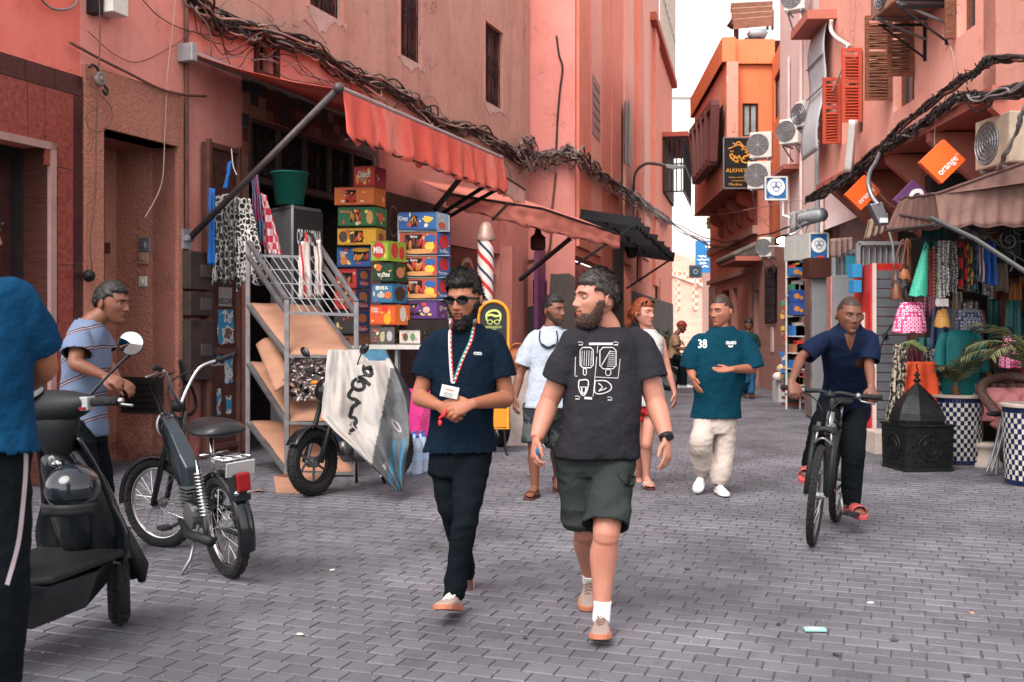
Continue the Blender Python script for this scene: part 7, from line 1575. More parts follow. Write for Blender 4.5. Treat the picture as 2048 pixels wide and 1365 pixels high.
def person(lab, d0, J, skin, shirt, pants, hk=None, hair=None, beard=None, yaw=0, pitch=0, roll=0, face_up=None, g=1.0, belly=0, back=False, hs=1.0, vox=.0065, sleeve=.55, sl_r=1.25, hem=.16, shirt_name='shirt', pants_name='trousers', leg_t=1.0, leg_r=(.10,.085,.075,.07), hands=None, lims=None, wr=(.012,.013), headscale=1.11, feet=None, seed=0, neck_v=.0, arm_g=1.0, hipw=1.0, collar=False):
    sc = {k: W(v[0], v[1], d0+(v[2] if len(v) > 2 else 0)) for k, v in J.items()}
    t = thing('person', lab, 'person', (sc['ha'].lerp(sc['hb'],.5).x, sc['ha'].lerp(sc['hb'],.5).y, 0))
    Sc, Hc = (sc['sa']+sc['sb'])/2, (sc['ha']+sc['hb'])/2; up = bn(Sc-Hc); ss, hh = bn(sc['sb']-sc['sa']), bn(sc['hb']-sc['ha']); sgn = -1 if back else 1
    fr = ss.cross(up)*sgn; hw = (sc['sb']-sc['sa']).length/2; fx = hw/.165
    def torso(mb, add, t0, neck=True, bel=belly):
        pr = [(t0,.176*hipw,.122),(0.0,.176*hipw,.122),(.25,.160*g,.112*g),(.5,.168*g,.116*g),(.74,.182,.118),(.90,.176,.104),(1.0,.160,.094),(1.07,.122,.082),(1.125,.084,.070),(1.16,.070,.064)]
        rings = []; ax = Sc-Hc
        ad2 = lambda a: add+(.014*gz(a,-.1,.3)+.006 if add > 0 else 0)
        P = [(Hc+ax*a, rx*(fx if a > .4 else (1+fx)/2)+ad2(a), ry+ad2(a), a) for a, rx, ry in pr if (neck or a < 1.05)]
        C_ = catmull([p[0]+fr*(bel*gz(p[3],.28,.32)) for p in P], 4); R_ = catmull([V((p[1],p[2]+bel*.6*gz(p[3],.28,.32),p[3])) for p in P], 4)
        for c, q in zip(C_, R_):
            s_ = bn(hh.lerp(ss, min(1,max(0,q.z)))); f_ = s_.cross(up)
            rings.append([c+s_*(q.x*(abs(cos(a*pi/16))**.86)*(1 if cos(a*pi/16) >= 0 else -1))+f_*(q.y*(abs(sin(a*pi/16))**.9)*(1 if sin(a*pi/16) >= 0 else -1)) for a in range(32)])
        mb.loft(rings)
    lg = max(g, arm_g); body = MB(); torso(body, -.020, -.1)
    hd = sc['head']; nb = Sc+(Sc-Hc).normalized()*.05
    etube(body, [nb-up*.06, nb+up*.02, nb.lerp(hd,.45), hd+V((0,.012,-.02))], [(.080,.066),.066,.060,.056], ss, 4, 18)
    capS, capP = [], []
    arms = {}
    for q, s_ in (('a',-1),('b',1)):
        if 'e'+q not in sc: continue
        a, e, w = sc['s'+q], sc['e'+q], sc['w'+q]; arms[q] = (a, e, w); ag = g*arm_g
        etube(body, [a+ss*(-s_)*.03, a, a.lerp(e,.35), a.lerp(e,.7), e, e.lerp(w,.25), e.lerp(w,.65), w], [.040*ag,.044*ag,.048*ag,.046*ag,.041*ag,.044*ag,.036*ag,.0265*ag], None, 4, 16)
        if hands and q in hands: hand(body, w, *hands[q][:3], s=hs, **(hands[q][3] if len(hands[q]) > 3 else {}))
    legs = {}
    for q in 'ab':
        if 'k'+q not in sc: continue
        h, k, an = sc['h'+q], sc['k'+q], sc['n'+q]; legs[q] = (h, k, an); bk_ = -fr*.014
        etube(body, [h+V((0,0,.04)), h, h.lerp(k,.5), k-V((0,0,0)), k.lerp(an,.12)+bk_*.3, k.lerp(an,.33)+bk_*1.6, k.lerp(an,.65)+bk_*.8, an, an-(an-k).normalized()*-.03], [.078,.084*g,.070*lg,.0575*lg,.053*lg,.058*lg,.043*lg,.036*lg,.038], None, 4, 16)
        ft = (feet or {}).get(q)
        if ft and ft.get('bare'): bare_foot(body, an, ft['f'], ft.get('up', (0,0,1)))
    me = fuse(body, vox, 2)
    hk = dict(hk or {}); T = Matrix.Translation(hd) @ Matrix.Rotation(radians(yaw),4,'Z') @ Matrix.Rotation(radians(pitch),4,'X') @ Matrix.Rotation(radians(roll),4,'Y') @ Matrix.Scale(headscale,4)
    vs_, fs_, mi = head_mesh(hk); A_ = MB(); A_.v = [tuple(v.co) for v in me.vertices]; A_.f = [tuple(p.vertices) for p in me.polygons]; A_.mi = [0]*len(A_.f); nb0 = len(A_.v)
    A_.v += [tuple(T @ v) for v in vs_]; A_.f += [tuple(i+nb0 for i in f) for f in fs_]; A_.mi += mi
    A_.m = 0
    for s_ in (-1,1):
        ear = MB(); ear.ell((0,0,0), (.0065,.019,.031), seg=14, rings=10); ear.torus((s_*.004,.0,.002), .020, .0045, (1,.15*s_,0), 18, 6)
        A_.add([T @ (V((s_*.0775,.012,-.006))+Matrix.Rotation(s_*.35,3,'Z') @ V((p[0],p[1]*(1.0),p[2]*(1 if abs(p[0])<.0066 else 1.2)))) for p in ear.v], ear.f)
    lipm = mat('lip_%s' % skin.name, tuple(c*f_ for c, f_ in zip(skin['c'], (.85,.52,.5))), .5, var=.05)
    bo = A_.build('body', [skin, lipm], t, smooth=True, fix=False)
    for s_ in (-1,1):
        e = MB(); c = V((s_*.0325,-.0735,.004)); e.ell(c, (.0125,.0125,.0125), seg=16, rings=12); e.v = [tuple(T @ V(p)) for p in e.v]; eo = e.build('eye', mat('eye_white', (.28,.24,.22), .2, var=0), t, smooth=True)
        e = MB(); e.lathe(c+V((0,-.0118,0)), [(0,-.0012),(.0035,-.001),(.0062,.0012)], 14, (0,-1,0)); e.v = [tuple(T @ (V(p)+V((0,-.0006,0)))) for p in e.v]; e.build('iris', mat('iris_dark', (.03,.015,.01), .15, var=0), eo, smooth=True)
        e = MB(); e.grid(lambda u, v: c+V((.0138*cos(pi*u)*cos(.0), -.0138*sin(pi*u)*cos(v*1.15-.12+.15), .0138*sin(v*1.15+.12)*(.6+.4*sin(pi*u)))), 14, 6); e.v = [tuple(T @ V(p)) for p in e.v]; e.build('eyelid', skin, eo, smooth=True, solid=.001)
        if hair:
            e = MB(); e.tube([V((s_*.012,-.101,.021)), V((s_*.028,-.101,.0285)), V((s_*.042,-.091,.027)), V((s_*.054,-.078,.020))], [.0026,.0038,.0033,.0015], 6, k=4); e.v = [tuple(T @ V(p)) for p in e.v]; e.build('eyebrow', hair['m'], t, smooth=True)
    if hair:
        hb_ = shell(hair['mask'], hair['th'], hk, T, hair.get('amp',.005), hair.get('fr',55), seed, hair.get('tuft',700), hair.get('tl',.022), hair.get('flow'), hair.get('tw',.0016)); hb_.build('hair', hair['m'], t, smooth=True, fix=False)
    if beard:
        bb = shell(beard['mask'], beard['th'], hk, T, .0015, 90, seed+3, beard.get('tuft',500), beard.get('tl',.010), lambda q: V((0,-.3,-1)), .0011); bb.build('beard', beard['m'], t, smooth=True, fix=False)
    # garments
    so = None
    if shirt:
        sb_ = MB(); torso(sb_, .010, -hem, neck=True); ax = Sc-Hc; capS.append((Hc-ax*hem, -up, .24)); capS.append((Sc+ax*.155, up, .07))
        for q, (a, e, w) in arms.items():
            if sleeve <= 0: continue
            s_ = -1 if q == 'a' else 1; L_ = a.lerp(e, sleeve*1.0) if sleeve <= 1 else e.lerp(w, sleeve-1); dr = bn(e-a); ag = g*arm_g; r_ = .056*ag*sl_r
            end = L_; dn = V((0,0,-1)); etube(sb_, [a+ss*(-s_)*.05, a+ss*(-s_)*.01, a.lerp(end,.5)+dn*.004, end+dn*.008], [.056*ag,.061*ag,r_*1.0,r_*1.06], None, 4, 20)
            capS.append((end, dr, r_*1.3))
        sm = fuse(sb_, max(.009, vox*1.25), 3); open_caps(sm, capS)
        wrinkle(sm, wr[0], (7,7,5), seed+1.3, [(Hc+ax*.05,.16,.9)]+[(a_[0]-V((0,0,.05)),.10,.8) for a_ in arms.values()])
        so = cloth_obj(shirt_name, sm, shirt, t)
        cb = MB(); tn = Sc+ax*.135; cb.torus(tn+fr*.004, .071+neck_v*.2, .0080, up+fr*.35, 28, 6); cb.build('neckband', shirt, so, smooth=True)
        if collar:
            cb = MB(); cb.grid(lambda u, v: tn+up*(.028-.045*v)+(ss*cos(u*2*pi-pi/2+.25*0)+fr*(-sin(u*2*pi+pi/2)))*(.064+.028*v) if True else None, 30, 4); cb.build('collar', shirt, so, smooth=True, solid=.004)
    if pants:
        pb = MB(); rings = []; s_ = hh; f_ = s_.cross(up)
        for a, rx, ry in ((.16,.150,.11),(.08,.158*g,.118*g),(0.,.172*hipw,.126),(-.10,.175*hipw,.128),(-.20,.165*hipw,.12)): c = Hc+(Sc-Hc)*a; rings.append([c+s_*(rx*cos(q*pi/12)*(.5+.5*fx))+f_*(ry*sin(q*pi/12)) for q in range(24)])
        pb.loft(rings)
        for q, (h, k, an) in legs.items():
            P = [h+V((0,0,.03)), h.lerp(k,.35), h.lerp(k,.75), k, k.lerp(an,.35), k.lerp(an,.75), an]; R_ = [leg_r[0], leg_r[0]*.95, (leg_r[0]+leg_r[1])/2*.97, leg_r[1], (leg_r[1]+leg_r[2])/2, leg_r[2], leg_r[3]]
            if leg_t < 1:   # shorts: leg_t of the thigh
                e = h.lerp(k, leg_t+.08) if leg_t < .9 else k.lerp(an, leg_t-.9+.03); P = [h+V((0,0,.03)), h.lerp(e,.4), h.lerp(e,.75), e]; R_ = [leg_r[0], leg_r[0]*.97, leg_r[1], leg_r[1]*1.02]; capP.append((e, bn(k-h), leg_r[1]*1.25))
            else: P[-1] = an+bn(an-k)*.02; capP.append((P[-1], bn(an-k), leg_r[3]*1.3))
            etube(pb, P, R_, None, 4, 20)
        pm_ = fuse(pb, max(.009, vox*1.25), 3); open_caps(pm_, capP); zones = []
        for q, (h, k, an) in legs.items(): zones += [(k, .10, 1.2), (an, .09, 1.3), (h-V((0,0,.05)), .1, .8)]
        wrinkle(pm_, wr[1], (6,6,11), seed+4.1, zones); po = cloth_obj(pants_name, pm_, pants, t)
        t['_p'] = 1; del t['_p']
    for q, ft in (feet or {}).items():
        if ft.get('none'): continue
        h, k, an = legs[q]; shoe(t, an if not ft.get('bare') else an+V((0,0,.0)), ft['f'], ft.get('up', (0,0,1)), ft['m'], ft['s'], lace=ft.get('lace'), sandal=ft.get('sandal'), L=ft.get('L',.285), w=ft.get('w',1), sole_h=ft.get('sh',.026))
        if ft.get('sock'): b = MB(); ax_ = bn(k-an); etube(b, [an-ax_*.03, an+ax_*.03, an+ax_*.075], [.043,.0435,.045], None, 3, 16); b.build('sock', ft['sock'], t, smooth=True)
    return dict(t=t, T=T, shirt=so, Sc=Sc, Hc=Hc, ss=ss, fr=fr, up=up, sc=sc, body=bo)
def skinm(name, c):
    m = mat(name, c, .48, var=.10, scale=9, sss=.12, spec=.35, bump=.12, bscale=220, dirt=(c[0]*.95, c[1]*.72, c[2]*.66), dscale=5, damt=.5); m['c'] = c; return m
sk_tan = skinm('skin_tan', (.31,.122,.070)); sk_fair = skinm('skin_fair', (.42,.185,.13)); sk_brown = skinm('skin_brown', (.175,.070,.043)); sk_red = skinm('skin_rosy', (.46,.21,.155)); sk_olive = skinm('skin_olive', (.32,.125,.076)); sk_dark = skinm('skin_dark', (.15,.060,.038))
def hairm(name, c): return mat(name, c, .5, var=.35, scale=60, spec=.35)
h_black, h_dkb, h_buzz, h_grey, h_red = hairm('hair_black', (.010,.008,.008)), hairm('hair_dark', (.022,.015,.012)), hairm('hair_buzz', (.038,.022,.016)), hairm('hair_greying', (.030,.024,.021)), hairm('hair_red', (.20,.045,.015))
def hm(front=.062, side=.01, nape=-.05):      # hair mask: above the hairline in front, above the ears, down to the nape
    def f(p):
        if p.y < -.02: lim = front-.3*max(0,-p.y-.06)*0 - .0*abs(p.x); lim = front - (.026 if abs(p.x) > .058 else 0)
        elif p.y < .03: lim = side+(front-side)*max(0,(.0-p.y)/.02)*.6
        else: lim = side+(nape-side)*min(1,(p.y-.03)/.04)
        return (p.z-lim)/.012
    return f
def bmask(p):
    if p.y > .0: return -1
    if abs(p.x) < .020 and -.069 < p.z < -.050: return -1
    top = -.043 if abs(p.x) < .026 else -.057+.08*max(0,(abs(p.x)-.044)/.034)**1.8
    return (min(top,.0)-p.z)/.008 if p.z > -.112 else -1
def tee(name, c, **k): return mat(name, c, .95, var=.14, scale=3, bump=.9, bscale=15, spec=.08, **k)
Z3 = (0,0,1)
# --- 1 the bearded guide in navy
m_navy = tee('cloth_navy', (.0045,.011,.022)); m_nvp = tee('trouser_ink', (.0045,.007,.010)); m_sand = mat('shoe_sand', (.33,.25,.21), .8, var=.15); m_gum = mat('sole_rust', (.40,.14,.08), .7)
r1 = person('bearded man in dark sunglasses and navy t-shirt wearing a striped lanyard', 5.6,
  dict(head=(929,600,-.05), sa=(874,685,0), sb=(990,682,.0), ea=(838,795,-.02), wa=(878,812,-.22), eb=(1014,798,-.02), wb=(944,808,-.24), ha=(890,905,.02), hb=(948,905,.0), kb=(930,1040,-.18), nb=(908,1188,-.17), ka=(906,1028,.02), na=(934,1145,.42)),
  sk_tan, m_navy, m_nvp, yaw=-22, pitch=8, vox=.0056, hair=dict(m=h_black, mask=hm(.060,.012,-.045), th=lambda p: .011+.020*max(0,(p.z-.05)/.07)+(.008 if p.y < -.03 and p.z > .06 else 0), amp=.005, fr=45, tuft=2600, tl=.020, tw=.0011, flow=lambda q: V((-.4,-.2,.25)) if q.y < 0 and q.z > .07 else V((0,.5,-.5))),
  beard=dict(m=h_black, mask=bmask, th=lambda p: .007+.016*max(0,(-.06-p.z)/.05), tuft=1300, tl=.014), hem=-.02, sleeve=.62, sl_r=1.32, g=1.0,
  hands=dict(a=((.9,-.35,-.45),(.3,-.4,.75),(.5,.75,-.1),dict(fc=[.95,.8,.75,.7],thumb=.8)), b=((-.9,-.3,-.28),(-.2,-.4,.8),(-.3,.8,-.5),dict(fc=[.7,.65,.7,.75],thumb=.7))),
  leg_r=(.090,.067,.054,.050), wr=(.010,.008), seed=1, feet=dict(b=dict(f=(-.22,-.95,.28), up=(0,.3,1), m=m_sand, s=m_gum, lace=m_wp, L=.32, w=1.15), a=dict(f=(.0,-.8,-.62), up=(0,-.5,.8), m=mat('shoe_black_red', (.08,.03,.03), .7), s=mat('sole_cream', (.5,.35,.28), .7))))
def glasses(r, lens=(.003,.003,.004), pos=V((0,-.100,.008)), w=.058, h=.036, up=False, par=None, frame_c=m_black, nm='sunglasses'):
    T = r['T'] if isinstance(r, dict) else r; b = MB()
    for s_ in (-1,1): 
        P = [pos+V((s_*(.034+w/2*cos(a*pi/8)*1.0*(1.08 if sin(a*pi/8) > 0 else .95)), abs(cos(a*pi/8))*.0 + (.010 if s_*cos(a*pi/8) > .5 else 0), h/2*(abs(sin(a*pi/8))**.7)*(1 if sin(a*pi/8) > 0 else -1))) for a in range(16)]
        b.prism(P, (0,-.004,0))
    b.bar(pos+V((-.012,0,.006)), pos+V((.012,0,.006)), .006)
    for s_ in (-1,1): b.bar(pos+V((s_*.064,.008,.010)), V((s_*.080,.012,.004)), .005, .010)
    b.v = [tuple(T @ V(p)) for p in b.v]; return b.build(nm, mat('sunglass_lens', lens, .25, var=0, spec=.25), par or r['t'])
glasses(r1)
# lanyard, card, red penknife, pocket emblem
so = r1['shirt']; fr = r1['fr']
def strip(P2, d, w, so, off=.004):
    pts = catmull([V((x,y,0)) for x, y in P2], 6); b = MB(); n = len(pts); vv = []
    for i, p in enumerate(pts):
        t_ = pts[min(i+1,n-1)]-pts[max(i-1,0)]; nn = V((-t_.y,t_.x,0)).normalized()*w/2
        for q in (p-nn, p, p+nn): vv.append(W(q.x, q.y, d))
    b.add(vv, [(3*i+k,3*i+k+1,3*i+4+k,3*i+3+k) for i in range(n-1) for k in (0,1)]); return project(so, b, (0,1,0), off)
for P2, k in (([(902,638),(900,680),(902,730),(905,765)],0), ([(950,640),(942,680),(924,720),(908,765)],1)):
    b = strip(P2, 5.2, 7, so); b.mi = [q%2 for q in range(len(b.f))]; o = b.build('lanyard', [flat((.45,.02,.03)), flat((.03,.22,.16))] if k else [flat((.45,.02,.03)), flat((.55,.5,.48))], r1['t'], fix=False)
    tk = MB(); 
    for q in range(16):
        a = q/15; i = a*(len(P2)-1); i0 = min(int(i), len(P2)-2); f_ = i-i0; x = P2[i0][0]+(P2[i0+1][0]-P2[i0][0])*f_; y = P2[i0][1]+(P2[i0+1][1]-P2[i0][1])*f_
        tk.add([W(x-1.6,y,5.2),W(x+1.6,y-1,5.2),W(x+1.6,y+1.6,5.2),W(x-1.6,y+2.4,5.2)], [(0,1,2,3)])
    project(so, tk, (0,1,0), .006).build('lettering', m_wp, o, fix=False)
cd_ = W(899,784,5.34); xr = V((.97,.1,-.22)).normalized(); yr = V((.22,.1,.97)).normalized(); b = MB(); b.prism([cd_+xr*sx*.045+yr*sy*.030 for sx, sy in ((-1,-1),(1,-1),(1,1),(-1,1))], (0,.003,0)); ca = b.build('badge_card', flat((.55,.54,.52)), r1['t'])
b = MB(); stroke_mb(b, [(-.025+.006*k, .008+.003*(k%2)) for k in range(9)], cd_, xr, yr, .004, depth=.003); b.build('lettering', flat((.6,.08,.05)), ca, fix=False)
b = MB(); 
for k in range(3): b.bar(cd_+yr*(-.006-.008*k)-xr*.03+V((0,-.002,0)), cd_+yr*(-.006-.008*k)+xr*.02+V((0,-.002,0)), .002)
b.build('print_line', flat((.3,.3,.3)), ca)
KN = thing('red_penknife', 'small red penknife and tag held in the bearded man fingers', 'penknife', W(885,830,5.36)); b = MB(); b.tube([W(893,818,5.34), W(888,830,5.34), W(878,838,5.34)], [.008,.009,.007], 8); b.ell(W(880,846,5.34), (.010,.006,.016)); b.build('handle', flat((.6,.02,.03)), KN, smooth=True)
b = MB(); 
stroke_mb(b, [(-.020,.0),(-.010,.007),(.0,.004),(.012,.006),(.022,-.001)], W(955,708,5.2), X, Z, .007); stroke_mb(b, [(-.016,-.004),(-.004,-.003),(.010,-.004),(.020,-.006)], W(955,708,5.2), X, Z, .004); project(so, subdiv_mb(b,1), (0,1,0), .005).build('chest_emblem', flat((.5,.55,.52)), so, fix=False)
# --- 2 the man in grey t-shirt and shorts
m_gry = tee('cloth_charcoal', (.022,.021,.026)); m_olv = tee('cloth_olive_grey', (.026,.031,.030)); m_tau = mat('shoe_taupe', (.27,.20,.175), .85, var=.15)
r2 = person('stocky bearded man in charcoal printed t-shirt and grey green cargo shorts', 5.3,
  dict(head=(1192,600,-.02), sa=(1150,687,-.02), sb=(1276,685,.06), ea=(1098,805,.02), wa=(1073,878,-.10), eb=(1310,802,.02), wb=(1334,878,-.10), ha=(1152,905,.0), hb=(1232,905,.03), ka=(1172,1055,.06), na=(1180,1158,.42), kb=(1213,1060,-.20), nb=(1203,1232,-.20)),
  sk_fair, m_gry, m_olv, yaw=-62, pitch=-2, vox=.0056, g=1.06, belly=.03, arm_g=1.17, hipw=1.04, headscale=1.15, hair=dict(m=h_grey, mask=hm(.058,.006,-.06), th=lambda p: .010+.010*max(0,(p.z-.05)/.07), amp=.004, fr=50, tuft=2600, tl=.018, tw=.0011, flow=lambda q: V((0,.5,-.2)) if q.z > .05 else V((0,.4,-1))),
  beard=dict(m=hairm('beard_grey', (.075,.042,.032)), mask=bmask, th=lambda p: .004+.006*max(0,(-.06-p.z)/.05), tuft=1000, tl=.009), hem=.035, sleeve=.62, sl_r=1.30,
  hands=dict(a=((-.15,-.3,-1),(.35,-.9,.0),(.9,.3,-.1),dict(fc=[.9,.85,.8,.8],thumb=.6)), b=((-.02,-.2,-1),(-.5,-.85,.1),(-.7,.6,.0),dict(fc=[.35,.45,.5,.55],thumb=.2))),
  leg_t=.88, leg_r=(.108,.108,.08,.08), pants_name='shorts', seed=2, feet=dict(a=dict(f=(-.15,-.97,-.15), m=m_tau, s=m_gum, lace=mat('lace_brown',(.15,.08,.06),.8), sock=m_wp, L=.31, w=1.12), b=dict(f=(-.12,-.96,.16), up=(0,.2,1), m=m_tau, s=m_gum, lace=mat('lace_brown',(0,0,0)), sock=m_wp, L=.31, w=1.12)))
so = r2['shirt']; dd = 5.0
def L2d(b, pts, w=1.6, k=1): stroke_mb(b, [((x-1192)*5.2/F, (740-y)*5.2/F) for x, y in pts], V(((1192-1024)*5.2/F, dd, EYE-(740-HOR)*5.2/F)), X, Z, w*5.2/F, k=k, tap=1)
def rect(x0,y0,x1,y1,r=3): return [(x0+r,y0),(x1-r,y0),(x1,y0+r),(x1,y1-r),(x1-r,y1),(x0+r,y1),(x0,y1-r),(x0,y0+r),(x0+r,y0)]
b = MB(); L2d(b, rect(1155,694,1180,733,5),1.8); L2d(b, rect(1193,694,1224,735,6),1.8)
for k in range(5): L2d(b, [(1159+k*4.4,700),(1158+k*4.4,730)],1.0)
for k in range(8): L2d(b, [(1211-k*.6,702+k*4),(1222,702+k*4)],1.0)
L2d(b, [(1196,729),(1213,700)],1.6); L2d(b, rect(1161,734,1167,747,2),1.4); L2d(b, rect(1204,736,1214,748,3),1.4)
L2d(b, [(1189,690),(1180,788)],1.1); L2d(b, [(1145,749),(1228,753)],1.1); L2d(b, [(1146,712),(1145,748)],1.1); L2d(b, [(1232,716),(1228,752)],1.1)
L2d(b, [(1153,757),(1152,770),(1157,783),(1163,786),(1169,774),(1170,757),(1153,757)],2,3); L2d(b, [(1154,770),(1168,770)],1.2); L2d(b, [(1158,771),(1159,782),(1165,780),(1166,771)],2.5,2)
L2d(b, [(1184,758),(1183,780),(1196,783),(1213,776),(1214,766),(1203,758),(1184,758)],2,3); L2d(b, [(1190,763),(1198,770),(1190,778),(1206,772)],2,2)
L2d(b, [(1172,687),(1218,687)],4.4); L2d(b, [(1163,791),(1178,792)],4.4)
for q in ((1156,686),(1224,686),(1150,790),(1212,792)): L2d(b, [(q[0]-5,q[1]-2),(q[0],q[1]-3),(q[0]+5,q[1])],1.1); L2d(b, [(q[0]-4,q[1]+3),(q[0]+4,q[1]+3)],1.8)
project(so, subdiv_mb(b,1), (0,1,0), .004).build('shirt_print', flat((.50,.50,.50)), so, fix=False)
b = MB(); w_ = r2['sc']['wb']; e_ = r2['sc']['eb']; ax_ = bn(w_-e_); b.lathe(w_-ax_*.012, [(.033,-.013),(.036,-.013),(.036,.013),(.033,.013)], 24, ax_); wo = b.build('watch', m_black, r2['t'], smooth=True)
b = MB(); b.lathe(w_-ax_*.012+V((.010,-.032,0)), [(0,.008),(.017,.008),(.019,0),(0,0)], 20, (.2,-1,0)); b.build('watch_face', mat('watch_glass', (.01,.012,.015), .1), wo)
KY = thing('key_bunch', 'small blue key fob held in the left hand of the man in charcoal', 'keys', W(1076,905,5.15)); b = MB(); b.ell(W(1078,903,5.14), (.018,.01,.024)); b.build('fob', flat((.03,.10,.2)), KY, smooth=True); b = MB(); b.torus(W(1084,896,5.13), .018, .002, (1,1,0), 16, 5); b.build('ring', m_steel, KY)
b = MB(); P = [W(1237,943,4.8),W(1272,952,4.8),W(1268,975,4.8),W(1250,968,4.8),W(1238,955,4.8)]; b.add(P, [(0,1,2,3,4)]); sh_ = [o for o in r2['t'].children if o.name.startswith('shorts')][0]; project(sh_, subdiv_mb(b,2), (0,1,0), .009).build('pocket_flap', m_olv, sh_, fix=False, solid=.006)
# --- 3 white shirt
m_whs = tee('cloth_white', (.36,.40,.47)); m_camo = patt('cloth_camo', 'noise', (.010,.014,.018), (.05,.055,.055), 9, .9)
r3 = person('man in a pale t-shirt with sunglasses hooked on the collar and dark shorts', 9.3,
  dict(head=(1108,622,0), sa=(1068,676,0), sb=(1134,674,.02), ea=(1040,748,0), wa=(1030,795,-.05), eb=(1150,748,.1), wb=(1150,800,.05), ha=(1072,812,0), hb=(1112,812,0), ka=(1068,892,-.05), na=(1070,976,0), kb=(1112,892,.15), nb=(1115,950,.4)),
  sk_brown, m_whs, m_camo, yaw=42, vox=.0075, hair=dict(m=h_black, mask=hm(.062,.01,-.04), th=lambda p: .007+.01*max(0,(p.z-.05)/.07), tuft=500, tl=.012), beard=dict(m=hairm('stubble', (.055,.028,.02)), mask=bmask, th=lambda p: .001, tuft=200, tl=.003), hem=.03, sleeve=.75, sl_r=1.45,
  hands=dict(a=((-.05,-.2,-1),(.3,-.9,0),(.9,.3,0),dict(curl=.6))), leg_t=.86, leg_r=(.11,.11,.08,.08), pants_name='shorts', seed=3, hs=1.02, feet=dict(a=dict(f=(-.35,-.93,0), bare=True, m=m_brown, s=m_brown, sandal=[(.02,.05,.07),(.10,.13,.05)], sh=.02), b=dict(f=(0,-.9,-.4), bare=True, m=m_brown, s=m_brown, sandal=[(.02,.05,.07)])))
b = strip([(1080,662),(1079,680),(1086,692),(1098,696),(1110,692),(1115,680),(1113,662)], 9.0, 2.6, r3['shirt'], .008); b.build('collar_cord', m_black, r3['t'], fix=False, solid=.004)
b = strip([(1083,689),(1096,696),(1110,690)], 9.0, 5, r3['shirt'], .012); b.build('hung_sunglasses', mat('sunglass_lens', (0,0,0)), r3['t'], fix=False, solid=.01)
# --- 4 red haired woman
m_wtop = tee('cloth_ivory', (.45,.43,.42)); m_rsh = tee('cloth_red', (.50,.03,.035))
def wm(p):
    return (p.z-(.052 if p.y < -.04 else (-.02 if p.y < .02 else -.075)))/.012
r4 = person('red haired woman with a ponytail in white sleeveless top and red shorts', 9.9,
  dict(head=(1287,627,0), sa=(1268,678,0), sb=(1322,679,.03), ea=(1262,745,.1), wa=(1262,790,.1), eb=(1336,738,.0), wb=(1350,788,-.04), ha=(1275,800,0), hb=(1306,800,0), ka=(1284,885,.1), na=(1278,955,.35), kb=(1294,885,-.1), nb=(1293,957,-.02)),
  sk_red, m_wtop, m_rsh, yaw=38, vox=.0075, g=.92, arm_g=.84, hipw=1.0, hair=dict(m=h_red, mask=wm, th=lambda p: .014, amp=.006, tuft=900, tl=.03, flow=lambda q: V((0,.8,-.4))), hem=.10, sleeve=0, hs=.9,
  hands=dict(b=((-.02,-.2,-1),(-.5,-.85,.1),(-.8,.5,0),dict(curl=.45))), leg_t=.34, leg_r=(.10,.098,.08,.08), pants_name='shorts', seed=4, feet=dict(b=dict(f=(.08,-.98,0), bare=True, m=mat('sandal_cream', (.55,.42,.36), .7), s=m_brown, sandal=[(.05,.09,.055),(.11,.14,.045)], sh=.02), a=dict(f=(0,-.8,-.6), bare=True, none=True)))
T = r4['T']; b = MB(); r = random.Random(5)
for k in range(260):
    a = r.random()*6.28; rr = .028*sqrt(r.random()); P = [V((rr*cos(a)*.4,.10,.035+rr*.4*sin(a))), V((rr*cos(a),.15,.03+rr*sin(a))), V((rr*cos(a)*1.1,.175,-.02+rr*sin(a)*.5)), V((rr*cos(a)*.8,.165+rr*.3*sin(a),-.09-r.random()*.04))]; b.tube([T @ p for p in P], [.003,.003,.0025,.0008], 4, k=3)
b.build('ponytail', h_red, r4['t'], smooth=True, fix=False); glasses(r4, (.03,.16,.28), V((0,-.075,.088)), .046, .034, nm='head_sunglasses')
# --- 5 man in teal shirt and cream trousers
m_teal = tee('cloth_teal', (.003,.034,.056)); m_crm = tee('cloth_cream', (.44,.37,.33)); m_wsh = mat('shoe_white', (.68,.66,.64), .6, var=.05)
r5 = person('man in a wide teal t-shirt and cream trousers gesturing with open palm', 9.5,
  dict(head=(1443,624,0), sa=(1398,680,0), sb=(1488,677,.02), ea=(1382,738,.02), wa=(1386,770-14,-.14), eb=(1506,738,-.02), wb=(1462,739,-.30), ha=(1412,835,0), hb=(1452,835,0), ka=(1402,885,-.12), na=(1404,944,.05), kb=(1448,900,.0), nb=(1438,967,-.05)),
  sk_olive, m_teal, m_crm, yaw=-48, pitch=3, vox=.0075, g=1.08, arm_g=.95, headscale=1.20, hk=dict(fat=.006), hair=dict(m=h_buzz, mask=hm(.066,.018,-.03), th=lambda p: .003+.005*max(0,(p.z-.05)/.07), amp=.001, tuft=500, tl=.006), hem=.0, sleeve=.98, sl_r=1.75,
  hands=dict(a=((.25,-.45,-.85),(.5,-.7,.2),(.7,.4,.5),dict(fc=[.2,.4,.5,.55],spread=.25,thumb=.1)), b=((-.96,-.2,-.06),(.15,-.3,.9),(.0,-.5,.85),dict(curl=.12,spread=.05,thumb=.1))),
  leg_r=(.105,.100,.092,.060), wr=(.010,.006), seed=5, hs=1.05, feet=dict(a=dict(f=(-.35,-.85,-.45), up=(0,-.4,.9), m=m_wsh, s=m_wsh, lace=m_wp), b=dict(f=(.1,-.99,0), m=m_wsh, s=m_wsh, lace=m_wp)))
so = r5['shirt']; b = MB(); text_mb(b, '38', W(1405,688,9.0)-V((0,0,0)), X, Z, 17*9.3/F, width=17*9.3/F, bold=.015); project(so, subdiv_mb(b,1), (0,1,0), .006).build('number_print', m_wp, so, fix=False)
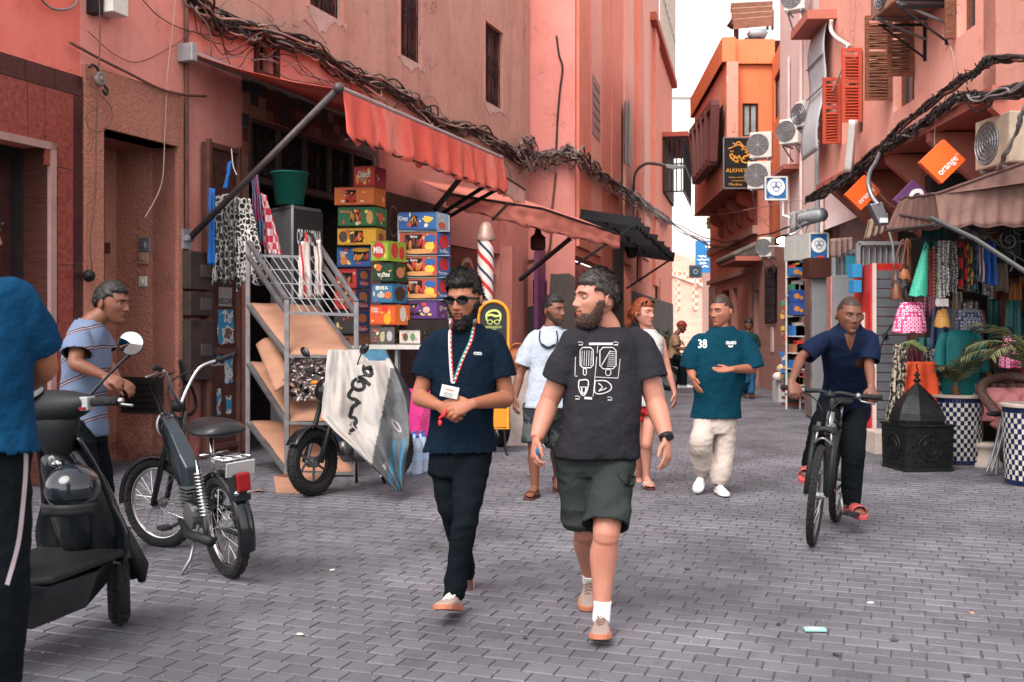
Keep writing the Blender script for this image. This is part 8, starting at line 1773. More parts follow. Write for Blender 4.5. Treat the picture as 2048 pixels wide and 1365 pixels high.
b = MB(); text_mb(b, 'ORLANDO', W(1462,686,9.0), X, Z, 6.5*9.3/F, width=20*9.3/F, bold=.03); stroke_mb(b, [(-.02,0),(0,-.008),(.02,0)], W(1461,692,9.0), X, Z, .012); project(so, subdiv_mb(b,1), (0,1,0), .006).build('lettering', m_wp, so, fix=False)
# --- 6 the cyclist
m_ink = tee('cloth_ink_blue', (.007,.013,.034)); m_blk = tee('cloth_black', (.005,.007,.009)); m_slp = mat('slipper_red', (.42,.07,.075), .6, var=.1)
r6 = person('man in dark blue polo shirt riding the bicycle towards the camera', 7.75,
  dict(head=(1699,632,-.12), sa=(1654,676,-.05), sb=(1742,676,-.05), ea=(1603,714,-.12), wa=(1583,764,-.30), eb=(1738,728,-.12), wb=(1743,774,-.30), ha=(1664,812,.34), hb=(1712,812,.34), ka=(1646,852,-.14), na=(1621,925,.10), kb=(1706,902,-.05), nb=(1702,1002,.02)),
  sk_dark, m_ink, m_blk, yaw=2, pitch=6, roll=3, vox=.007, g=.95, arm_g=.9, headscale=1.13, hk=dict(jaw=1.25), hair=dict(m=h_buzz, mask=hm(.068,.02,-.03), th=lambda p: .002, amp=.001, tuft=500, tl=.006), hem=.12, sleeve=.86, sl_r=1.42, neck_v=.06, collar=True,
  hands=dict(a=((.1,-.45,-.8),(.9,-.2,.3),(.1,.7,-.7),dict(curl=1.1,thumb=.8)), b=((.0,-.45,-.8),(-.9,-.2,.3),(-.1,.7,-.7),dict(curl=1.1,thumb=.8))),
  leg_r=(.098,.085,.070,.066), wr=(.007,.007), seed=6, hs=1.0, feet=dict(a=dict(f=(-.45,-.85,-.25), up=(0,-.2,1), bare=True, m=m_slp, s=m_slp, sandal=[(.07,.15,.055)], sh=.03, w=1.1), b=dict(f=(.12,-.98,-.1), bare=True, m=m_slp, s=m_slp, sandal=[(.07,.15,.055)], sh=.03, w=1.1)))
b = MB(); P = [W(1689,668,7.3),W(1712,668,7.3),W(1706,690,7.3),W(1701,702,7.3),W(1694,690,7.3)]; b.add(P, [(0,1,2,3,4)]); project(r6['shirt'], subdiv_mb(b,2), (0,1,0), .004).build('open_neck', sk_dark, r6['shirt'], fix=False, smooth=True)
# --- 7 far man in polo
r7 = person('distant man in a dark green polo and jeans looking down', 22.6,
  dict(head=(1497,650,0), sa=(1482,674,0), sb=(1511,674,0), ea=(1478,700,0), wa=(1485,722,-.2), eb=(1515,700,0), wb=(1516,724,-.05), ha=(1489,732,0), hb=(1503,732,0), ka=(1490,762,-.1), na=(1487,785,.15), kb=(1503,762,0), nb=(1502,787,-.1)),
  sk_brown, tee('cloth_bottle_green', (.012,.035,.035)), tee('cloth_denim', (.02,.07,.14)), pitch=22, vox=.012, hair=dict(m=h_black, mask=hm(.06,.01,-.05), th=lambda p: .014, tuft=100), beard=dict(m=h_black, mask=bmask, th=lambda p: .005, tuft=0), hem=.1, sleeve=.8, sl_r=1.3, hands=dict(b=((0,0,-1),(0,-1,0),(-1,0,0))), seed=7, feet=dict(a=dict(f=(0,-1,0), m=m_brown, s=m_brown), b=dict(f=(0,-1,0), m=m_brown, s=m_brown)))
# --- 8 man with a red fez
r8 = person('young man in a red cap and tan shirt sitting side-on by the far street bend', 24.5,
  dict(head=(1363,655,0), sa=(1350,676,-.16), sb=(1352,676,.16), ea=(1353,696,-.2), wa=(1370,700,-.2), eb=(1356,696,.2), wb=(1372,700,.2), ha=(1345,714,-.12), hb=(1347,714,.12), ka=(1366,722,-.12), na=(1368,768,-.12), kb=(1364,722,.12), nb=(1360,768,.12)),
  sk_brown, tee('cloth_tan', (.28,.17,.10)), m_blk, yaw=82, pitch=18, vox=.012, hair=dict(m=hairm('cap_red', (.20,.02,.02)), mask=hm(.045,.02,.0), th=lambda p: .02, tuft=60), hem=.1, sleeve=.8, sl_r=1.5, seed=8, feet=dict(a=dict(f=(1,0,0), m=m_wsh, s=m_wsh), b=dict(f=(1,0,0), m=m_wsh, s=m_wsh)))
# --- 9 back of the man in blue at the left edge
m_bluT = tee('cloth_bright_blue', (.004,.038,.092))
r9 = person('man in bright blue t-shirt seen from behind at the left edge', 3.25,
  dict(head=(-72,462,.08), sa=(-200,602,-.02), sb=(34,596,.04), ea=(-230,740,.05), wa=(-110,790,.25), eb=(88,732,.16), wb=(40,782,.40), ha=(-110,900,0), hb=(-8,900,.04), ka=(-100,1180,0), na=(-100,1490,0), kb=(-12,1180,.02), nb=(-32,1500,.04)),
  sk_tan, m_bluT, m_blk, yaw=150, vox=.006, back=True, g=1.05, hair=dict(m=h_dkb, mask=hm(.06,.0,-.06), th=lambda p: .008, tuft=500, tl=.01), hem=.0, sleeve=.74, sl_r=1.3, hands=dict(b=((-.8,.5,-.2),(0,.2,1),(0,1,0))), leg_r=(.11,.10,.095,.09), wr=(.008,.009), seed=9, feet=dict(a=dict(f=(0,1,0), m=m_black, s=m_black), b=dict(f=(0,1,0), m=m_black, s=m_black)))
tr = [o for o in r9['t'].children if o.name.startswith('trousers')][0]
b = strip([(50,868),(52,930),(46,1010),(36,1090),(14,1170)], 3.0, 9, tr, .004); b.build('side_stripe', flat((.38,.32,.34)), tr, fix=False, smooth=True)
# --- 10 man in a striped polo leaning behind the scooter
def stripes(name):
    m = bpy.data.materials.new(name); m.use_nodes = True; n = m.node_tree; N, L = n.nodes, n.links; b = N['Principled BSDF']; b.inputs['Roughness'].default_value = .9
    tc = N.new('ShaderNodeTexCoord'); mp = N.new('ShaderNodeMapping'); mp.inputs['Rotation'].default_value = (0,radians(22),0); L.new(tc.outputs['Object'], mp.inputs[0]); sx = N.new('ShaderNodeSeparateXYZ'); L.new(mp.outputs[0], sx.inputs[0])
    mu = N.new('ShaderNodeMath'); mu.operation = 'MULTIPLY'; mu.inputs[1].default_value = 7.5; L.new(sx.outputs[2], mu.inputs[0]); fr_ = N.new('ShaderNodeMath'); fr_.operation = 'FRACT'; L.new(mu.outputs[0], fr_.inputs[0])
    r = N.new('ShaderNodeValToRGB'); r.color_ramp.interpolation = 'CONSTANT'; e = r.color_ramp.elements; e[0].color = (.11,.15,.24,1); e[1].position = .70; e[1].color = (.10,.02,.03,1)
    for p, c in ((.76,(.28,.27,.29,1)),(.80,(.03,.03,.06,1)),(.88,(.26,.25,.28,1)),(.90,(.11,.15,.24,1))): k = e.new(p); k.color = c
    L.new(fr_.outputs[0], r.inputs[0]); L.new(r.outputs[0], b.inputs['Base Color']); return m
r10 = person('man in a grey blue striped polo shirt leaning forward behind the scooter', 6.7,
  dict(head=(224,607,0), sa=(158,676,-.20), sb=(196,668,.14), ea=(150,728,-.30), wa=(208,752,-.30), eb=(215,730,.12), wb=(235,760,.0), ha=(150,850,-.12), hb=(178,850,.14), ka=(175,990,-.12), na=(165,1110,-.1), kb=(200,990,.15), nb=(215,1110,.15)),
  sk_brown, stripes('cloth_striped'), m_blk, yaw=74, pitch=6, vox=.007, g=.98, hair=dict(m=hairm('hair_salt', (.014,.012,.012)), mask=hm(.062,.01,-.045), th=lambda p: .012, amp=.004, tuft=900, tl=.014), hem=.1, sleeve=.55, sl_r=1.5, collar=True,
  hands=dict(a=((.9,-.1,-.35),(0,-.6,.6),(0,.6,-.8),dict(curl=.8)), b=((.8,0,-.5),(0,-.6,.6),(0,.6,-.8),dict(curl=.8))), seed=10, feet=dict(a=dict(f=(1,-.3,0), m=m_brown, s=m_brown), b=dict(f=(1,0,0), m=m_brown, s=m_brown)))

# ================= VEHICLES =================
m_rub = mat('tyre_rubber', (.012,.012,.013), .85, var=.4, scale=20, bump=1, bscale=45); m_chr = mat('chrome', (.50,.50,.50), .18, 1, var=.1); m_vblk = mat('paint_black', (.007,.009,.011), .18, var=.3, scale=3, spec=.4, coat=.3, dirt=(.03,.028,.026), dscale=9, damt=.3)
m_plb = mat('plastic_charcoal', (.012,.014,.016), .5, spec=.25, var=.2, scale=6, bump=.15, bscale=120); m_alu = mat('aluminium', (.25,.25,.26), .4, .8, var=.2); m_lens = mat('lens_red', (.22,.008,.010), .2, var=.05)
def wheel(t, c, R, rt, ax, ns=28, rim=None, hubr=.035, wide=.7, local=True, treads=60):
    ax = bn(ax); x, y, z = frame(ax, (0,0,1)); c = V(c); b = MB(); b.torus(c, R-rt, rt, ax, 40, 10)
    for k in range(treads):
        a = 2*pi*k/treads; d = x*cos(a)+y*sin(a); tt = -x*sin(a)+y*cos(a)
        for s_ in (-1,0,1): 
            q = c+d*(R-.001-(abs(s_)*rt*.38))+z*s_*rt*.55; b.bar(q-tt*.009, q+tt*.009+z*(.004 if k%2 else -.004), rt*.42, .010, up=z)
    w = b.build('wheel', m_rub, t, local=local, smooth=False)
    b = MB(); b.torus(c, R-2*rt, rt*.42, ax, 40, 8); b.build('rim', rim or m_chr, w, local=local, smooth=True)
    b = MB(); b.cyl(c-z*.045, c+z*.045, hubr, 14); b.cyl(c-z*.06, c+z*.06, .012, 8); b.build('hub', m_alu, w, local=local)
    for k in range(ns):
        a = 2*pi*k/ns; s_ = 1 if k%2 else -1; d = x*cos(a)+y*sin(a); d2 = x*cos(a+.5*(1 if k%4 < 2 else -1))+y*sin(a+.5*(1 if k%4 < 2 else -1)); b = MB(); b.tube([c+d2*hubr+z*s_*.035, c+d*(R-2*rt)], .0018 if ns > 12 else .012, 4); b.build('spoke', m_chr if ns > 12 else m_alu, w, local=local)
    return w
def part(t, name, m, fn, local=True, smooth=True, **k):
    b = MB(); fn(b); return b.build(name, m, t, local=local, smooth=smooth, **k)
# --- moped
MP = thing('moped', 'old black moped with spoked wheels and red tail lamp parked before the doorway', 'moped', mat4=Matrix.Translation((-1.69,6.28,0)) @ Matrix.Rotation(atan2(.79,-.61),4,'Z') @ Matrix.Rotation(radians(-5),4,'X'))
wheel(MP, (0,0,.31), .31, .036, (0,1,0)); st = radians(28); fx_ = lambda a, z, y=0: V((1.13+a*cos(st)-y*sin(st), a*sin(st)+y*cos(st), z))
wheel(MP, fx_(0,.30), .31, .034, (-sin(st),cos(st),0))
part(MP, 'main_frame', m_vblk, lambda b: b.tube([(.86,0,.88),(.66,0,.62),(.50,0,.44),(.30,0,.40),(.05,0,.48)], [.055,.060,.055,.05,.04], 12, k=4))
part(MP, 'side_panel', mat('paint_bluegrey', (.022,.030,.040), .3, coat=.3), lambda b: b.loft([[V((x,s*w,z)) for s,z in ((-1,z0),(-1,z1),(1,z1),(1,z0))] for x,w,z0,z1 in ((.84,.035,.78,.92),(.68,.045,.56,.82),(.54,.05,.45,.70),(.46,.04,.45,.62))]), smooth=False, bevel=.01)
for s_ in (-1,1):
    part(MP, 'fork_leg', m_vblk, lambda b: b.tube([fx_(-.24,.92,s_*.06), fx_(-.12,.62,s_*.06), fx_(.0,.30,s_*.065)], [.018,.022,.020], 10))
    part(MP, 'shock_absorber', m_chr, lambda b: ([b.torus((.02+.004*k,s_*.11,.40+.020*k), .026, .006, (0,0,1), 14, 5) for k in range(13)], b.tube([(.0,s_*.11,.28),(.02,s_*.11,.42),(.08,s_*.11,.72)], .014, 8)))
    part(MP, 'handlebar', m_chr, lambda b: b.tube([fx_(-.26,.98,0), fx_(-.26,1.06,s_*.06), fx_(-.30,1.20,s_*.16), fx_(-.36,1.24,s_*.28)], .012, 8, k=4))
    part(MP, 'grip', m_rub, lambda b: b.tube([fx_(-.36,1.24,s_*.27), fx_(-.42,1.265,s_*.39)], .018, 10)); part(MP, 'brake_lever', m_alu, lambda b: b.tube([fx_(-.33,1.22,s_*.24), fx_(-.30,1.20,s_*.30), fx_(-.34,1.20,s_*.38)], .007, 6))
    part(MP, 'pedal', m_rub, lambda b: (b.box((.42+s_*.14,s_*.17,.30-s_*.05),(.09,.07,.022)), b.tube([(.42,s_*.1,.30),(.42+s_*.14,s_*.12,.30-s_*.05)], .010, 8)), smooth=False)
    part(MP, 'turn_bolt', m_chr, lambda b: b.ell((-.305,s_*.035,.55),(.012,.016,.016)))
part(MP, 'headlight', m_vblk, lambda b: b.lathe(fx_(-.14,.84), [(0,-.09),(.05,-.08),(.075,-.03),(.08,.03)], 20, fx_(1,.84)-fx_(0,.84)))
part(MP, 'headlight_glass', mat('glass_lamp', (.5,.52,.55), .08), lambda b: b.lathe(fx_(-.14,.84), [(.082,.02),(.084,.035),(.06,.055),(0,.062)], 20, fx_(1,.84)-fx_(0,.84)))
part(MP, 'speedometer', m_plb, lambda b: (b.cyl(fx_(-.22,.93), fx_(-.23,1.0), .035, 14), b.ell(fx_(-.2,.90,.05),(.03,.03,.04)), b.ell(fx_(-.2,.96,-.05),(.03,.03,.03))))
for s_, k in ((.05,0),(-.05,1),(.02,2)): part(MP, 'cable', m_black, lambda b: b.tube([fx_(-.30,1.20,s_*4), fx_(-.10,1.12,s_*2), fx_(-.12,.95,s_), V((.80,s_,.75))], .006, 5, k=5))
def mudg(b, c, R, a0, a1, w, ax):
    x, y, z = frame(ax, (0,0,1)); b.grid(lambda u, v: V(c)+(x*cos(a0+(a1-a0)*u)+y*sin(a0+(a1-a0)*u))*(R-.012*(2*v-1)**2)+z*w*(v-.5), 24, 6)
fa = frame((-sin(st),cos(st),0), (0,0,1)); part(MP, 'mudguard', m_vblk, lambda b: mudg(b, fx_(0,.30), .335, -1.2, 1.6, .085, (-sin(st),cos(st),0)), solid=.003)
part(MP, 'mudguard', m_vblk, lambda b: mudg(b, (0,0,.31), .335, -1.9, .9, .095, (0,1,0)), solid=.003)
part(MP, 'seat', mat('seat_vinyl', (.012,.012,.014), .35, spec=.5), lambda b: b.loft([[V((x, w*cos(a*pi/10), z+h*sin(a*pi/10)*(1 if a <= 10 else .45))) for a in range(20)] for x,w,z,h in ((-.17,.06,.885,.02),(-.15,.14,.885,.06),(0,.16,.885,.075),(.16,.14,.89,.07),(.30,.08,.89,.05),(.34,.03,.89,.02))]), sub=1)
part(MP, 'seat_post', m_chr, lambda b: b.cyl((.12,0,.45),(.10,0,.86), .014, 8))
RKc = part(MP, 'luggage_rack', m_chr, lambda b: [b.tube([(.10,s*.06,.735),(-.26,s*.06,.745)], .008, 8) for s in (-1.4,-.5,.5,1.4)]+[b.tube([(x,-.09,.74),(x,.09,.74)], .009, 8) for x in (-.26,-.1,.08)])
part(MP, 'number_plate', flat((.38,.38,.38)), lambda b: b.box((-.30,0,.69),(.012,.17,.085), Matrix.Rotation(-.3,3,'Y')), smooth=False)
part(MP, 'tail_housing', m_plb, lambda b: b.b2((-.31,-.05,.50),(-.22,.05,.66)), smooth=False, bevel=.01)
part(MP, 'tail_light', m_lens, lambda b: b.b2((-.345,-.04,.56),(-.31,.04,.67)), smooth=False, bevel=.012)
part(MP, 'engine', m_alu, lambda b: [b.box((.50,0,.36+.022*k),(.15,.13,.008)) for k in range(7)]+[b.cyl((.42,-.07,.32),(.42,.07,.32),.085,16)], smooth=False)
part(MP, 'crankcase', m_vblk, lambda b: (b.cyl((.42,-.11,.31),(.42,-.07,.31),.10,18), b.cyl((0,-.075,.31),(0,-.055,.31),.07,20)))
part(MP, 'chain', m_black, lambda b: b.tube([(.42,-.10,.40),(0,-.07,.38),(-.07,-.07,.31),(0,-.07,.24),(.42,-.10,.22)], .008, 5)); part(MP, 'exhaust', m_plb, lambda b: b.tube([(.48,.1,.30),(.3,.12,.24),(-.1,.13,.26)], [.014,.028,.030], 10))
part(MP, 'kickstand', m_alu, lambda b: (b.tube([(.30,.05,.28),(.24,.14,.10),(.22,.22,.01)], .011, 8), b.ell((.22,.23,.012),(.03,.012,.01))))
# --- scooter
SCm = Matrix.Translation((-1.975,5.29,0)) @ Matrix.Rotation(atan2(.954,.3),4,'Z') @ Matrix.Rotation(radians(-2),4,'X')
SCo = thing('motor_scooter', 'black motor scooter with round mirror and helmet hung inside its leg shield', 'scooter', mat4=SCm)
wheel(SCo, (0,0,.225), .225, .055, (-.61,.79,0), 6, m_plb, .05, treads=44)
wheel(SCo, (-1.25,0,.235), .235, .062, (0,1,0), 6, m_plb, .05, treads=44)
part(SCo, 'fork', m_plb, lambda b: ([b.tube([(-.18,s*.09,.62),(-.0,s*.10,.24)], .026, 10) for s in (-1,1)], b.tube([(-.10,-.13,.46),(-.02,-.15,.30),(.01,-.13,.22)], [.035,.04,.02], 10)))
part(SCo, 'front_mudguard', m_vblk, lambda b: mudg(b, (0,0,.225), .26, -1.0, 1.0, .13, (-.61,.79,0)), solid=.006)
def shd(u, v):
    z = .34+.62*v; w = .275*(1-.48*v**1.8)*(.86+.14*sin(pi*min(1,v*2.2))) ; a = (u-.5)*2
    return V((-.26-.16*v-.0*a+.14*(1-a*a)*.6+.05*sin(v*3), -a*w, z+.02*abs(a)))
part(SCo, 'leg_shield', m_vblk, lambda b: b.grid(shd, 24, 24), solid=.02)
part(SCo, 'front_cowl', m_vblk, lambda b: b.loft([[V((x0-.0+lx*cos(a*pi/8), w*sin(a*pi/8), z)) for a in range(-8,9)] for z,x0,lx,w in ((.36,-.22,.06,.15),(.5,-.21,.10,.21),(.66,-.25,.10,.20),(.84,-.31,.09,.13),(.95,-.36,.07,.09))]), sub=1)
part(SCo, 'inner_panel', m_vblk, lambda b: b.loft([[V((x+.06*cos(a*pi/8)**2, w*cos(a*pi/8), z+0*a)) for a in range(0,9)]+[V((x-.10*sin(a*pi/8), w*cos(a*pi/8), z)) for a in range(7,0,-1)] for z,x,w in ((.40,-.26,.10),(.55,-.27,.11),(.74,-.34,.11),(.93,-.42,.08))]), sub=1)
part(SCo, 'ignition_lock', m_chr, lambda b: (b.cyl((-.46,-.07,.86),(-.50,-.07,.865),.018,12), b.cyl((-.5,-.07,.865),(-.52,-.07,.865),.008,8)))
part(SCo, 'footboard', m_plb, lambda b: b.prism([(-.28,-.21,.34),(-.30,-.24,.40),(-.30,.24,.40),(-.28,.21,.34)] and [(-.26,-.25,.40),(-.75,-.26,.38),(-.82,-.2,.38),(-.82,.2,.38),(-.75,.26,.38),(-.26,.25,.40)], (0,0,.035)), smooth=False, bevel=.012)
part(SCo, 'belly_panel', m_vblk, lambda b: b.loft([[V((x,s*w,z)) for s,z in ((-1,z1),(-.7,z0),(.7,z0),(1,z1))] for x,w,z0,z1 in ((-.22,.16,.26,.40),(-.45,.25,.20,.375),(-.78,.25,.19,.375),(-1.0,.2,.28,.45))]), smooth=False, bevel=.01)
part(SCo, 'tail_body', m_vblk, lambda b: b.loft([[V((x, w*cos(a*pi/8), zc+h*sin(a*pi/8))) for a in range(16)] for x,w,zc,h in ((-.80,.12,.50,.15),(-.95,.17,.58,.17),(-1.25,.19,.64,.14),(-1.55,.10,.72,.08))]), sub=1)
part(SCo, 'seat', MC['seat_vinyl'], lambda b: b.loft([[V((x, w*cos(a*pi/8), z+h*sin(a*pi/8)*(1 if a < 8 else .5))) for a in range(16)] for x,w,z,h in ((-.80,.08,.74,.03),(-.86,.14,.76,.07),(-1.2,.16,.79,.07),(-1.5,.11,.82,.05))]), sub=1)
hz = 1.14
def hb(u, y, z, x=-.40): return V((x+.05*u, y, z))
part(SCo, 'handlebar_cowl', m_plb, lambda b: b.loft([[V((-.43+lx*cos(a*pi/8), y, z+h*sin(a*pi/8)+(.0))) for a in range(16)] for y,lx,z,h in ((.27,.03,1.14,.03),(.20,.06,1.13,.055),(.08,.10,1.12,.085),(-.06,.10,1.12,.085),(-.17,.06,1.13,.055),(-.22,.035,1.14,.035))]), sub=1)
part(SCo, 'steering_cover', m_plb, lambda b: b.loft([[V((x+lx*cos(a*pi/8), w*sin(a*pi/8), z)) for a in range(16)] for z,x,lx,w in ((1.12,-.42,.09,.15),(1.02,-.42,.08,.13),(.93,-.40,.07,.08),(.86,-.38,.05,.05))]), sub=1)
part(SCo, 'dial', mat('dial_glass', (.10,.11,.12), .1), lambda b: b.lathe((-.50,.06,1.19), [(.06,0),(.055,.012),(0,.018)], 20, (-.5,0,.86)))
for s_ in (-1,1):
    part(SCo, 'grip', m_rub, lambda b: b.tube([(-.43,s_*.22,1.14),(-.455,s_*.385,1.145)], [.019,.021], 12)); part(SCo, 'bar_end', m_chr, lambda b: b.tube([(-.455,s_*.385,1.145),(-.458,s_*.41,1.147)], .014, 10))
    part(SCo, 'brake_lever', m_alu, lambda b: b.tube([(-.38,s_*.20,1.13),(-.37,s_*.28,1.13),(-.40,s_*.42,1.12)], .007, 6)); part(SCo, 'switch_block', m_galv, lambda b: b.box((-.44,s_*.205,1.135),(.06,.045,.065)), smooth=False, bevel=.006)
part(SCo, 'starter_button', m_lens, lambda b: b.box((-.475,-.205,1.115),(.012,.03,.012)), smooth=False)
mc = SCm.inverted() @ W(262,687,4.85); ms_ = V((-.42,-.19,1.16)); tc_ = (SCm.inverted() @ V((0,0,EYE))-mc).normalized()
part(SCo, 'mirror_stem', m_vblk, lambda b: b.tube([ms_, ms_.lerp(mc,.4)+V((.02,0,0)), mc-tc_*.01-V((0,0,.045))], [.010,.007,.009], 8, k=4))
mh = part(SCo, 'mirror_shell', m_vblk, lambda b: b.lathe(mc, [(0,-.025),(.04,-.018),(.056,-.004),(.057,.006),(.053,.006)], 28, tc_+V((0,-.35,0)) if 0 else tc_))
part(mh, 'mirror_glass', mat('mirror', (.85,.8,.78), .03, 1, var=0), lambda b: b.lathe(mc+tc_*.004, [(.053,0),(0,.006)], 28, tc_))
HL = thing('helmet', 'glossy black helmet hanging inside the scooter leg shield', 'helmet', W(145,975,4.7))
part(HL, 'helmet_shell', mat('helmet_black', (.012,.016,.022), .12, var=0, coat=.6), lambda b: b.ell(W(145,975,4.7), (.118,.125,.105), seg=28, rings=18), local=False)
part(HL, 'visor', m_plb, lambda b: b.grid(lambda u, v: W(145,975,4.7)+V((.125*cos(-.3-2.5*u), .13*sin(-.3-2.5*u)*.98, -.06-.05*v)), 16, 3), local=False, solid=.004)
# --- bicycle under the rider
ang = atan2(-.897,-.443); BCm = Matrix.Translation((2.50,8.10,0)) @ Matrix.Rotation(ang,4,'Z') @ Matrix.Rotation(radians(-5),4,'X')
BC = thing('bicycle', 'worn dark mountain bicycle with suspension fork ridden up the street', 'bicycle', mat4=BCm)
m_bk = mat('bike_paint', (.05,.042,.038), .4, .3, var=.4, scale=9, dirt=(.16,.10,.07), dscale=8); m_grip = mat('tyre_dusty', (.075,.068,.064), .9, var=.2)
sr = radians(4); fw = lambda a, y, z: V((.99+a*cos(sr)-y*sin(sr), a*sin(sr)+y*cos(sr), z))
for c, ax_ in (((0,0,.345),(0,1,0)),(fw(0,0,.345),(-sin(sr),cos(sr),0))): wheel(BC, c, .345, .026, ax_, 28, m_alu, .03, treads=70)
T_ = lambda nm, P, r, m=m_bk: part(BC, nm, m, lambda b: b.tube(P, r, 10))
HT, HB_, BB, STp = V((.70,0,.90)), V((.745,0,.74)), V((.42,0,.30)), V((.26,0,.80))
T_('top_tube', [STp-V((0,0,.05)), HT-V((0,0,.03))], .018); T_('down_tube', [BB, HB_], .023); T_('seat_tube', [BB, STp], .018); T_('head_tube', [HB_, HT], .027, m_alu); T_('seat_post', [STp, V((.235,0,.93))], .013, m_alu)
for s_ in (-1,1):
    T_('chain_stay', [BB+V((0,s_*.03,0)), V((0,s_*.065,.345))], .010); T_('seat_stay', [STp-V((0,0,.05)), V((0,s_*.065,.345))], .009)
    T_('fork_leg', [fw(-.19,s_*.065,.80), fw(-.10,s_*.07,.60), fw(0,s_*.07,.345)], .021, m_plb); T_('fork_stanchion', [fw(-.245,s_*.05,.82), fw(-.12,s_*.068,.64)], .016, m_alu); T_('brake_arm', [fw(-.13,s_*.055,.68), fw(-.16,s_*.045,.78)], .009, m_alu)
    hbp = [fw(-.33,0,1.02), fw(-.31,s_*.07,1.04), fw(-.33,s_*.18,1.03), fw(-.36,s_*.34,1.035)]
    part(BC, 'handlebar', m_plb, lambda b: b.tube(hbp, .0155, 10, k=4)); T_('grip', [fw(-.345,s_*.235,1.033), fw(-.362,s_*.35,1.036)], .019, m_rub); T_('brake_lever', [fw(-.32,s_*.19,1.02), fw(-.27,s_*.22,1.0), fw(-.29,s_*.31,.99)], .007, m_alu); part(BC, 'brake_clamp', m_alu, lambda b: b.ell(fw(-.33,s_*.19,1.03),(.025,.02,.025)))
    part(BC, 'brake_cable', m_black, lambda b: b.tube([fw(-.30,s_*.2,1.02), fw(-.18,s_*.10,1.0), fw(-.14,s_*.03,.92), fw(-.17,s_*.02,.82)], .005, 5, k=5))
    pc = V((.42+s_*.02,s_*.075,.30)); pe = V((.42+s_*.09,s_*.115,.30+(-.13 if s_ > 0 else .13))); T_('crank', [pc, pe], .011, m_alu); part(BC, 'pedal', m_rub, lambda b: b.box(pe+V((0,s_*.06,0)), (.09,.10,.022)), smooth=False)
part(BC, 'fork_crown', m_plb, lambda b: b.tube([fw(-.17,-.07,.765), fw(-.16,0,.79), fw(-.17,.07,.765)], .022, 10, k=3)); part(BC, 'brake_bridge', m_alu, lambda b: b.tube([fw(-.10,-.06,.69), fw(-.06,0,.735), fw(-.10,.06,.69)], .009, 8, k=4))
part(BC, 'stem', m_plb, lambda b: (b.tube([HT-V((0,0,.02)), HT+V((-.012,0,.08)), fw(-.33,0,1.02)], [.024,.022,.024], 10), b.prism([fw(-.30,y_,z_) for y_, z_ in ((-.05,1.02),(-.02,1.035),(0,1.06),(.02,1.035),(.05,1.02),(.02,1.0),(0,.99),(-.02,1.0))], (.012,0,0))))
part(BC, 'badge', m_black, lambda b: (b.bar(fw(-.225,-.01,.83), fw(-.23,.01,.86), .004), b.bar(fw(-.225,.01,.83), fw(-.23,-.01,.86), .004))); part(BC, 'saddle', m_rub, lambda b: b.ell((.22,0,.95),(.14,.075,.03)))
part(BC, 'chainring', m_alu, lambda b: b.torus((.42,-.06,.30), .085, .006, (0,1,0), 28, 5)); part(BC, 'chain', m_black, lambda b: b.tube([(.42,-.06,.385),(0,-.06,.39),(0,-.06,.30),(.42,-.06,.215)], .006, 5))
# --- covered motorbike
g1 = G(628,992); MTm = Matrix.Translation((g1.x,g1.y,0)) @ Matrix.Rotation(atan2(-.87,-.50),4,'Z') @ Matrix.Rotation(radians(3),4,'X')
MT = thing('covered_motorbike', 'dark motorbike parked by the rack half hidden under a printed tarpaulin', 'motorbike', mat4=MTm)
for c in ((0,0,.30),(-1.2,0,.30)): wheel(MT, c, .30, .055, (0.05,1,0), 6, m_plb, .05, treads=44)
for s_ in (-1,1):
    part(MT, 'fork_leg', m_plb, lambda b: b.tube([(-.30,s_*.09,.92),(-.14,s_*.09,.58),(0,s_*.09,.30)], [.022,.024,.028], 10)); part(MT, 'handlebar', m_vblk, lambda b: b.tube([(-.33,0,1.02),(-.34,s_*.12,1.06),(-.38,s_*.30,1.10)], .012, 8, k=3)); part(MT, 'grip', m_rub, lambda b: b.tube([(-.37,s_*.26,1.09),(-.41,s_*.38,1.12)], .02, 10))
    part(MT, 'brake_lever', m_vblk, lambda b: b.tube([(-.33,s_*.22,1.06),(-.29,s_*.28,1.04),(-.31,s_*.38,1.05)], .008, 6)); part(MT, 'mirror', m_vblk, lambda b: (b.tube([(-.35,s_*.24,1.08),(-.38,s_*.27,1.2),(-.36,s_*.32,1.26)], .007, 6), b.ell((-.36,s_*.35,1.29),(.02,.065,.04), Matrix.Rotation(.7*s_,3,'X')))); part(MT, 'indicator', mat('lens_amber', (.6,.16,.01), .25), lambda b: b.ell((-.27,s_*.17,1.0),(.03,.045,.022)))
part(MT, 'headlight_cowl', m_vblk, lambda b: b.ell((-.24,0,.92),(.11,.12,.13))); part(MT, 'front_mudguard', m_vblk, lambda b: mudg(b, (0,0,.30), .33, -1.4, 1.0, .13, (0,1,0)), solid=.005)
part(MT, 'leg_guard', mat('paint_navy', (.012,.02,.05), .2, coat=.4), lambda b: b.grid(lambda u, v: V((-.26-.30*v-.10*abs(u-.5), (u-.5)*(.34+.14*v), .95-.55*v)), 10, 12), solid=.01)
part(MT, 'tank_body', m_vblk, lambda b: b.tube([(-.4,0,.78),(-.7,0,.62),(-1.0,0,.70),(-1.4,0,.82)], [.09,.13,.12,.07], 14, k=3)); part(MT, 'engine', m_alu, lambda b: (b.cyl((-.62,-.12,.34),(-.62,.12,.34),.11,18), b.box((-.48,0,.38),(.16,.12,.13)))); part(MT, 'centre_stand', m_black, lambda b: [b.tube([(-.75,s*.10,.3),(-.82,s*.17,.01)], .014, 8) for s in (-1,1)])
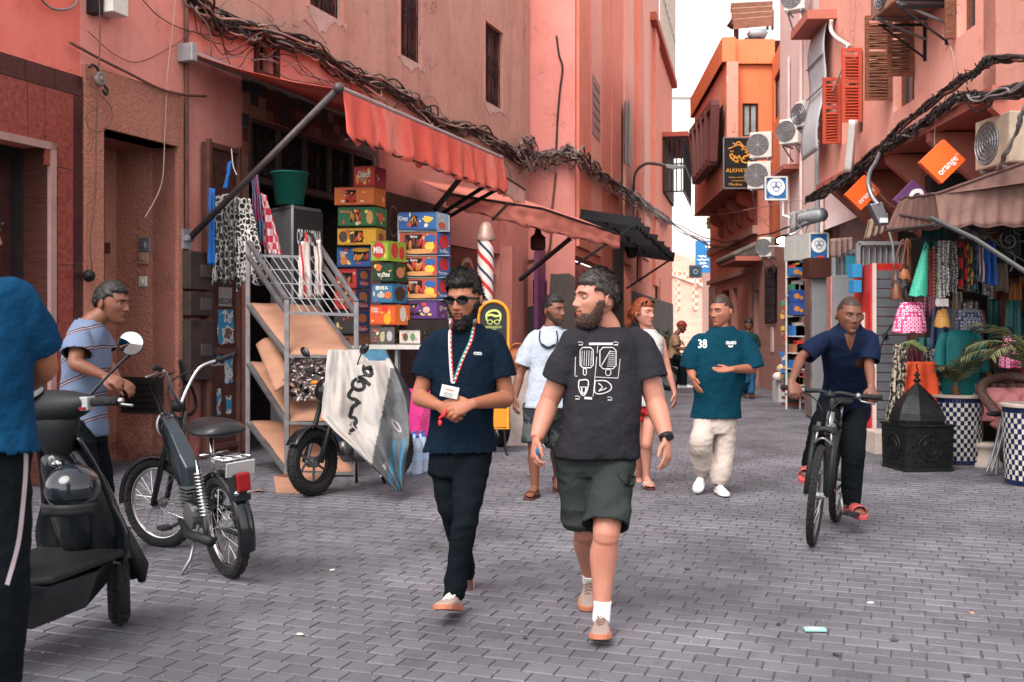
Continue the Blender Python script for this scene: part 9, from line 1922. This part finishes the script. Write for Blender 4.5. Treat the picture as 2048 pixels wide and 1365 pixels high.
# tarpaulin: falls from the handlebars and saddle down the near side
m_tp = mat('tarp_white', (.36,.335,.315), .8, var=.1, scale=3, dirt=(.25,.16,.12), dscale=3, bump=.3, bscale=14); m_tg = mat('tarp_grey', (.065,.07,.075), .7, var=.3, scale=5, dirt=(.2,.19,.18), dscale=4); m_tb = mat('tarp_blue', (.035,.12,.19), .7, var=.3, scale=4)
TP = thing('tarpaulin', 'old printed tarpaulin with large black Arabic lettering draped over the motorbike', 'tarpaulin', G(720,960))
ROWS = [(700,656,770,9.45,9.95),(730,652,786,9.35,9.75),(765,650,800,9.22,9.65),(800,645,812,9.16,9.55),(835,643,817,9.12,9.48),(862,668,820,9.08,9.42),(890,700,818,9.06,9.36),(920,730,812,9.04,9.30),(950,762,809,9.03,9.24),(982,796,806,9.02,9.18)]
def tpf(u, v):
    a = v*(len(ROWS)-1); i = min(int(a), len(ROWS)-2); f = a-i; q = [ROWS[i][k]+(ROWS[i+1][k]-ROWS[i][k])*f for k in range(5)]
    d = q[3]+(q[4]-q[3])*u+.05*sin(u*15+v*4)*v**.7+.07*noise.noise(V((u*5,v*4,2)))+.02*noise.noise(V((u*16,v*7,5)))+(.10*(1-v*8) if v < .125 else 0); return W(q[1]+(q[2]-q[1])*u, q[0]+2*noise.noise(V((u*8,v*3,7))), d)
b = MB(); NU2, NV2 = 60, 60; b.grid(tpf, NU2, NV2)
b.mi = []
for j in range(NV2):
    for i in range(NU2):
        p = tpf((i+.5)/NU2, (j+.5)/NV2); x = p.x/p.y*F+1024; y = HOR-(p.z-EYE)*F/p.y; xb = 782-(y-735)*.20 if y > 735 else 999
        k = 0
        if x > xb: k = 1
        if x > 770+(985-y)*.12 and y > 880 and int((x+y*.12)/9)%2: k = 2
        if (x-755)**2/1.6+(y-698)**2 < 26**2: k = 2
        b.mi.append(k)
b.build('sheet', [m_tp, m_tg, m_tb], TP, smooth=True, fix=False, solid=.006)
b = MB(); b.grid(lambda u, v: W(772+50*u-6*v, 700+ (85)*u+ (100-40*u)*v, 9.98+.35*u+.03*sin(v*8)), 16, 16); b.build('sheet', m_tg, TP, smooth=True, solid=.006)
tb = MB(); so_ = bpy.data.objects['sheet'] if 0 else [o for o in TP.children][0]
def TS(pts, w): stroke_mb(tb, [((x-720)*9.1/F, (800-y)*9.1/F) for x, y in pts], W(720,800,8.9), X, Z, w*13.5/F, k=6, tap=.65)
TS([(730,728),(727,740),(732,750),(742,752),(738,733)],5); TS([(737,724),(741,738),(744,752)],4.5); TS([(716,755),(728,762),(740,772)],5.5); TS([(714,758),(706,766),(707,776),(718,781),(728,776),(724,764),(714,765)],5); TS([(707,776),(698,790),(702,798)],5); TS([(702,798),(712,800),(714,808),(706,814),(702,826),(699,834)],5.5); TS([(699,834),(710,836),(712,845),(704,848),(711,856),(703,860),(700,868)],5.5)
for q in ((744,742),(745,749),(730,752),(717,803),(720,806)): TS([(q[0]-2,q[1]),(q[0]+2,q[1])],4)
project(so_, subdiv_mb(tb,1), (0,1,0), .006, .5).build('arabic_lettering', m_black, TP, fix=False)
tb = MB()
for k in range(14): TS([(660+k%2,742+k*6),(662,745+k*6),(661,746+k*6)],1.5)
TS([(782,838),(795,848),(800,862),(792,858),(784,846),(782,838)],2); TS([(762,935),(770,925),(768,938),(760,950)],3); project(so_, subdiv_mb(tb,1), (0,1,0), .006, .5).build('faded_print', flat((.30,.28,.28)), TP, fix=False)
# far motorbikes by the seated man
FM = thing('far_motorbike', 'small dark motorbike parked where the young man sits far away', 'motorbike', W(1372,785,25.5))
c0 = W(1375,0,25.5); c0.z = 0
for dx in (-.45,.55): b = MB(); b.torus(c0+V((dx,0,.3)), .24, .06, (0,1,.0), 24, 8); w_ = b.build('wheel', m_rub, FM, smooth=True)
b = MB(); b.tube([c0+V((-.5,0,.75)), c0+V((0,0,.68)), c0+V((.3,0,.85)), c0+V((.45,0,.9))], [.12,.13,.08,.04], 10, k=3); b.build('motorbike_body', m_vblk, FM, smooth=True)
b = MB(); b.tube([c0+V((.55,0,.3)), c0+V((.35,0,1.0))], .03); b.tube([c0+V((.35,-.3,1.08)), c0+V((.35,.3,1.08))], .02); b.build('fork', m_chr, FM)
print('objects', len(bpy.data.objects))
